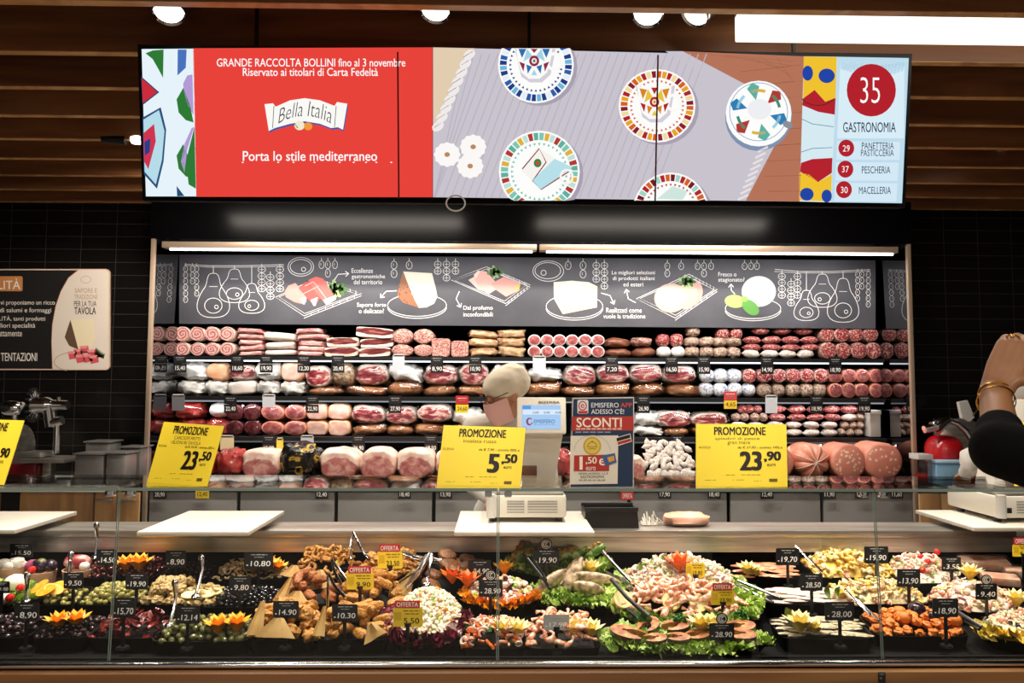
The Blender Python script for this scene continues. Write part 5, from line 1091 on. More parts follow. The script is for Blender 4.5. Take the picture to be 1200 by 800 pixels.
# ================================================================== food on the deck
def fdz(y): return .67+(y-2.52)*.1579                # the black deck under the trays
FM = dict(
  olive=M('green_olive', [(.35, '#7d7a38'), (.65, '#a9a05a')], 2.5, .2, coat=.3), dolive=M('dark_green_olive', [(.35, '#4f5128'), (.65, '#7a7a48')], 2.5, .2, coat=.3), bolive=M('black_olive', [(.4, '#1a1113'), (.65, '#3a2427')], 2.5, .15, coat=.4), tiny=M('small_black_olive', '#0f0d10', rough=.12, coat=.4),
  bean=M('red_bean', [(.4, '#3d1214'), (.65, '#6a2a26')], 2.5, .2, coat=.3), tomato=M('dried_tomato', [(.35, '#4c1013'), (.65, '#842a26')], 2, .25, bump=.4, bscale=4, coat=.3), mush=M('marinated_mushroom', [(.35, '#a98a5c'), (.65, '#d9c49a')], 2.5, .35), arti=M('artichoke', [(.35, '#9a7d4a'), (.65, '#cbb27c')], 3, .4, bump=.4),
  fry=M('golden_breading', [(.35, '#87501a'), (.5, '#b87c30'), (.68, '#dcae5e')], 5, .6, bump=.9, bscale=9), fryd=M('brown_breading', [(.35, '#6b3716'), (.5, '#9a5828'), (.68, '#bb7a40')], 5, .6, bump=.9, bscale=9), meat=M('browned_patty', [(.35, '#4f2c14'), (.65, '#8d5a30')], 5, .5, bump=.8, bscale=8),
  kraft=M('brown_paper', [(.4, '#b58f52'), (.6, '#cda86a')], 9, .6), orange=M('orange_peel', '#f39a14', rough=.3, coat=.2), orflesh=M('orange_flesh', [(.4, '#f6a81e'), (.6, '#fbc64a')], 40, .3), lemon=M('lemon', [(.4, '#e9c63a'), (.6, '#f6e07a')], 30, .3), lemonl=M('pale_lemon', '#f3e6a8', rough=.35),
  carrot=M('carrot', '#e0702a', rough=.35), leaf=M('lettuce', [(.32, '#5f8a2a'), (.5, '#9fbc4e'), (.68, '#dbe6a6')], 30, .4), herb=M('parsley', [(.4, '#2f6a22'), (.65, '#5f9a3c')], 30, .45), bay=M('bay_leaf', '#51691f', rough=.35), radic=M('radicchio', [(.42, '#4a1020'), (.56, '#7d1f38'), (.62, '#e8d3cf')], 14, .35),
  mayo=M('creamy_salad', [(.35, '#e9dcc4'), (.65, '#f8f1e2')], 30, .4), cube_o=M('diced_carrot', '#e39a4a', rough=.4), pea=M('pea', '#8fae4a', rough=.4), pink=M('seafood_pink', [(.4, '#d98d76'), (.65, '#f0c4b0')], 30, .3, coat=.3), squid=M('squid_white', [(.4, '#e6d3bf'), (.65, '#f7ede0')], 25, .3, coat=.3), shrimp=M('prawn', [(.36, '#dc7448'), (.46, '#eda47c'), (.58, '#f6dac6')], 2.2, .28, coat=.3, stretch=(1, 1, 1)),
  salmon=M('cooked_salmon', [(.38, '#8a4a28'), (.55, '#b3743f'), (.7, '#d8ab7a')], 40, .4, bump=.3), sskin=M('salmon_skin', '#3a2a20', rough=.3), fish=M('baked_fish', [(.36, '#77685a'), (.5, '#b8a084'), (.62, '#e0c9a8')], 45, .3, coat=.3), fillet=M('pale_fillet', [(.4, '#d9bfae'), (.65, '#f0dccb')], 2, .3, coat=.3, stretch=(.4, 1, 1)), anch=M('marinated_anchovy', [(.4, '#8f836a'), (.55, '#c9bb9a'), (.7, '#e6dcc0')], 2.5, .3, coat=.3, stretch=(.4, 1, 1)),
  carp=M('salmon_carpaccio', [(.4, '#c97a56'), (.6, '#e7b08c'), (.72, '#f3dcc4')], 2, .3, coat=.3, stretch=(.4, 1, 1)), pasta=M('yellow_pasta', [(.4, '#d9ae3a'), (.65, '#eed27a')], 25, .35), pastap=M('pale_pasta', [(.4, '#d6bf8a'), (.65, '#efe0b8')], 25, .35), egg=M('aubergine', '#231222', rough=.2, coat=.4), cherry=M('cherry_tomato', '#c9221c', rough=.15, coat=.4), mozz=M('mozzarella', [(.4, '#e8e2d6'), (.6, '#f6f2ea')], 12, .4), terra=M('terracotta', [(.4, '#b98a6c'), (.6, '#d0a688')], 12, .7), onion=M('red_onion', '#9a4a6a', rough=.3), rice=M('rice', '#eee0c0', rough=.45), zuc=M('courgette', [(.45, '#4f7a2c'), (.6, '#c9d08a')], 40, .4), orangefry=M('orange_batter', [(.35, '#c25a14'), (.6, '#e88a30')], 50, .5, bump=.4, bscale=120), packfish=M('packed_fish', [(.35, '#c98f74'), (.55, '#e0b79c'), (.7, '#efdccb')], 18, .35), pan=M('black_pan', '#080808', rough=.35, spec=.25), clearpk=GLASS('clear_pack', (.95, .95, .95), 1.6, .1, 1), steel=MT['chrome'])
class Tray: pass
def tray_of(x0, x1, yb, yt, name, lab, cat, group, oval=False, build=True, lift=0, rim=.008):
    T = Tray(); xm = (x0+x1)/2
    f, b = DECK.hit(xm, yb), DECK.hit(xm, yt); a_, c_ = DECK.hit(x0, yb), DECK.hit(x1, yb)
    if oval: ym_ = DECK.hit(xm, (yb+yt)/2); a_, c_ = DECK.hit(x0, (yb+yt)/2), DECK.hit(x1, (yb+yt)/2)
    T.x0, T.x1, T.y0, T.y1 = a_.x, c_.x, f.y, b.y; T.cx, T.cy = (a_.x+c_.x)/2, (f.y+b.y)/2; T.hx, T.hy = (c_.x-a_.x)/2, (b.y-f.y)/2; T.oval = oval; T.lift = lift
    if build:
        n = 40; P = []
        for k in range(n):
            t = 2*pi*k/n; e = 1.0 if oval else .3
            P.append((math.copysign(abs(cos(t))**e, cos(t)), math.copysign(abs(sin(t))**e, sin(t))))
        V = []
        for s_, top in ((.86 if oval else .96, -1), (1.03, 1), (1.0, 1), (.88, 0)):
            for u, v in P:
                x, y = T.cx+u*s_*T.hx, T.cy+v*s_*T.hy
                V.append((x, y, fdz(y)+.001 if top < 0 else dz(y)+lift+(0.002 if top else -.022)))
        Fs = [(j*n+k, j*n+(k+1) % n, (j+1)*n+(k+1) % n, (j+1)*n+k) for j in range(3) for k in range(n)]+[tuple(range(n))[::-1], tuple(3*n+k for k in range(n))]
        T.o = tag(MB().add(V, Fs).build(name, FM['pan'], None), lab, cat, group)
    return T
def surf(T, u, v, heap):
    x, y = T.cx+u*T.hx, T.cy+v*T.hy
    g = max(0, 1-(u*u+v*v)) if T.oval else (1-abs(u)**3)*(1-abs(v)**3)
    return Vector((x, y, dz(y)+T.lift-.012+heap*g))
def spots(T, n, r, marg=.9, seed=1):
    R = random.Random(seed); out = []
    for _ in range(n*40):
        if len(out) >= n: break
        u, v = R.uniform(-marg, marg), R.uniform(-marg, marg)
        if T.oval and u*u+v*v > marg*marg: continue
        if all(((u-a)*T.hx)**2+((v-b)*T.hy)**2 > (1.5*r)**2 for a, b in out): out.append((u, v))
    return out
def pile(T, name, meshes, n, r, heap, lab, cat, group, flatness=1.0, seed=1, marg=.9, up=.6, tilt=.5):
    R = random.Random(seed); out = []
    for lay in range(2):
        for u, v in spots(T, n if lay == 0 else n//2, r, marg if lay == 0 else marg*.72, seed+lay*50):
            p = surf(T, u, v, heap); p.z += r*up*flatness+lay*r*1.25*flatness
            o = inst(name, meshes[R.randrange(len(meshes))], p, (R.uniform(-tilt, tilt), R.uniform(-tilt, tilt), R.uniform(0, 6.3)), (r*R.uniform(.9, 1.12),)*3)
            tag(o, lab, cat, group); out.append(o)
    return out
def fmesh(fn, mats, n=3, name='food'): return [fn(MB(), i).mesh(name, [FM[k] for k in mats]) for i in range(n)]
OV = lambda mb, i: mb.blob((0, 0, 0), (1.15, .85, .85), 1, .05, 2, i, 12, 8)
RND = lambda mb, i: mb.blob((0, 0, 0), (1, 1, 1), 1, .05, 2, i, 12, 8)
def rough2(mb, a=.10, f=5, i=0):
    mb.v = [q*(1+a*noise.noise(q*f+Vector((i*3, 1, 2)))) for q in mb.v]; return mb
ROUGH = lambda mb, i: rough2(mb.blob((0, 0, 0), (1.2, .9, .75), .85, .5, 1.5, i, 30, 20), .16, 4.5, i)
CROQ = lambda mb, i: rough2(mb.blob((0, 0, 0), (1.5, .68, .68), .7, .14, 1.6, i, 28, 18), .09, 6, i)
PATTY = lambda mb, i: mb.blob((0, 0, 0), (1.25, 1.1, .42), .8, .15, 1.8, i, 18, 10)
CURLY = lambda mb, i: mb.tube([(1.1*cos(t), .8*sin(t), .25*sin(3*t+i)) for t in [x*.55 for x in range(8)]], [.28, .35, .38, .4, .38, .35, .3, .2], 7)
PRAWN = lambda mb, i: mb.tube([(.72*cos(t), .72*sin(t), .12*t) for t in [x*.55-.4 for x in range(8)]]+[(-.35, -.95, .5)], [.22, .42, .52, .52, .48, .40, .30, .18, .36], 10, flat=.85)
def tom_(mb, i):
    n = 7
    V = []
    for a in range(n):
        for b in range(4): x, y = (a/(n-1)-.5)*2.4, (b/3-.5)*1.3*(1-abs(a/(n-1)-.5)); V.append((x, y, .35*noise.noise(Vector((x*1.3+i*5, y*1.3, i)))+.25*y*y))
    L = len(V); V += [(x, y, z-.16) for x, y, z in V]
    Fs = [(a*4+b, a*4+b+1, (a+1)*4+b+1, (a+1)*4+b) for a in range(n-1) for b in range(3)]; Fs += [tuple(L+q for q in f[::-1]) for f in Fs]
    return mb.add(V, Fs)
ME = dict(olive=fmesh(OV, ['olive']), dolive=fmesh(OV, ['dolive']), bolive=fmesh(OV, ['bolive']), tiny=fmesh(RND, ['tiny']), bean=fmesh(OV, ['bean']), tomato=fmesh(tom_, ['tomato']), mush=fmesh(CURLY, ['mush']), arti=fmesh(ROUGH, ['arti'], 4), fry=fmesh(ROUGH, ['fry'], 4), fryd=fmesh(CROQ, ['fryd'], 3), croq=fmesh(CROQ, ['fry'], 3), patty=fmesh(PATTY, ['meat'], 3), curl=fmesh(CURLY, ['fry'], 3), prawn=fmesh(PRAWN, ['shrimp'], 3), cherry=fmesh(RND, ['cherry'], 1), ofry=fmesh(ROUGH, ['orangefry'], 3), ball=fmesh(RND, ['orangefry'], 2))
def flower(px, py, r, lab, n=8, mat='orange', Y=None, tall=1.0, group='citrus flower garnishes', up=.0):
    """cut citrus standing open like a crown of pointed wedges"""
    c = DECK.hit(px, py) if Y is None else at(px, py, Y); r *= 1.06; c = c+Vector((0, 0, r*.42+up)); mb = MB()
    for ring, (m_, tl) in enumerate(((n, .85), (n-2, .4))):
        for k in range(m_):
            a = 2*pi*k/m_+ring*.4; d = Vector((cos(a), sin(a), 0)); s_ = Vector((-sin(a), cos(a), 0)); U = Vector((0, 0, 1))
            P = []
            L = r*1.6*tall
            for j in range(6):
                q = j/5; w_ = r*.34*sin(pi*min(.999, q*.92+.06))**.8*(1 if j < 5 else .06)
                cen = c+(d*sin(tl*(.5+q*.5))*L*q)+U*(cos(tl*(.4+q*.5))*L*q*.95-r*.25)
                P.append((cen, w_))
            V = []
            for cen, w_ in P: V += [cen-s_*w_+d*w_*.0, cen-d*w_*.35, cen+s_*w_, cen+d*w_*.45]
            Fs = []; ms = []
            for j in range(5):
                for e in range(4): Fs.append((j*4+e, j*4+(e+1) % 4, (j+1)*4+(e+1) % 4, (j+1)*4+e)); ms.append(1 if e < 2 else 0)
            mb.add(V, Fs, ms)
    mats = [FM['orange'], FM['orflesh']] if mat == 'orange' else [FM['lemon'], FM['lemonl']] if mat == 'lemon' else [FM['carrot'], FM['carrot']]
    return tag(mb.build({'orange': 'orange_flower', 'lemon': 'lemon_flower', 'carrot': 'carrot_flower'}[mat], mats, None), lab, 'garnish', group)
def scat(mb, T, n, fns, heap, seed, r, marg=.95, up=.4):
    """many small pieces in one mesh; fns: [(weight, function(mb, centre, radius, rotation, random))]"""
    R = random.Random(seed); tot = sum(q[0] for q in fns)
    for _ in range(n):
        while True:
            u, v = R.uniform(-marg, marg), R.uniform(-marg, marg)
            if not T.oval or u*u+v*v < marg*marg: break
        p = surf(T, u, v, heap)+Vector((0, 0, r*(up+R.uniform(0, 1.2)))); x = R.uniform(0, tot)
        rot = Matrix.Rotation(R.uniform(0, 6.3), 3, 'Z') @ Matrix.Rotation(R.uniform(-1, 1), 3, 'X') @ Matrix.Rotation(R.uniform(-1, 1), 3, 'Y')
        for w_, fn in fns:
            x -= w_
            if x <= 0: fn(mb, p, r*R.uniform(.8, 1.2), rot, R); break
    return mb
def chunk(mi, sc_=(1, .8, .6)): return lambda mb, p, r, rot, R: mb.blob(p, (r*sc_[0], r*sc_[1], r*sc_[2]), .8, .3, 2, R.random()*9, 8, 5, mi, rot)
def curlp(mi, th=.3): return lambda mb, p, r, rot, R: mb.tube([p+rot @ Vector((r*cos(t), r*sin(t), r*.1*t)) for t in [k*.7 for k in range(6)]], [r*th*.7]+[r*th]*4+[r*th*.6], 6, mi)
def ringp(mi): return lambda mb, p, r, rot, R: mb.tube([p+rot @ Vector((r*.9*cos(t), r*.9*sin(t), 0)) for t in [k*pi/4 for k in range(9)]], r*.28, 6, mi, False)
def tubep(mi): return lambda mb, p, r, rot, R: mb.tube([p+rot @ Vector((-r, 0, 0)), p+rot @ Vector((r, 0, 0))], r*.42, 7, mi, True)
def leafp(mi, big=1.5):
    def f(mb, p, r, rot, R):
        V = []
        for a in range(4):
            for b in range(5):
                x, y = (a/3-.5)*2*r*big, (b/4-.5)*2*r*big*(.5+.5*sin(pi*(a+.6)/4)); V.append(p+rot @ Vector((x, y, r*.55*sin(b*2.4+a)+r*.4*(a/3)**2)))
        mb.add(V, [(a*5+b, a*5+b+1, (a+1)*5+b+1, (a+1)*5+b) for a in range(3) for b in range(4)], mi)
    return f
def bed(T, name, lab, cat, mats, n, fns, heap, seed, r, up=.4, marg=.95, base=None):
    mb = MB()
    if base is not None:                             # a mound under the pieces
        N = 14; V = []
        for a in range(N+1):
            for b in range(N+1):
                u, v = (a/N*2-1)*.93, (b/N*2-1)*.93
                if T.oval: q = max(abs(u), abs(v)) or 1; L = math.hypot(u, v) or 1; u, v = u*q/L, v*q/L
                V.append(surf(T, u, v, heap*.95))
        mb.add(V, [(a*(N+1)+b, (a+1)*(N+1)+b, (a+1)*(N+1)+b+1, a*(N+1)+b+1) for a in range(N) for b in range(N)], base)
    scat(mb, T, n, fns, heap, seed, r, marg, up)
    return tag(mb.build(name, [FM[k] for k in mats], None), lab, cat, None, 'stuff')
PG = 'black food trays on the counter deck'
def rt(x0, x1, yb, yt, lab, **k): return tray_of(x0, x1, yb, yt, 'food_tray', 'black food tray '+lab, 'tray', PG, **k)
def rim_leaves(T, lab, n=150, mat='leaf', r=.016, seed=5, a0=0, a1=6.29, k0=.86, k1=1.08, name='lettuce_bed', cat='lettuce', zz=.004):
    R = random.Random(seed); mb = MB(); f = leafp(0)
    for _ in range(n):
        t = R.uniform(a0, a1); q = R.uniform(k0, k1); x, y = T.cx+cos(t)*q*T.hx, T.cy+sin(t)*q*T.hy
        rot = Matrix.Rotation(t+R.uniform(-.6, .6), 3, 'Z') @ Matrix.Rotation(R.uniform(-.9, .3), 3, 'Y') @ Matrix.Rotation(R.uniform(-.6, .6), 3, 'X')
        f(mb, Vector((x, y, dz(y)+zz+R.uniform(0, .014))), r*R.uniform(.7, 1.2), rot, R)
    return tag(mb.build(name, FM[mat], None), lab, cat, None, 'stuff')
# ---- front row
T = rt(-70, 31, 748, 722, 'of black olives at the left photo edge'); pile(T, 'black_olive', ME['bolive'], 60, .0115, .016, 'glossy black olive in the front tray at the left photo edge', 'olive', 'black olives at the left edge', seed=3)
T = rt(36, 99, 748, 722, 'of black olives with an orange crown'); pile(T, 'black_olive', ME['bolive'], 46, .0115, .016, 'glossy black olive in the front tray with the orange crown', 'olive', 'black olives by the orange crown', seed=4)
flower(68, 740, .042, 'orange cut as a crown on the front black olives, left one'); flower(89, 738, .042, 'orange cut as a crown on the front black olives, right one')
T = rt(101, 190, 748, 722, 'of dried tomatoes under the 15,70 card'); pile(T, 'dried_tomato', ME['tomato'], 60, .016, .03, 'dark red dried tomato under the 15,70 card', 'dried tomato', 'dried tomatoes', seed=5, up=.4, tilt=.9)
T = rt(176, 290, 752, 726, 'of large green olives under the 12,14 card'); pile(T, 'green_olive', ME['dolive'], 60, .0135, .018, 'large dull green olive under the 12,14 card', 'olive', 'large green olives', seed=6)
flower(255, 745, .044, 'orange cut as a crown on the large green olives, left one'); flower(277, 743, .044, 'orange cut as a crown on the large green olives, right one')
T = rt(291, 368, 750, 724, 'of breaded chunks under the 14,90 card'); pile(T, 'breaded_chunk', ME['fry'], 16, .026, .04, 'golden breaded chunk under the 14,90 card', 'fried food', 'breaded chunks', seed=7)
def paper(px, py, Y, lab, w_=.05, h=.06, rot=0, lean=-.5):
    p = at(px, py, Y); Rm = Matrix.Rotation(rot, 3, 'Y') @ Matrix.Rotation(lean, 3, 'X'); V = []
    for a in range(5):
        for b in range(5):
            x, z = (a/4-.5)*2*w_*(1-.75*b/4), b/4*h; V.append(p+Rm @ Vector((x, .006*sin(a*1.6), z)))
    L = len(V); V += [q+Vector((0, .0012, 0)) for q in V]; Fs = [(a*5+b, a*5+b+1, (a+1)*5+b+1, (a+1)*5+b) for a in range(4) for b in range(4)]
    tag(MB().add(V, Fs+[tuple(L+q for q in f[::-1]) for f in Fs]).build('paper_liner', FM['kraft'], None), lab, 'paper', 'brown paper liners')
paper(298, 744, 2.6, 'brown paper corner left of the breaded chunks', .03, .115, .1); paper(322, 747, 2.575, 'brown paper triangle in front of the breaded chunks', .07, .065, .05); paper(373, 745, 2.6, 'brown paper corner left of the front croquettes', .022, .10, .1); paper(440, 748, 2.575, 'brown paper triangle in front of the croquettes', .045, .055, -.5)
T = rt(370, 455, 750, 724, 'of croquettes under the 10,30 card'); pile(T, 'croquette', ME['croq'], 18, .024, .042, 'golden croquette under the 10,30 card', 'croquette', 'front croquettes', seed=8)
def bowl(x0, x1, yb, yt, lab): return tray_of(x0, x1, yb, yt, 'oval_bowl', 'black oval bowl '+lab, 'bowl', 'black oval bowls', oval=True)
T = bowl(455, 546, 758, 700, 'of creamy white salad')
bed(T, 'creamy_salad', 'creamy white diced salad heaped in the big oval bowl', 'salad', ['mayo', 'cube_o', 'pea'], 700, [(7, chunk(0)), (1, chunk(1)), (1, chunk(2, (.7, .7, .7)))], .105, 11, .0085, base=0, marg=.86)
rim_leaves(T, 'radicchio leaves around the creamy white salad', 60, 'radic', .022, 5, 3.0, 6.4, .86, 1.02, 'radicchio_leaves', 'radicchio', .006)
T = rt(541, 617, 760, 733, 'of orange seafood salad in the front row', oval=False); bed(T, 'seafood_salad', 'seafood salad with carrot and celery in the front row', 'salad', ['carrot', 'squid', 'pink', 'herb'], 190, [(3, tubep(0)), (3, ringp(1)), (3, curlp(2, .38)), (1, leafp(3, .7))], .05, 12, .013)
flower(588, 750, .046, 'lemon cut as a crown on the front seafood salad, left one', 8, 'lemon'); flower(606, 750, .044, 'lemon cut as a crown on the front seafood salad, right one', 8, 'lemon')
T = rt(616, 704, 760, 733, 'of prawns under the grey 17,90 card', oval=False); pile(T, 'prawn', ME['prawn'], 24, .022, .04, 'pink prawn in the front tray under the grey 17,90 card', 'prawn', 'front prawns', seed=13)
flower(672, 750, .047, 'lemon cut as a crown among the front prawns, left one', 8, 'lemon'); flower(692, 750, .044, 'lemon cut as a crown among the front prawns, right one', 8, 'lemon')
T = tray_of(706, 898, 768, 735, 'oval_platter', 'long black platter of salmon steaks on lettuce', 'platter', None, oval=True)
rim_leaves(T, 'frilly lettuce under the salmon steaks', 420, 'leaf', .015, 14, 0, 6.29, .35, 1.04)
def steak(px, py, r, ang, lab, Y=None):
    r *= .82
    c = DECK.hit(px, py)+Vector((0, 0, .034)); Rm = Matrix.Rotation(.2, 3, 'X') @ Matrix.Rotation(ang, 3, 'Z')
    P = [(1.25*cos(t)*(1 if abs(t) < 1.5 else 1.1), .8*sin(t)) for t in [radians(x) for x in range(-150, 151, 20)]]
    W_ = [.14, .2, .28, .36, .42, .45, .47, .48, .48, .48, .47, .45, .42, .36, .28, .2]; V = []
    for (x, y), w_ in zip(P, W_):
        L = math.hypot(x, y); nx, ny = x/L, y/L
        for q, z in ((0, -.28), (0, .28), (-w_*1.75, .36), (-w_*1.7, -.28)): V.append(c+Rm @ Vector(((x+nx*q)*r, (y+ny*q)*r, z*r*.75)))
    n = len(P); Fs = []; ms = []
    for j in range(n-1):
        for e in range(4): Fs.append((j*4+e, j*4+(e+1) % 4, (j+1)*4+(e+1) % 4, (j+1)*4+e)); ms.append(1 if e == 0 else 0)
    Fs += [(0, 1, 2, 3), (4*n-1, 4*n-2, 4*n-3, 4*n-4)]; ms += [0, 0]
    tag(MB().add(V, Fs, ms).build('salmon_steak', [FM['salmon'], FM['sskin']], None), lab, 'salmon steak', 'salmon steaks on lettuce')
for i, (px, py, r, a, l) in enumerate(((735, 754, .062, 2.6, 'at the left end of the platter'), (760, 744, .055, 1.0, 'second from the left, at the back'), (793, 745, .055, .4, 'with herbs in the middle back'), (768, 760, .042, .2, 'small one left of centre front'), (795, 759, .042, 0, 'in the front centre'), (818, 756, .045, .3, 'right of the front centre'), (868, 746, .055, .2, 'behind, at the right end'), (868, 756, .055, -.1, 'in front, at the right end'), (842, 758, .036, 0, 'small one behind the 28,90 card'))):
    steak(px, py, r, a, 'browned salmon steak '+l)
for px, py, l in ((755, 741, 'left'), (797, 742, 'middle'), (868, 738, 'right')):
    t_ = tray_of(px-8, px+8, py+2, py-2, 'x', '', '', None, True, False); t_.lift = .05; mb = MB(); scat(mb, t_, 26, [(1, leafp(0, 1))], .012, px, .009); tag(mb.build('parsley_sprig', FM['herb'], None), 'parsley sprig on the %s salmon steaks' % l, 'parsley', 'parsley on the salmon')
flower(822, 749, .045, 'lemon cut as a crown on the salmon platter, left one', 8, 'lemon', up=.015); flower(836, 748, .042, 'lemon cut as a crown on the salmon platter, right one', 8, 'lemon', up=.015)
T = rt(918, 1026, 749, 724, 'of marinated anchovies under the 28,00 card')
def strips(T, name, mat, n, r, lab, cat, group, seed, dx=1.0, lz=.012):
    R = random.Random(seed)
    me = fmesh(lambda mb, i: mb.blob((0, 0, 0), (1.9, .55, .16), .9, .12, 2, i, 14, 7), [mat], 3)
    for u, v in spots(T, n, r*.75, .86, seed):
        p = surf(T, u, v, .012); p.z += lz+R.uniform(0, .004); tag(inst(name, me[R.randrange(3)], p, (.05, .05, R.uniform(-.25, .25)+dx), (r, r, r)), lab, cat, group)
strips(T, 'anchovy_fillet', 'anch', 44, .02, 'marinated anchovy fillet in the tray under the 28,00 card', 'anchovy', 'anchovy fillets', 15, .1)
flower(938, 744, .05, 'lemon cut as a crown on the anchovies, left one', 9, 'lemon'); flower(955, 746, .036, 'lemon cut as a crown on the anchovies, right one', 8, 'lemon')
def leaf1(px, py, Y, L, ang, lab, mat='bay'):
    c = at(px, py, Y); d = Vector((sin(ang), .25, cos(ang))).normalized(); s_ = d.cross(Vector((0, -1, 0))).normalized(); V = []
    for j in range(8):
        q = j/7; w_ = L*.22*sin(pi*(q*.96+.02)); o_ = d*L*q+Vector((0, .02*sin(q*3), 0)); V += [c+o_-s_*w_, c+o_+Vector((0, -.004, 0)), c+o_+s_*w_]
    L_ = len(V); V += [q+Vector((0, .0015, 0)) for q in V]; Fs = [(j*3+e, j*3+e+1, (j+1)*3+e+1, (j+1)*3+e) for j in range(7) for e in range(2)]
    tag(MB().add(V, Fs+[tuple(L_+q for q in f[::-1]) for f in Fs]).build('bay_leaf', FM[mat], None), lab, 'leaf', 'single green leaves')
leaf1(936, 738, 2.68, .085, -.45, 'green leaf standing behind the anchovy lemon'); leaf1(958, 741, 2.68, .045, .5, 'short green leaf right of the anchovy lemon')
T = rt(1030, 1139, 746, 720, 'of battered balls under the 18,90 card'); pile(T, 'battered_piece', ME['ofry'], 34, .016, .02, 'orange battered piece under the 18,90 card', 'fried food', 'orange battered pieces', seed=16)
for px, py, l in ((1055, 728, 'left back'), (1060, 735, 'left front'), (1120, 738, 'right')):
    tag(inst('fried_ball', ME['ball'][0], DECK.hit(px, py)+Vector((0, 0, .035)), (0, 0, 0), (.024, .024, .022)), 'round orange fried ball, the %s one' % l, 'fried ball', 'round fried balls')
for px, py, s_ in ((1075, 728, .030), (1094, 735, .020)): tag(MB().blob(DECK.hit(px, py)+Vector((0, 0, .04)), (s_*1.1, s_, s_), .9, .1, 2, px).build('aubergine', FM['egg'], None), 'glossy dark aubergine half, the %s one' % ('large' if s_ > .025 else 'small'), 'aubergine')
T = bowl(1146, 1290, 756, 722, 'of rice salad at the right edge'); bed(T, 'rice_salad', 'rice salad with olives in the oval bowl at the right edge', 'salad', ['rice', 'pink', 'dolive', 'bolive', 'pasta'], 520, [(6, chunk(0, (.8, .5, .5))), (2, chunk(1)), (1, chunk(2)), (.6, chunk(3))], .07, 17, .009, base=0, marg=.9)
rim_leaves(T, 'lemon slices around the rice salad rim', 34, 'lemon', .02, 7, 3.1, 6.2, .88, 1.0, 'lemon_slices', 'lemon'); flower(1192, 722, .042, 'lemon cut as a crown on the rice salad', 9, 'lemon', up=.03)
# ---- middle row
T = rt(-60, 36, 712, 690, 'of mozzarella at the left photo edge')
rim_leaves(T, 'frilly lettuce around the mozzarella at the left edge', 120, 'leaf', .017, 21, 0, 6.29, .3, 1.0)
for px, py, r, l in ((19, 693, .045, 'large'), (2, 712, .03, 'small front')): tag(MB().blob(DECK.hit(px, py)+Vector((0, 0, .035)), (r, r*.8, r*.75), .9, .08, 2, px).build('mozzarella_ball', FM['mozz'], None), '%s white mozzarella ball on lettuce at the left edge' % l, 'mozzarella', 'mozzarella balls')
for px, py, l in ((15, 678, 'behind the large mozzarella'), (23, 704, 'in front of the large mozzarella'), (11, 716, 'beside the small mozzarella'), (37, 682, 'right of the mozzarella at the back')): tag(inst('cherry_tomato', ME['cherry'][0], DECK.hit(px, py)+Vector((0, 0, .05)), (0, 0, 0), (.016, .016, .016)), 'red cherry tomato '+l, 'tomato', 'cherry tomatoes by the mozzarella')
T = rt(40, 86, 709, 688, 'of olives with orange slices'); pile(T, 'green_olive', ME['olive'], 30, .0115, .016, 'green olive in the middle tray with orange slices', 'olive', 'olives by the orange slices', seed=22)
for i, (px, py, a) in enumerate(((46, 700, .3), (53, 705, .6), (62, 703, 1.2), (72, 699, .9), (80, 697, .7))):
    c = DECK.hit(px, py)+Vector((0, 0, .042)); mb = MB(); mb.lathe([(.001, -.004), (.038, -.004), (.040, 0), (.038, .004), (.001, .004)], c, seg=24, mi=[0, 1, 1, 0], rot=Matrix.Rotation(a-.9, 3, 'Y') @ Matrix.Rotation(.7, 3, 'X'), sy=.6)
    tag(mb.build('orange_slice', [FM['orflesh'], FM['orange']], None), 'orange slice, %s from left, on the middle row olives' % OW[i], 'orange slice', 'orange slices on the olives')
T = rt(88, 160, 709, 687, 'of small green olives under the 9,50 card'); pile(T, 'green_olive', ME['olive'], 70, .0115, .022, 'small pale green olive in the middle tray under the 9,50 card', 'olive', 'pale green olives', seed=23)
T = rt(162, 216, 709, 687, 'of marinated artichokes'); pile(T, 'artichoke_piece', ME['arti'], 24, .018, .03, 'marinated artichoke piece in the middle row', 'artichoke', 'artichoke pieces', seed=24)
T = rt(217, 256, 710, 690, 'of artichokes with lemon slices'); pile(T, 'artichoke_piece', ME['arti'], 12, .016, .012, 'marinated artichoke piece in the tray with lemon slices', 'artichoke', 'artichoke pieces by the lemon', seed=25)
for i, (px, py) in enumerate(((222, 706), (232, 704), (241, 705), (250, 702))):
    c = DECK.hit(px, py)+Vector((0, 0, .03)); tag(MB().lathe([(.001, -.003), (.032, -.003), (.034, 0), (.032, .003), (.001, .003)], c, seg=22, mi=[0, 1, 1, 0], rot=Matrix.Rotation(.5, 3, 'X'), sy=.6).build('lemon_slice', [FM['lemonl'], FM['lemon']], None), 'pale lemon slice, %s from left, before the small black olives' % OW[i], 'lemon slice', 'lemon slices in the middle row')
T = rt(234, 322, 712, 690, 'of small black olives under the 9,80 card'); pile(T, 'tiny_olive', ME['tiny'], 100, .0092, .02, 'tiny shiny black olive under the 9,80 card', 'olive', 'tiny black olives', seed=26)
T = rt(326, 388, 708, 688, 'of brown breaded drumsticks'); pile(T, 'breaded_drumstick', ME['fryd'], 9, .026, .04, 'brown breaded drumstick behind the 14,90 card', 'fried food', 'brown breaded drumsticks', seed=27)
paper(327, 706, 2.86, 'brown paper corner left of the drumsticks', .028, .10, .35); paper(345, 708, 2.84, 'brown paper triangle in front of the drumsticks', .06, .05, .1); paper(372, 690, 2.98, 'brown paper sheet behind the drumsticks', .07, .075, -.1)
T = rt(390, 472, 710, 688, 'of croquettes under the 9,90 offer'); pile(T, 'croquette', ME['croq'], 15, .025, .045, 'golden croquette in the middle row under the 9,90 offer', 'croquette', 'middle croquettes', seed=28)
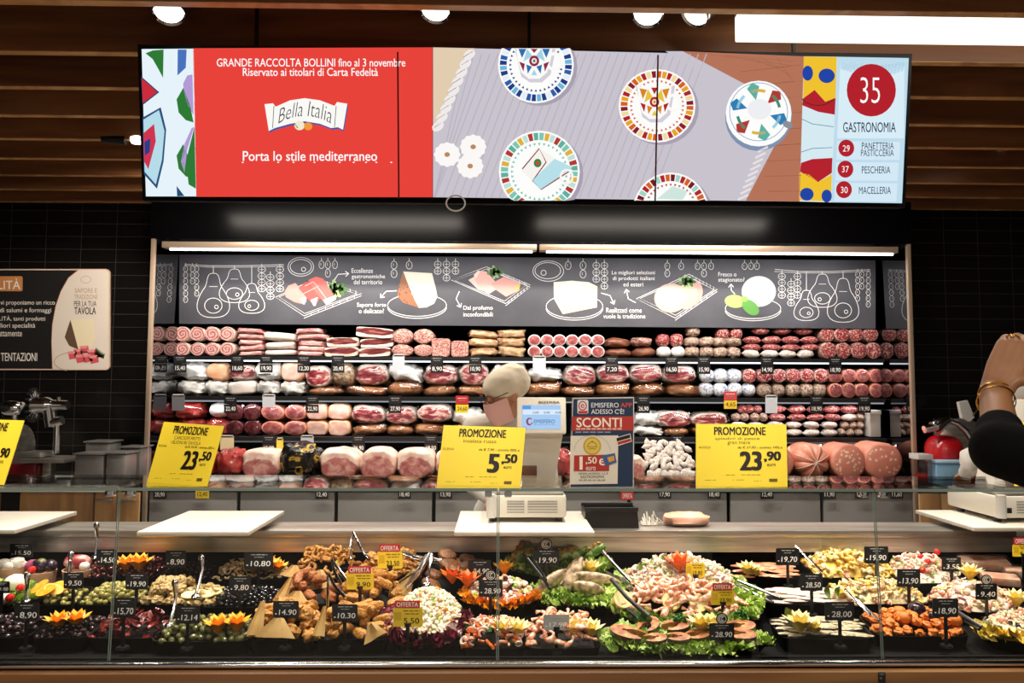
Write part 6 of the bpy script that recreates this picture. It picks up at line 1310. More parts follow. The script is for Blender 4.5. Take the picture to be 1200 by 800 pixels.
paper(468, 700, 2.9, 'brown paper corner right of the middle croquettes', .04, .12, .5)
T = bowl(544, 631, 712, 684, 'of mixed seafood under the 28,90 card'); bed(T, 'seafood_mix', 'mixed seafood with vegetables in the bowl under the 28,90 card', 'salad', ['squid', 'pink', 'bolive', 'pea', 'onion', 'lemonl'], 210, [(4, chunk(0)), (3, curlp(1, .35)), (1, chunk(2)), (1, chunk(3)), (1, curlp(4, .25)), (1, chunk(5))], .055, 29, .013, base=1)
rim_leaves(T, 'orange slices laid around the mixed seafood bowl', 46, 'orange', .017, 9, 3.0, 6.4, .9, 1.04, 'orange_slices', 'orange slices'); flower(591, 684, .04, 'orange cut as a crown behind the mixed seafood', 9, 'orange', up=.03)
T = bowl(628, 722, 712, 680, 'of baked fish on lettuce'); rim_leaves(T, 'frilly lettuce under the baked fish', 260, 'leaf', .016, 30, 0, 6.29, .35, 1.06)
for i, (px, py, L, a, l) in enumerate(((645, 696, .085, -.6, 'leftmost one'), (668, 690, .10, -.95, 'dark striped middle one'), (700, 692, .10, .25, 'rightmost one'), (690, 703, .07, .35, 'front one'))):
    c = DECK.hit(px, py)+Vector((0, 0, .045)); Rm = Matrix.Rotation(a, 3, 'Y') @ Matrix.Rotation(.5, 3, 'X'); mb = MB(); V = MB().blob((0, 0, 0), (L*.8, .018, .04), .9, .08, 2, i, 20, 12).v
    mb.tube([c+Rm @ Vector((L*q, .006*sin(q*2), .006*q*q)) for q in (-.95, -.88, -.7, -.4, 0, .4, .68, .86, .93, .98)], [.005, .014, .028, .037, .041, .037, .027, .015, .010, .006], 16, flat=.55)
    tag(mb.build('baked_fish', FM['fish'], None), 'baked fish fillet on lettuce, '+l, 'fish', 'baked fish on lettuce')
flower(692, 686, .042, 'lemon cut as a crown on the baked fish', 9, 'lemon', up=.035)
T = tray_of(708, 888, 738, 672, 'oval_platter', 'large black oval platter of prawns and seafood salad', 'platter', None, oval=True)
rim_leaves(T, 'frilly lettuce around the large seafood platter', 460, 'leaf', .017, 31, 0, 6.29, .74, 1.04)
T2 = tray_of(728, 868, 712, 668, 'x', '', '', None, True, False); T2.lift = .012
bed(T2, 'seafood_salad', 'pale seafood salad heaped at the back of the large platter', 'salad', ['squid', 'pink', 'leaf', 'lemonl'], 420, [(6, curlp(0, .35)), (2, chunk(1)), (1.5, leafp(2, .8)), (1, chunk(0))], .10, 32, .014, base=0)
T2 = tray_of(716, 880, 734, 700, 'x', '', '', None, True, False); T2.lift = .018
pile(T2, 'prawn', ME['prawn'], 54, .024, .05, 'pale orange prawn at the front of the large platter', 'prawn', 'prawns on the large platter', seed=33)
for px, py, l in ((786, 722, 'left'), (818, 724, 'right'), (730, 720, 'far left')):
    c = DECK.hit(px, py)+Vector((0, -.01, .06)); tag(MB().lathe([(.001, -.004), (.034, -.004), (.037, 0), (.034, .004), (.001, .004)], c, seg=24, mi=[0, 1, 1, 0], rot=Matrix.Rotation(.9, 3, 'X')).build('lemon_slice', [FM['lemonl'], FM['lemon']], None), 'lemon slice on the platter prawns, the %s one' % l, 'lemon slice', 'lemon slices on the large platter')
flower(797, 696, .055, 'carrot flower in the middle of the large platter', 7, 'carrot', up=.075)
for px, l in ((778, 'left'), (749, 'far left')): leaf1(px, 662 if px > 760 else 672, 3.02, .05, .3, 'courgette leaf on the pale seafood salad, %s one' % l, 'zuc'); leaf1(px+5, 664 if px > 760 else 673, 3.01, .045, -.2, 'courgette slice on the pale seafood salad, %s one' % l, 'zuc')
T = rt(901, 1003, 709, 690, 'of pale fish fillets under the 28,50 card'); strips(T, 'fish_fillet', 'fillet', 22, .028, 'pale raw fish fillet under the 28,50 card', 'fish fillet', 'pale fish fillets', 34, .05)
flower(984, 704, .034, 'lemon cut as a crown on the pale fish fillets', 8, 'lemon'); leaf1(973, 703, 2.86, .055, .0, 'green leaf left of the fillet lemon'); leaf1(982, 702, 2.86, .05, .35, 'green leaf behind the fillet lemon')
T = rt(990, 1092, 708, 687, 'of pasta salad under the 13,90 card'); bed(T, 'pasta_salad', 'cold pasta salad with olives under the 13,90 card', 'pasta salad', ['pastap', 'pasta', 'dolive', 'pink'], 200, [(5, curlp(0, .4)), (3, tubep(1)), (1, chunk(2)), (1, chunk(3))], .045, 35, .013, base=0)
T = bowl(1090, 1192, 718, 690, 'of seafood salad under the 9,40 card'); bed(T, 'seafood_salad', 'seafood salad in the bowl under the 9,40 card', 'salad', ['squid', 'pink', 'onion', 'pastap'], 260, [(4, chunk(0)), (3, curlp(1, .35)), (.6, curlp(2, .25)), (3, curlp(3, .4))], .055, 36, .013, base=0)
flower(1137, 692, .044, 'lemon cut as a crown on the bowl under the 9,40 card', 9, 'lemon', up=.035)
# ---- back row
def cup_(px, py, r, h, lab, mat='terra'):
    c = DECK.hit(px, py); t = tag(MB().lathe([(r*.8, 0), (r, h), (r*.92, h), (r*.75, .012), (.001, .012)], (c.x, c.y, fdz(c.y)+.001), seg=26).build('terracotta_pot', FM[mat], None), lab, 'pot', 'terracotta pots at the back'); return Vector((c.x, c.y, fdz(c.y)+h))
c = cup_(13, 678, .055, .115, 'round pale pot of white cheese at the left edge')
for i in range(6): tag(MB().blob(c+Vector((.03*cos(i*1.2), .02*sin(i*1.2), .006+.008*(i % 2))), (.024, .02, .018), .6, .2, 2, i).build('cheese_piece', FM['mozz'], None), 'white cheese piece in the left edge pot', 'cheese', 'cheese pieces in the pot')
c = cup_(48, 676, .058, .09, 'brown terracotta pot of mixed vegetables')
for i, (x, m_, r) in enumerate(((-.035, 'onion', .03), (.0, 'egg', .034), (.035, 'egg', .03), (.005, 'dolive', .022))): tag(MB().blob(c+Vector((x, -.01*(i % 2), .022+.014*(i == 3))), (r, r*.8, r*.85), .9, .1, 2, i).build(('onion', 'aubergine', 'aubergine', 'olive')[i], FM[m_], None), ('red onion in the terracotta pot', 'aubergine in the middle of the terracotta pot', 'aubergine at the right of the terracotta pot', 'large olive topping the terracotta pot')[i], ('onion', 'aubergine', 'aubergine', 'olive')[i])
c = cup_(92, 672, .062, .085, 'brown terracotta pot of cured sausage behind the red beans')
tag(MB().blob(c+Vector((-.005, 0, .03)), (.058, .03, .03), .9, .08, 2, 5).build('cured_sausage', MM['salcut'], None), 'dark red cured sausage in the back terracotta pot', 'sausage')
tag(MB().blob(c+Vector((.035, -.02, .016)), (.02, .018, .018), .8, .1, 2, 6).build('garlic_bulb', FM['mozz'], None), 'white garlic bulb beside the cured sausage', 'garlic')
T = rt(90, 134, 677, 656, 'of red beans under the 14,50 card'); pile(T, 'red_bean', ME['bean'], 60, .0105, .02, 'shiny red bean in the back tray left of the glass seam', 'bean', 'red beans left of the seam', seed=41)
T = rt(136, 181, 677, 656, 'of red beans with an orange crown'); pile(T, 'red_bean', ME['bean'], 50, .0105, .02, 'shiny red bean in the back tray with the orange crown', 'bean', 'red beans right of the seam', seed=42)
flower(147, 672, .046, 'orange cut as a crown on the red beans, left one'); flower(163, 672, .05, 'orange cut as a crown on the red beans, right one')
T = rt(183, 240, 679, 660, 'of dark olives under the 8,90 card'); pile(T, 'black_olive', ME['bolive'], 60, .0105, .018, 'dark brown olive in the back tray under the 8,90 card', 'olive', 'dark olives at the back', seed=43)
T = rt(243, 332, 679, 659, 'of marinated mushrooms under the 10,80 card'); pile(T, 'mushroom', ME['mush'], 66, .0125, .02, 'pale marinated mushroom under the 10,80 card', 'mushroom', 'marinated mushrooms', seed=44)
flower(297, 674, .042, 'orange cut as a crown on the mushrooms, left one'); flower(313, 673, .048, 'orange cut as a crown on the mushrooms, middle one'); flower(326, 674, .038, 'orange cut as a crown on the mushrooms, right one')
T = rt(340, 416, 678, 658, 'of fried dough curls at the back'); pile(T, 'fried_curl', ME['curl'], 40, .019, .06, 'pale golden fried curl in the back tray', 'fried food', 'fried curls', seed=45, tilt=.9)
leaf1(388, 652, 3.2, .03, 0, 'dark green leaf on the fried curls'); leaf1(391, 668, 3.05, .05, .4, 'yellow leaf beside the fried curls', 'lemon'); paper(341, 676, 3.08, 'brown paper triangle in front of the fried curls', .05, .05, .2)
T = rt(418, 490, 679, 660, 'of fried pieces under the 23,50 offer'); pile(T, 'fried_piece', ME['fry'], 24, .021, .045, 'golden fried piece under the 23,50 offer', 'fried food', 'fried pieces at the back', seed=46)
T = rt(500, 566, 694, 660, 'of browned patties under the 24,90 card'); pile(T, 'meat_patty', ME['patty'], 11, .034, .05, 'browned meat patty under the 24,90 card', 'patty', 'browned patties', seed=47, flatness=.6, tilt=.3)
flower(530, 692, .046, 'carrot flower in front of the patties, left one', 7, 'carrot', up=.02); flower(548, 697, .046, 'carrot flower in front of the patties, right one', 7, 'carrot', up=.02); flower(569, 684, .03, 'small carrot flower beside the 28,90 card', 7, 'carrot', up=.02)
T = tray_of(596, 712, 676, 650, 'oval_platter', 'black oval platter of stuffed vegetables at the back', 'platter', None, oval=True); rim_leaves(T, 'frilly lettuce under the stuffed vegetables', 240, 'leaf', .017, 48, 0, 6.29, .4, 1.04)
for i, (px, py, a) in enumerate(((662, 652, .3), (664, 664, .2), (680, 657, .5), (697, 658, .6), (626, 664, .1), (612, 662, .9))):
    c = DECK.hit(px, py)+Vector((0, 0, .048)); Rm = Matrix.Rotation(-a, 3, 'Y'); t = tag(MB().blob(c, (.062, .03, .022), .85, .1, 2, i, 18, 10, 0, Rm).build('stuffed_courgette', FM['zuc'], None), 'stuffed courgette half, %s counted on the back platter' % OW[i], 'stuffed courgette', 'stuffed courgettes')
    mb = MB(); R = random.Random(i)
    for _ in range(14): mb.blob(c+Rm @ Vector((R.uniform(-.045, .045), R.uniform(-.015, .015), .02+R.uniform(0, .01))), (.011, .009, .008), .8, .3, 2, R.random()*9, 8, 5)
    mb.build('stuffing', FM['fry'], t)
flower(681, 648, .036, 'lemon cut as a crown at the back of the stuffed vegetables', 7, 'lemon', up=.04); flower(611, 658, .032, 'lemon cut as a crown at the left of the stuffed vegetables', 7, 'lemon', up=.035)
T = rt(867, 938, 678, 661, 'of salmon carpaccio under the 19,70 card'); strips(T, 'salmon_slice', 'carp', 20, .028, 'pale salmon slice under the 19,70 card', 'salmon slice', 'salmon slices', 49, .05)
flower(876, 676, .034, 'lemon cut as a crown on the salmon slices, left one', 8, 'lemon', tall=1.2); flower(886, 676, .03, 'lemon cut as a crown on the salmon slices, right one', 8, 'lemon')
T = rt(956, 1052, 677, 657, 'of yellow filled pasta under the 19,90 card'); bed(T, 'filled_pasta', 'yellow filled pasta salad under the 19,90 card', 'pasta salad', ['pasta', 'pastap', 'leaf', 'pink'], 170, [(6, curlp(0, .45)), (3, chunk(1)), (.6, leafp(2, .7)), (.8, chunk(3))], .06, 50, .014, base=0)
T = rt(1058, 1136, 684, 662, 'of crab salad under the 3,55 card'); bed(T, 'crab_salad', 'crab salad with tomatoes under the 3,55 card', 'salad', ['squid', 'pink', 'leaf'], 230, [(5, curlp(0, .35)), (3, chunk(1)), (.8, leafp(2, .7))], .07, 51, .011, base=0)
for i, (px, py) in enumerate(((1078, 662), (1090, 662), (1086, 668), (1097, 656), (1080, 678))): tag(inst('cherry_tomato', ME['cherry'][0], DECK.hit(px, py+9)+Vector((0, -.01, .07)), (0, 0, 0), (.014, .014, .014)), 'red cherry tomato on the crab salad, %s one' % ('left back', 'middle back', 'middle front', 'right back', 'left front')[i], 'tomato', 'cherry tomatoes on the crab salad')
for i, (px, py, w_, l) in enumerate(((1152, 664, .13, 'largest one at the back'), (1172, 684, .09, 'middle one'), (1195, 676, .08, 'one at the right photo edge'))):
    c = DECK.hit(px, py)+Vector((0, 0, .02)); t = thing('salad_pack', 'clear plastic pack of sliced fish, '+l, 'food pack', c, 'clear plastic packs at the right'); ro = Matrix.Rotation(-.35, 3, 'Z') @ Matrix.Rotation(.15, 3, 'X')
    MB().box(c, (w_*1.5, w_*.8, .035), 0, ro, .01).build('contents', FM['packfish'], t); MB().box(c, (w_*1.62, w_*.9, .05), 0, ro, .012).build('clear_lid', FM['clearpk'], t)
    MB().box(c+Vector((0, 0, -.008)), (w_*1.72, w_*1.0, .006), 0, ro, .003).build('rim', FM['clearpk'], t)

# ---- price cards standing in the food
def deckcard(px, py, w_, h, price, Y, lab, kind='black', logo=False, rot=0):
    pl = Plane((0, Y, .8), (sin(rot), -1, .18)); c = pl.hit(px, py); t = thing('price_card', lab, 'price card', Vector((c.x, c.y, max(fdz(c.y), dz(c.y)-.03))), 'price cards standing in the food')
    Q_ = rrect(px-w_/2, py-h/2, px+w_/2, py+h/2, 1.5, 3); body = {'black': '#121214', 'yellow': '#ecc92c', 'grey': '#a9a9a6'}[kind]
    MB().sweep([pl.hit(*p) for p in Q_], -pl.n*.003).build('card', M('card_face', body, rough=.35), t, False)
    b0 = pl.hit(px, py+h/2-1, -.004); zb = dz(b0.y)-.012
    MB().box2((b0.x-.006, b0.y-.002, zb), (b0.x+.006, b0.y+.003, b0.z), bev=.001).lathe([(.001, zb-.006), (.022, zb-.006), (.02, zb+.002), (.001, zb+.002)], (b0.x, b0.y, 0), seg=14).tube([(b0.x, b0.y, b0.z-.002), (b0.x, b0.y, b0.z+.01)], [.012, .012], 10).build('stand', MT['plastic'], t, False)
    A = Art(pl, .0008, .0003)
    if kind == 'yellow':
        A.poly(rq(px-w_/2+1.2, py-h*.28, px-w_*.22, py+h*.15), '#d1ab20').up().dashes(px-w_*.16, py-h*.34, px+w_*.4, 1, '#6b5510', 3).dashes(px-w_*.1, py-h*.18, px+w_*.36, .9, '#6b5510', 3, 3)
        A.text(price, px-w_*.14, py+h*.04, px+w_*.38, py+h*.38, '#241a06', .012)
    else:
        tc = '#f3f1ec' if kind == 'black' else '#fafafa'
        A.dashes(px-w_*.26, py-h*.36, px+w_*.3, .8, '#bdbdb8', 3).dashes(px-w_*.15, py-h*.22, px+w_*.18, .8, '#a0a09c', 2)
        A.text(price, px-w_*.28, py+h*.0, px+w_*.40, py+h*.36, tc, .006, .1).rect(px-w_*.42, py+h*.22, px-w_*.36, py+h*.28, tc)
    if logo:
        r = w_*.24; A2_ = pl; cc = (px, py-h/2-r*.75)
        MB().sweep([pl.hit(cc[0]+r*cos(q), cc[1]+r*sin(q)) for q in [2*pi*i/24 for i in range(24)]], -pl.n*.003).build('logo_disc', M('logo_disc', '#121214', rough=.35), t, False)
        A.ring(*cc, r*.72, r*.72, .8, '#d9d7d0').ring(*cc, r*.45, r*.45, 1.1, '#d9d7d0', 40, 320).ring(cc[0]+r*.1, cc[1], r*.2, r*.2, .8, '#d9d7d0', 60, 300)
    A.build('lettering', t)
    if kind == 'yellow' and logo is None:
        q2 = rrect(px-w_*.44, py-h/2-8.5, px+w_*.40, py-h/2+.5, 1, 3); p_ = MB().sweep([pl.hit(*p) for p in q2], -pl.n*.003).build('offer_flag', M('offer_red', '#c0282e', rough=.4), t, False)
        Art(pl, .0008, .0003).text('OFFERTA', px-w_*.38, py-h/2-6.6, px+w_*.34, py-h/2-1.2, '#f7efe4', .015).build('offer_lettering', p_)
RF, RM_, RB = 2.615, 2.83, 3.06
for px, py, w_, h, pr, Y in ((25, 645, 27, 16, '15,50', 3.16), (125, 653, 24, 19, '14,50', RB), (160, 681, 26, 19, '19,90', RM_+.06), (86, 680, 23, 19, '9,50', RM_), (2, 688, 18, 14, '11,00', RM_), (31, 717, 29, 22, '8,90', RF), (145, 712, 27, 24, '15,70', RF), (206, 655, 24, 20, '8,90', RB), (303, 657, 34, 20, '10,80', RB), (281, 685, 25, 20, '9,80', RM_), (220, 720, 28, 21, '12,14', RF), (335, 714, 30, 20, '14,90', RF), (404, 718, 30, 20, '10,30', RF), (562, 666, 27, 20, '24,90', RB-.04), (923, 652, 27, 20, '19,70', RB), (1027, 650, 28, 20, '19,90', RB), (951, 682, 26, 20, '28,50', RM_), (1065, 677, 27, 21, '13,90', RM_), (984, 716, 34, 22, '28,00', RF), (1115, 661, 22, 17, '3,55', RB-.04), (1108, 712, 30, 22, '18,90', RF)):
    extra = {'8,90': ' in front' if px < 100 else ' at the back', '19,90': ' over the artichokes' if px < 300 else ' on the yellow pasta'}.get(pr, '')
    deckcard(px, py, w_, h, pr, Y, 'black price card reading %s%s' % (pr, extra))
for px, py, w_, h, pr, Y, l in ((575, 689, 28, 20, '28,90', RM_-.02, 'on the mixed seafood'), (640, 653, 30, 20, '19,90', RB-.03, 'on the stuffed vegetables'), (846, 740, 29, 20, '28,90', RF-.05, 'in front of the salmon steaks'), (1156, 693, 25, 19, '9,40', RM_-.03, 'on the right seafood bowl')):
    deckcard(px, py, w_, h, pr, Y, 'black price card with round logo reading %s %s' % (pr, l), logo=True)
deckcard(652, 729, 30, 18, '17,90', 2.56, 'grey price card reading 17,90 among the front prawns', 'grey', rot=.15)
deckcard(815, 668, 22, 17, '12,90', 2.90, 'yellow price card reading 12,90 on the seafood salad', 'yellow')
for px, py, w_, h, pr, Y, l in ((457, 656, 29, 20, '23,50', RB-.05, 'on the back fried pieces'), (422, 681, 32, 19, '9,90', RM_-.03, 'on the middle croquettes'), (478, 723, 35, 22, '5,50', RF-.03, 'before the creamy white salad'), (847, 700, 27, 17, '23,90', RM_-.08, 'on the platter prawns'), (1199, 645, 24, 14, '6,90', 3.0, 'at the right photo edge')):
    deckcard(px, py, w_, h, pr, Y, 'yellow offer card reading %s %s' % (pr, l), 'yellow', logo=None)

# ---- serving spoons and tongs
def spoon(P, Ys, lab, r=.006, mat='steel', cat='spoon', name='serving_spoon', head=True, hr=.016):
    pts = [at(px, py, Y) for (px, py), Y in zip(P, Ys)]; n = len(pts); mb = MB()
    mb.tube(pts, [r*1.7]+[r]*(n-2)+[r*.9], 8); mb.blob(pts[0], (r*2.2, r*1.5, r*2.6), 1, 0, 1, 0, 10, 8)
    o = mb.build(name, FM['steel'] if mat == 'steel' else MT['plastic'], None); tag(o, lab, cat, 'serving spoons and tongs')
    if head: MB().blob(pts[-1], (hr, hr*1.1, hr*.45), 1, 0, 1, 0, 14, 8, 0, Matrix.Rotation(.3, 3, 'X')).build('spoon_bowl', FM['steel'] if mat == 'steel' else MT['plastic'], o)
spoon([(113, 616), (114, 630), (112, 652)], [3.2, 3.2, 3.12], 'steel spoon leaning on the worktop behind the 14,50 card'); spoon([(83, 650), (82, 662), (80, 676)], [3.05, 3.04, 3.0], 'clear spoon handle behind the 9,50 card'); spoon([(32, 675), (32, 690), (30, 704)], [2.8, 2.8, 2.76], 'clear spoon handle left of the orange slices')
spoon([(236, 654), (237, 668), (233, 684), (229, 698)], [3.0, 2.97, 2.9, 2.86], 'steel spoon standing before the dark olives'); spoon([(205, 683), (206, 700), (203, 716), (198, 732)], [2.75, 2.72, 2.66, 2.62], 'steel spoon standing in the large green olives'); spoon([(505, 652), (503, 668), (500, 684)], [3.0, 2.95, 2.86], 'steel spoon stuck into the creamy white salad')
def tongs(P1, P2, Ys, lab, r=.004, mat='steel'):
    mb = MB()
    for P in (P1, P2): mb.tube([at(px, py, Y) for (px, py), Y in zip(P, Ys)], r, 7, flat=1.6)
    tag(mb.build('serving_tongs', FM['steel'] if mat == 'steel' else MT['plastic'], None), lab, 'tongs', 'serving spoons and tongs')
tongs([(414, 623), (411, 640), (412, 655)], [(414, 623), (422, 640), (431, 655)], [3.22, 3.18, 3.1], 'steel tongs hung over the worktop edge by the fried curls'); tongs([(389, 656), (392, 670), (400, 684)], [(389, 656), (398, 668), (408, 682)], [3.0, 2.94, 2.9], 'steel tongs standing beside the yellow leaf'); tongs([(385, 672), (384, 690), (384, 712)], [(385, 672), (392, 686), (405, 700)], [2.86, 2.8, 2.72], 'steel tongs in the drumsticks behind the 10,30 card'); tongs([(471, 646), (490, 652), (517, 656)], [(471, 648), (492, 657), (517, 659)], [3.15, 3.12, 3.1], 'steel tongs lying left of the patties'); tongs([(500, 650), (488, 668), (468, 682)], [(504, 648), (492, 672), (476, 688)], [3.0, 2.95, 2.9], 'bronze tongs leaning right of the 23,50 offer', .006)
tongs([(706, 646), (730, 672), (752, 694)], [(710, 670), (735, 682), (757, 697)], [3.1, 3.0, 2.9], 'dark tongs left of the seafood platter', .005); tongs([(716, 678), (735, 700), (760, 722)], [(722, 704), (742, 718), (760, 734)], [2.85, 2.75, 2.66], 'dark tongs between the platter and the salmon', .005, 'dark'); tongs([(613, 648), (632, 672), (645, 690)], [(622, 652), (636, 672), (640, 680)], [3.05, 2.95, 2.86], 'dark tongs left of the baked fish', .004, 'dark')
tongs([(865, 680), (890, 690), (914, 700)], [(862, 684), (888, 697), (906, 706)], [2.98, 2.92, 2.86], 'clear scissor tongs left of the pale fish fillets', .005); tongs([(932, 640), (948, 655), (964, 670)], [(933, 641), (949, 656), (964, 671)], [3.2, 3.1, 3.02], 'thin steel tongs left of the yellow pasta', .003); tongs([(1000, 700), (1014, 712), (1030, 726)], [(990, 690), (1004, 706), (1020, 720)], [2.85, 2.78, 2.68], 'thin dark tongs left of the battered balls', .003); tongs([(1115, 712), (1130, 722), (1150, 734)], [(1117, 716), (1132, 727), (1148, 737)], [2.74, 2.68, 2.62], 'black tongs left of the rice salad', .005, 'dark')
# ================================================================== people
def fuse(mb, voxel, smooth=5, name='body'):
    """one continuous surface over overlapping limbs"""
    me = mb.mesh('raw', []); o = bpy.data.objects.new('raw', me); tsc.collection.objects.link(o)
    r = o.modifiers.new('r', 'REMESH'); r.mode = 'VOXEL'; r.voxel_size = voxel; r.use_smooth_shade = True
    s_ = o.modifiers.new('s', 'SMOOTH'); s_.factor = .5; s_.iterations = smooth
    tsc.view_layers[0].update(); dg = tsc.view_layers[0].depsgraph; out = bpy.data.meshes.new_from_object(o.evaluated_get(dg)); bpy.data.objects.remove(o); out.name = name; return out
def link(name, me, mats, parent=None, base=None):
    Mx = WM[parent] if parent else Matrix.Translation(base)
    me.transform(Mx.inverted()); me.materials.clear()
    for q in (mats if isinstance(mats, list) else [mats]): me.materials.append(q)
    me.polygons.foreach_set('use_smooth', [True]*len(me.polygons))
    o = bpy.data.objects.new(name, me); COL.objects.link(o); WM[o] = Mx
    if parent: o.parent = parent
    else: o.location = base
    return o
SKIN = M('skin', [(.4, '#b9805f'), (.6, '#c99070')], 8, .5); SKIN2 = M('tanned_skin', [(.4, '#9a6a48'), (.6, '#ae7c58')], 8, .45)
CLOTH = M('white_uniform', '#ded9d0', rough=.8, bump=.15, bscale=12); CAPM = M('beige_cap', '#ecdfc6', rough=.8, bump=.1, bscale=20); MASK = M('pink_mask', '#f6c0ba', rough=.7); BLACKC = M('black_knit', '#060607', rough=.9, spec=.15, bump=.3, bscale=40); GOLD = M('gold', '#d9a441', rough=.2, metal=1); HAIR = M('dark_hair', '#1d1410', rough=.5)
def V3(*a): return Vector(a)
def head_into(mb, H, fwd, up, s_=1.0):
    f = fwd.normalized(); r = f.cross(up).normalized(); u = r.cross(f); R3 = Matrix((r, f, u)).transposed()
    L = lambda x, y, z: H+R3 @ (V3(x, y, z)*s_)
    mb.blob(L(0, -.015, .03), (.078*s_, .098*s_, .095*s_), 1, 0, 1, 0, 24, 16, 0, R3); mb.blob(L(0, .025, -.045), (.058*s_, .066*s_, .075*s_), .95, 0, 1, 0, 20, 14, 0, R3)
    mb.tube([L(0, .088, .025), L(0, .107, -.012), L(0, .09, -.025)], [.010*s_, .016*s_, .010*s_], 10); mb.blob(L(0, .083, -.052), (.024*s_, .012*s_, .009*s_), 1, 0, 1, 0, 12, 8, 0, R3); mb.blob(L(0, .07, -.098), (.024*s_, .022*s_, .018*s_), 1, 0, 1, 0, 12, 8, 0, R3)
    for q in (-1, 1): mb.blob(L(q*.078, -.01, 0), (.012*s_, .022*s_, .034*s_), 1, 0, 1, 0, 12, 8, 0, R3)
    return L, R3
def limb(mb, P, R, seg=16): mb.tube(P, R, seg); [mb.blob(p, (r, r, r), 1, 0, 1, 0, 14, 10) for p, r in zip(P, R)]
def hand_into(mb, W_, K_, nrm, curl, s_=1.0, thumb=1, sp=.020):
    """wrist W_, knuckles K_; nrm points out of the back of the hand; curl = bend per joint"""
    d = (K_-W_).normalized(); nrm = (nrm-d*nrm.dot(d)).normalized(); sd = d.cross(nrm); L = (K_-W_).length
    for q in (-1.5, -.5, .5, 1.5): limb(mb, [W_+sd*q*.011*s_, W_+d*L*.55+sd*q*.017*s_, K_+sd*q*sp*s_-d*abs(q)*.004], [.016*s_, .0145*s_, .0115*s_], 10)
    for i, q in enumerate((-1.5, -.5, .5, 1.5)):
        p = K_+sd*q*sp*s_-d*abs(q)*.004; dd = (d+sd*q*.06).normalized(); P = [p]; R = [.0105*s_]; ln = (.036, .043, .041, .031)[i]*s_
        for j in range(3):
            dd = (Matrix.Rotation(-curl[j], 3, sd.cross(nrm).cross(nrm) if False else sd) @ dd) if False else (dd*cos(curl[j])-nrm*sin(curl[j])).normalized()
            p = p+dd*ln*(1, .66, .5)[j]; P.append(p); R.append((.0095, .0085, .007)[j]*s_)
            nrm_i = nrm
        limb(mb, P, R, 10)
    t0 = W_+d*L*.3+sd*thumb*.026*s_; limb(mb, [W_+d*L*.12+sd*thumb*.014*s_, t0, t0+(d*.5+sd*thumb*.7-nrm*.35).normalized()*.036*s_, t0+(d*.75+sd*thumb*.5-nrm*.5).normalized()*.068*s_], [.017*s_, .0145*s_, .0115*s_, .0085*s_], 10)
def body_segments(mb, N, SH, HIP, arms, legs, grow=0, what='all'):
    g = grow; sl, sr = SH; hl, hr = HIP; mid = (sl+sr)/2; pm = (hl+hr)/2
    ch = mid*.72+pm*.28; wa = mid*.38+pm*.62
    ax = (sr-sl).normalized(); Rm = Matrix((ax, V3(0, 0, 1).cross(ax), V3(0, 0, 1))).transposed()
    w_ = (sr-sl).length/2
    mb.blob(ch, (w_*.98+g, .125+g, (mid-pm).length*.36), .8, 0, 1, 0, 24, 16, 0, Rm); mb.blob(wa, (w_*.78+g, .105+g, (mid-pm).length*.33), .9, 0, 1, 0, 24, 16, 0, Rm); mb.blob(pm+V3(0, 0, .02), (w_*.86+g, .125+g, .15), .9, 0, 1, 0, 24, 16, 0, Rm)
    limb(mb, [sl, mid+V3(0, 0, .025), sr], [.058+g, .068+g, .058+g])
    for P in arms: limb(mb, P, [.056+g, .043+g, .030+g][:len(P)])
    if legs:
        for P in legs: limb(mb, P, [.085+g, .058+g, .042+g])
# ---- worker behind the scale, head bowed to the left
H = at(590, 466, 3.92); fwd = V3(-.72, -.52, -.42); upv = V3(-.30, -.22, .92)
mb = MB(); L, R3 = head_into(mb, H, fwd, upv, 1.08)
nb = V3(H.x+.03, 4.10, H.z-.125); sl, sr = V3(nb.x-.19, 4.02, nb.z-.045), V3(nb.x+.19, 4.06, nb.z-.045); hl, hr = V3(nb.x-.10, 4.1, .93), V3(nb.x+.10, 4.12, .93)
limb(mb, [L(0, -.03, -.06), nb+V3(0, 0, .02), nb+V3(0, 0, -.05)], [.055, .056, .075])
arms = [[sl, V3(sl.x-.03, 3.86, 1.14), V3(sl.x+.10, 3.64, 1.085)], [sr, V3(sr.x+.02, 3.90, 1.14), V3(sr.x-.04, 3.66, 1.085)]]; legs = [[hl, V3(hl.x, 4.08, .5), V3(hl.x, 4.12, .09)], [hr, V3(hr.x, 4.1, .5), V3(hr.x, 4.12, .09)]]
body_segments(mb, nb, (sl, sr), (hl, hr), arms, legs)
for P, th in zip(arms, (1, -1)): w_ = P[-1]; hand_into(mb, w_, w_+(w_-P[1]).normalized()*.085+V3(0, 0, -.01), V3(0, -.2, 1), (.35, .4, .3), 1, th)
for P in legs: limb(mb, [P[2]+V3(0, .02, -.035), P[2]+V3(0, -.10, -.05)], [.045, .038])
wk = link('person', fuse(mb, .0075), SKIN, None, V3(nb.x, 4.08, 0)); tag(wk, 'person in beige cap, pink face mask and white uniform bending over the scale', 'person')
mb = MB(); body_segments(mb, nb, (sl, sr), (hl, hr), [[p for p in P] for P in arms], legs, .013); limb(mb, [nb+V3(0, .01, .0), nb+V3(0, 0, -.05)], [.075, .09]); mb.lathe([(.16, 0), (.20, -.35), (.21, -.5)], V3(nb.x, 4.08, .98), seg=30, sy=.75)
link('uniform', fuse(mb, .011, 4), CLOTH, wk)
mb = MB(); mb.blob(L(0, -.035, .062), (.108, .125, .088), .95, .05, 3, 3, 26, 16, 0, R3); mb.blob(L(0, -.075, .05), (.105, .105, .10), .95, .10, 3, 5, 24, 16, 0, R3); link('cap', fuse(mb, .008, 3), CAPM, wk)
mb = MB()
V = []
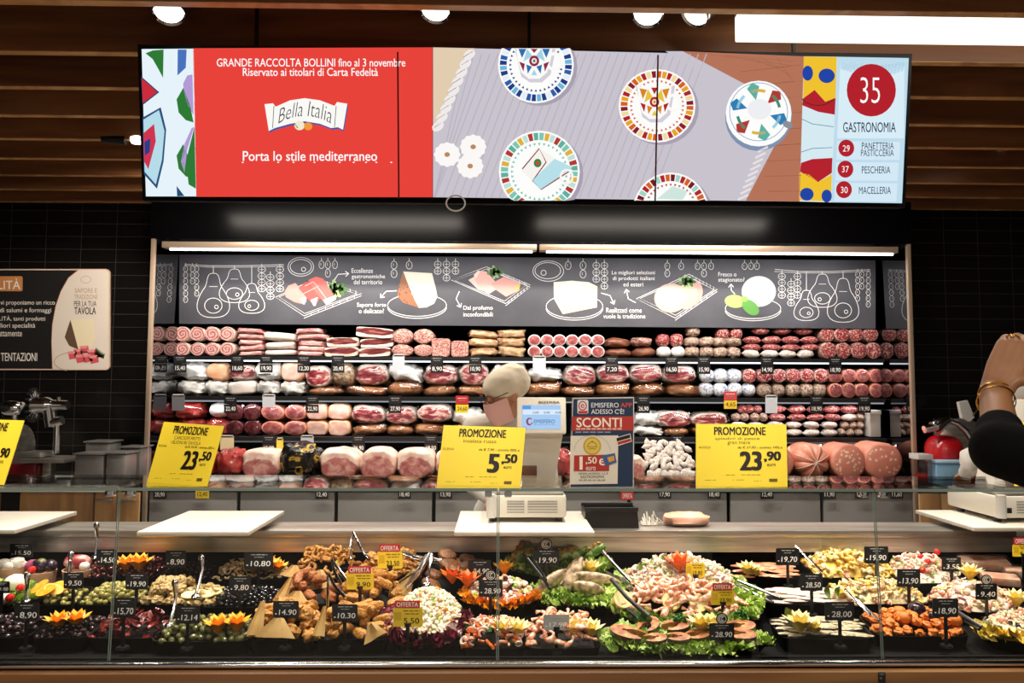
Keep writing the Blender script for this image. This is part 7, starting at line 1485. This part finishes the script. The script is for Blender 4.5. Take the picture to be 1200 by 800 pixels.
for a in range(9):
    for b in range(11):
        q = radians(-68+136*b/10); z = .018-.128*a/8; rr = 1+.10*sin(pi*a/8); V.append(L(.080*rr*sin(q)*(1-.25*(a/8)**2), -.012+.112*rr*cos(q)*(1-.18*(a/8)**2)+.02*cos(q)**6, z))
n_ = len(V); V += [q+(q-H).normalized()*-.004 for q in V]; Fs = [(a*11+b, a*11+b+1, (a+1)*11+b+1, (a+1)*11+b) for a in range(8) for b in range(10)]
mb.add(V, Fs+[tuple(n_+i for i in f[::-1]) for f in Fs]).build('face_mask', MASK, wk)
mb = MB()
for q in (-1, 1): mb.tube([L(q*.034+.026*cos(t), .099, .038+.019*sin(t)) for t in [2*pi*i/16 for i in range(17)]], .0022, 6); mb.tube([L(q*.06, .097, .042), L(q*.085, .04, .042), L(q*.086, -.02, .034)], .0022, 6)
mb.tube([L(-.010, .101, .042), L(.010, .101, .042)], .0022, 6).build('glasses', MT['black'], wk)
mb = MB(); mb.tube([nb+V3(.085*cos(t), .085*sin(t), .045+.01*sin(t)) for t in [2*pi*i/20 for i in range(21)]], .012, 8).build('collar', BLACKC, wk)
# ---- second worker at the right, mostly hidden
H = at(1199, 464, 4.2); mb = MB(); fwd = V3(.35, .75, -.4); L, R3 = head_into(mb, H, fwd, V3(.1, .3, .9), 1.05)
nb = V3(H.x-.01, 4.14, H.z-.19); sl, sr = V3(nb.x-.19, 4.12, nb.z-.05), V3(nb.x+.19, 4.14, nb.z-.05); hl, hr = V3(nb.x-.1, 4.1, .95), V3(nb.x+.1, 4.1, .95)
limb(mb, [L(0, -.03, -.06), nb, nb+V3(0, 0, -.05)], [.055, .056, .075]); el = at(1150, 545, 4.15)
arms = [[sl, V3(el.x, 4.2, el.z+.03), V3(el.x+.10, 4.44, 1.12)], [sr, V3(sr.x+.05, 4.2, 1.17), V3(sr.x-.02, 4.42, 1.12)]]; legs = [[hl, V3(hl.x, 4.1, .5), V3(hl.x, 4.12, .09)], [hr, V3(hr.x, 4.1, .5), V3(hr.x, 4.12, .09)]]
body_segments(mb, nb, (sl, sr), (hl, hr), arms, legs)
for P, th in zip(arms, (-1, 1)): w_ = P[-1]; hand_into(mb, w_, w_+(w_-P[1]).normalized()*.085, V3(0, .2, 1), (.3, .3, .3), 1, th)
for P in legs: limb(mb, [P[2]+V3(0, -.02, -.035), P[2]+V3(0, .10, -.05)], [.045, .038])
w2 = link('person', fuse(mb, .0075), SKIN, None, V3(nb.x, 4.12, 0)); tag(w2, 'person in white cap and uniform seen from behind at the right edge', 'person')
mb = MB(); body_segments(mb, nb, (sl, sr), (hl, hr), arms, legs, .015); mb.blob(V3(el.x, 4.2, el.z+.02), (.085, .08, .08), .9, .2, 5, 2); link('uniform', fuse(mb, .011, 3), CLOTH, w2)
mb = MB(); mb.blob(L(0, -.02, .05), (.105, .13, .115), .95, .05, 3, 3, 26, 16, 0, R3); link('cap', fuse(mb, .009, 3), M('white_cap', '#e8e4dc', rough=.8), w2)
# ---- customer in black, arm raised, body beyond the right photo edge
Wr = at(1166, 462, 1.56); Kn = at(1191, 402, 1.60); El = at(1174, 524, 1.42); Sh = at(1300, 545, 1.30)
bx = Sh.x+.17; mb = MB(); H = V3(bx+.02, 1.22, 1.68); L, R3 = head_into(mb, H, V3(-.25, 1, -.05), V3(0, 0, 1)); nb = V3(bx, 1.2, 1.50)
sl, sr = V3(Sh.x, 1.26, 1.475), V3(bx+.17, 1.18, 1.43); hl, hr = V3(bx-.09, 1.15, .92), V3(bx+.09, 1.15, .92)
limb(mb, [L(0, -.02, -.06), nb, nb+V3(0, 0, -.05)], [.05, .052, .07])
arms = [[sl, El, Wr], [sr, V3(bx+.26, 1.3, 1.25), V3(bx+.10, 1.5, 1.48)]]; legs = [[hl, V3(hl.x, 1.17, .5), V3(hl.x, 1.12, .09)], [hr, V3(hr.x, 1.17, .5), V3(hr.x, 1.12, .09)]]
body_segments(mb, nb, (sl, sr), (hl, hr), arms, legs)
hand_into(mb, Wr, Kn, V3(-.55, -.55, .25), (.5, .65, .5), 1.0, 1, .018); P = arms[1]; hand_into(mb, P[2], P[2]+V3(-.03, .03, .075), V3(.6, -.5, 0), (.4, .5, .4), 1, 1)
for q in legs: limb(mb, [q[2]+V3(0, -.02, -.035), q[2]+V3(0, .13, -.05)], [.042, .035])
cu = link('person', fuse(mb, .005, 4), SKIN2, None, V3(bx, 1.2, 0)); tag(cu, 'person in black sleeve raising a hand with ring and bracelets at the right edge', 'person')
mb = MB(); body_segments(mb, nb, (sl, sr), (hl, hr), [[sl, El+V3(-.002, 0, -.004), El.lerp(Wr, .30)], [sr, P[1], P[1].lerp(P[2], .6)]], None, .014); mb.blob(El, (.047, .047, .045), 1); link('black_jumper', fuse(mb, .008, 4), BLACKC, cu)
mb = MB(); body_segments(mb, nb, (sl-V3(0, 0, .45), sr-V3(0, 0, .45)), (hl, hr), [], legs, .012); link('trousers', fuse(mb, .01, 3), M('dark_denim', '#1c2230', rough=.8), cu)
mb = MB(); mb.blob(L(0, -.03, .045), (.10, .115, .10), 1, .05, 3, 1, 24, 16, 0, R3); mb.blob(L(0, -.085, -.08), (.09, .05, .15), .9, .06, 3, 2, 20, 14, 0, R3); link('hair', fuse(mb, .008, 3), HAIR, cu)
d = (Wr-El).normalized(); a_ = d.orthogonal().normalized(); b_ = d.cross(a_)
for k, (off, rr) in enumerate(((.004, .031), (-.020, .034), (-.030, .0355))):
    c = Wr+d*off; MB().tube([c+(a_*cos(t)+b_*sin(t))*rr+d*.006*sin(t+k) for t in [2*pi*i/24 for i in range(25)]], (.0018, .0012, .0011)[k], 7).build('bracelet', GOLD, cu)
kd = (Kn-Wr).normalized(); sd = kd.cross((V3(-.55, -.55, .25)-kd*V3(-.55, -.55, .25).dot(kd)).normalized()); fc = Kn+sd*-.5*.018+kd*.012
a_ = kd.orthogonal().normalized(); b_ = kd.cross(a_); MB().tube([fc+(a_*cos(t)+b_*sin(t))*.0125 for t in [2*pi*i/20 for i in range(21)]], .0022, 7).blob(fc+V3(-.009, -.008, .004), (.004, .004, .004), 1).build('ring', GOLD, cu)
ph = at(1236, 412, 1.66); tag(MB().box(ph, (.075, .009, .15), 0, Matrix.Rotation(.25, 3, 'Z'), .004).build('smartphone', MT['blackgloss'], None), 'black phone held up beyond the right photo edge', 'phone')
bpy.data.scenes.remove(tsc)
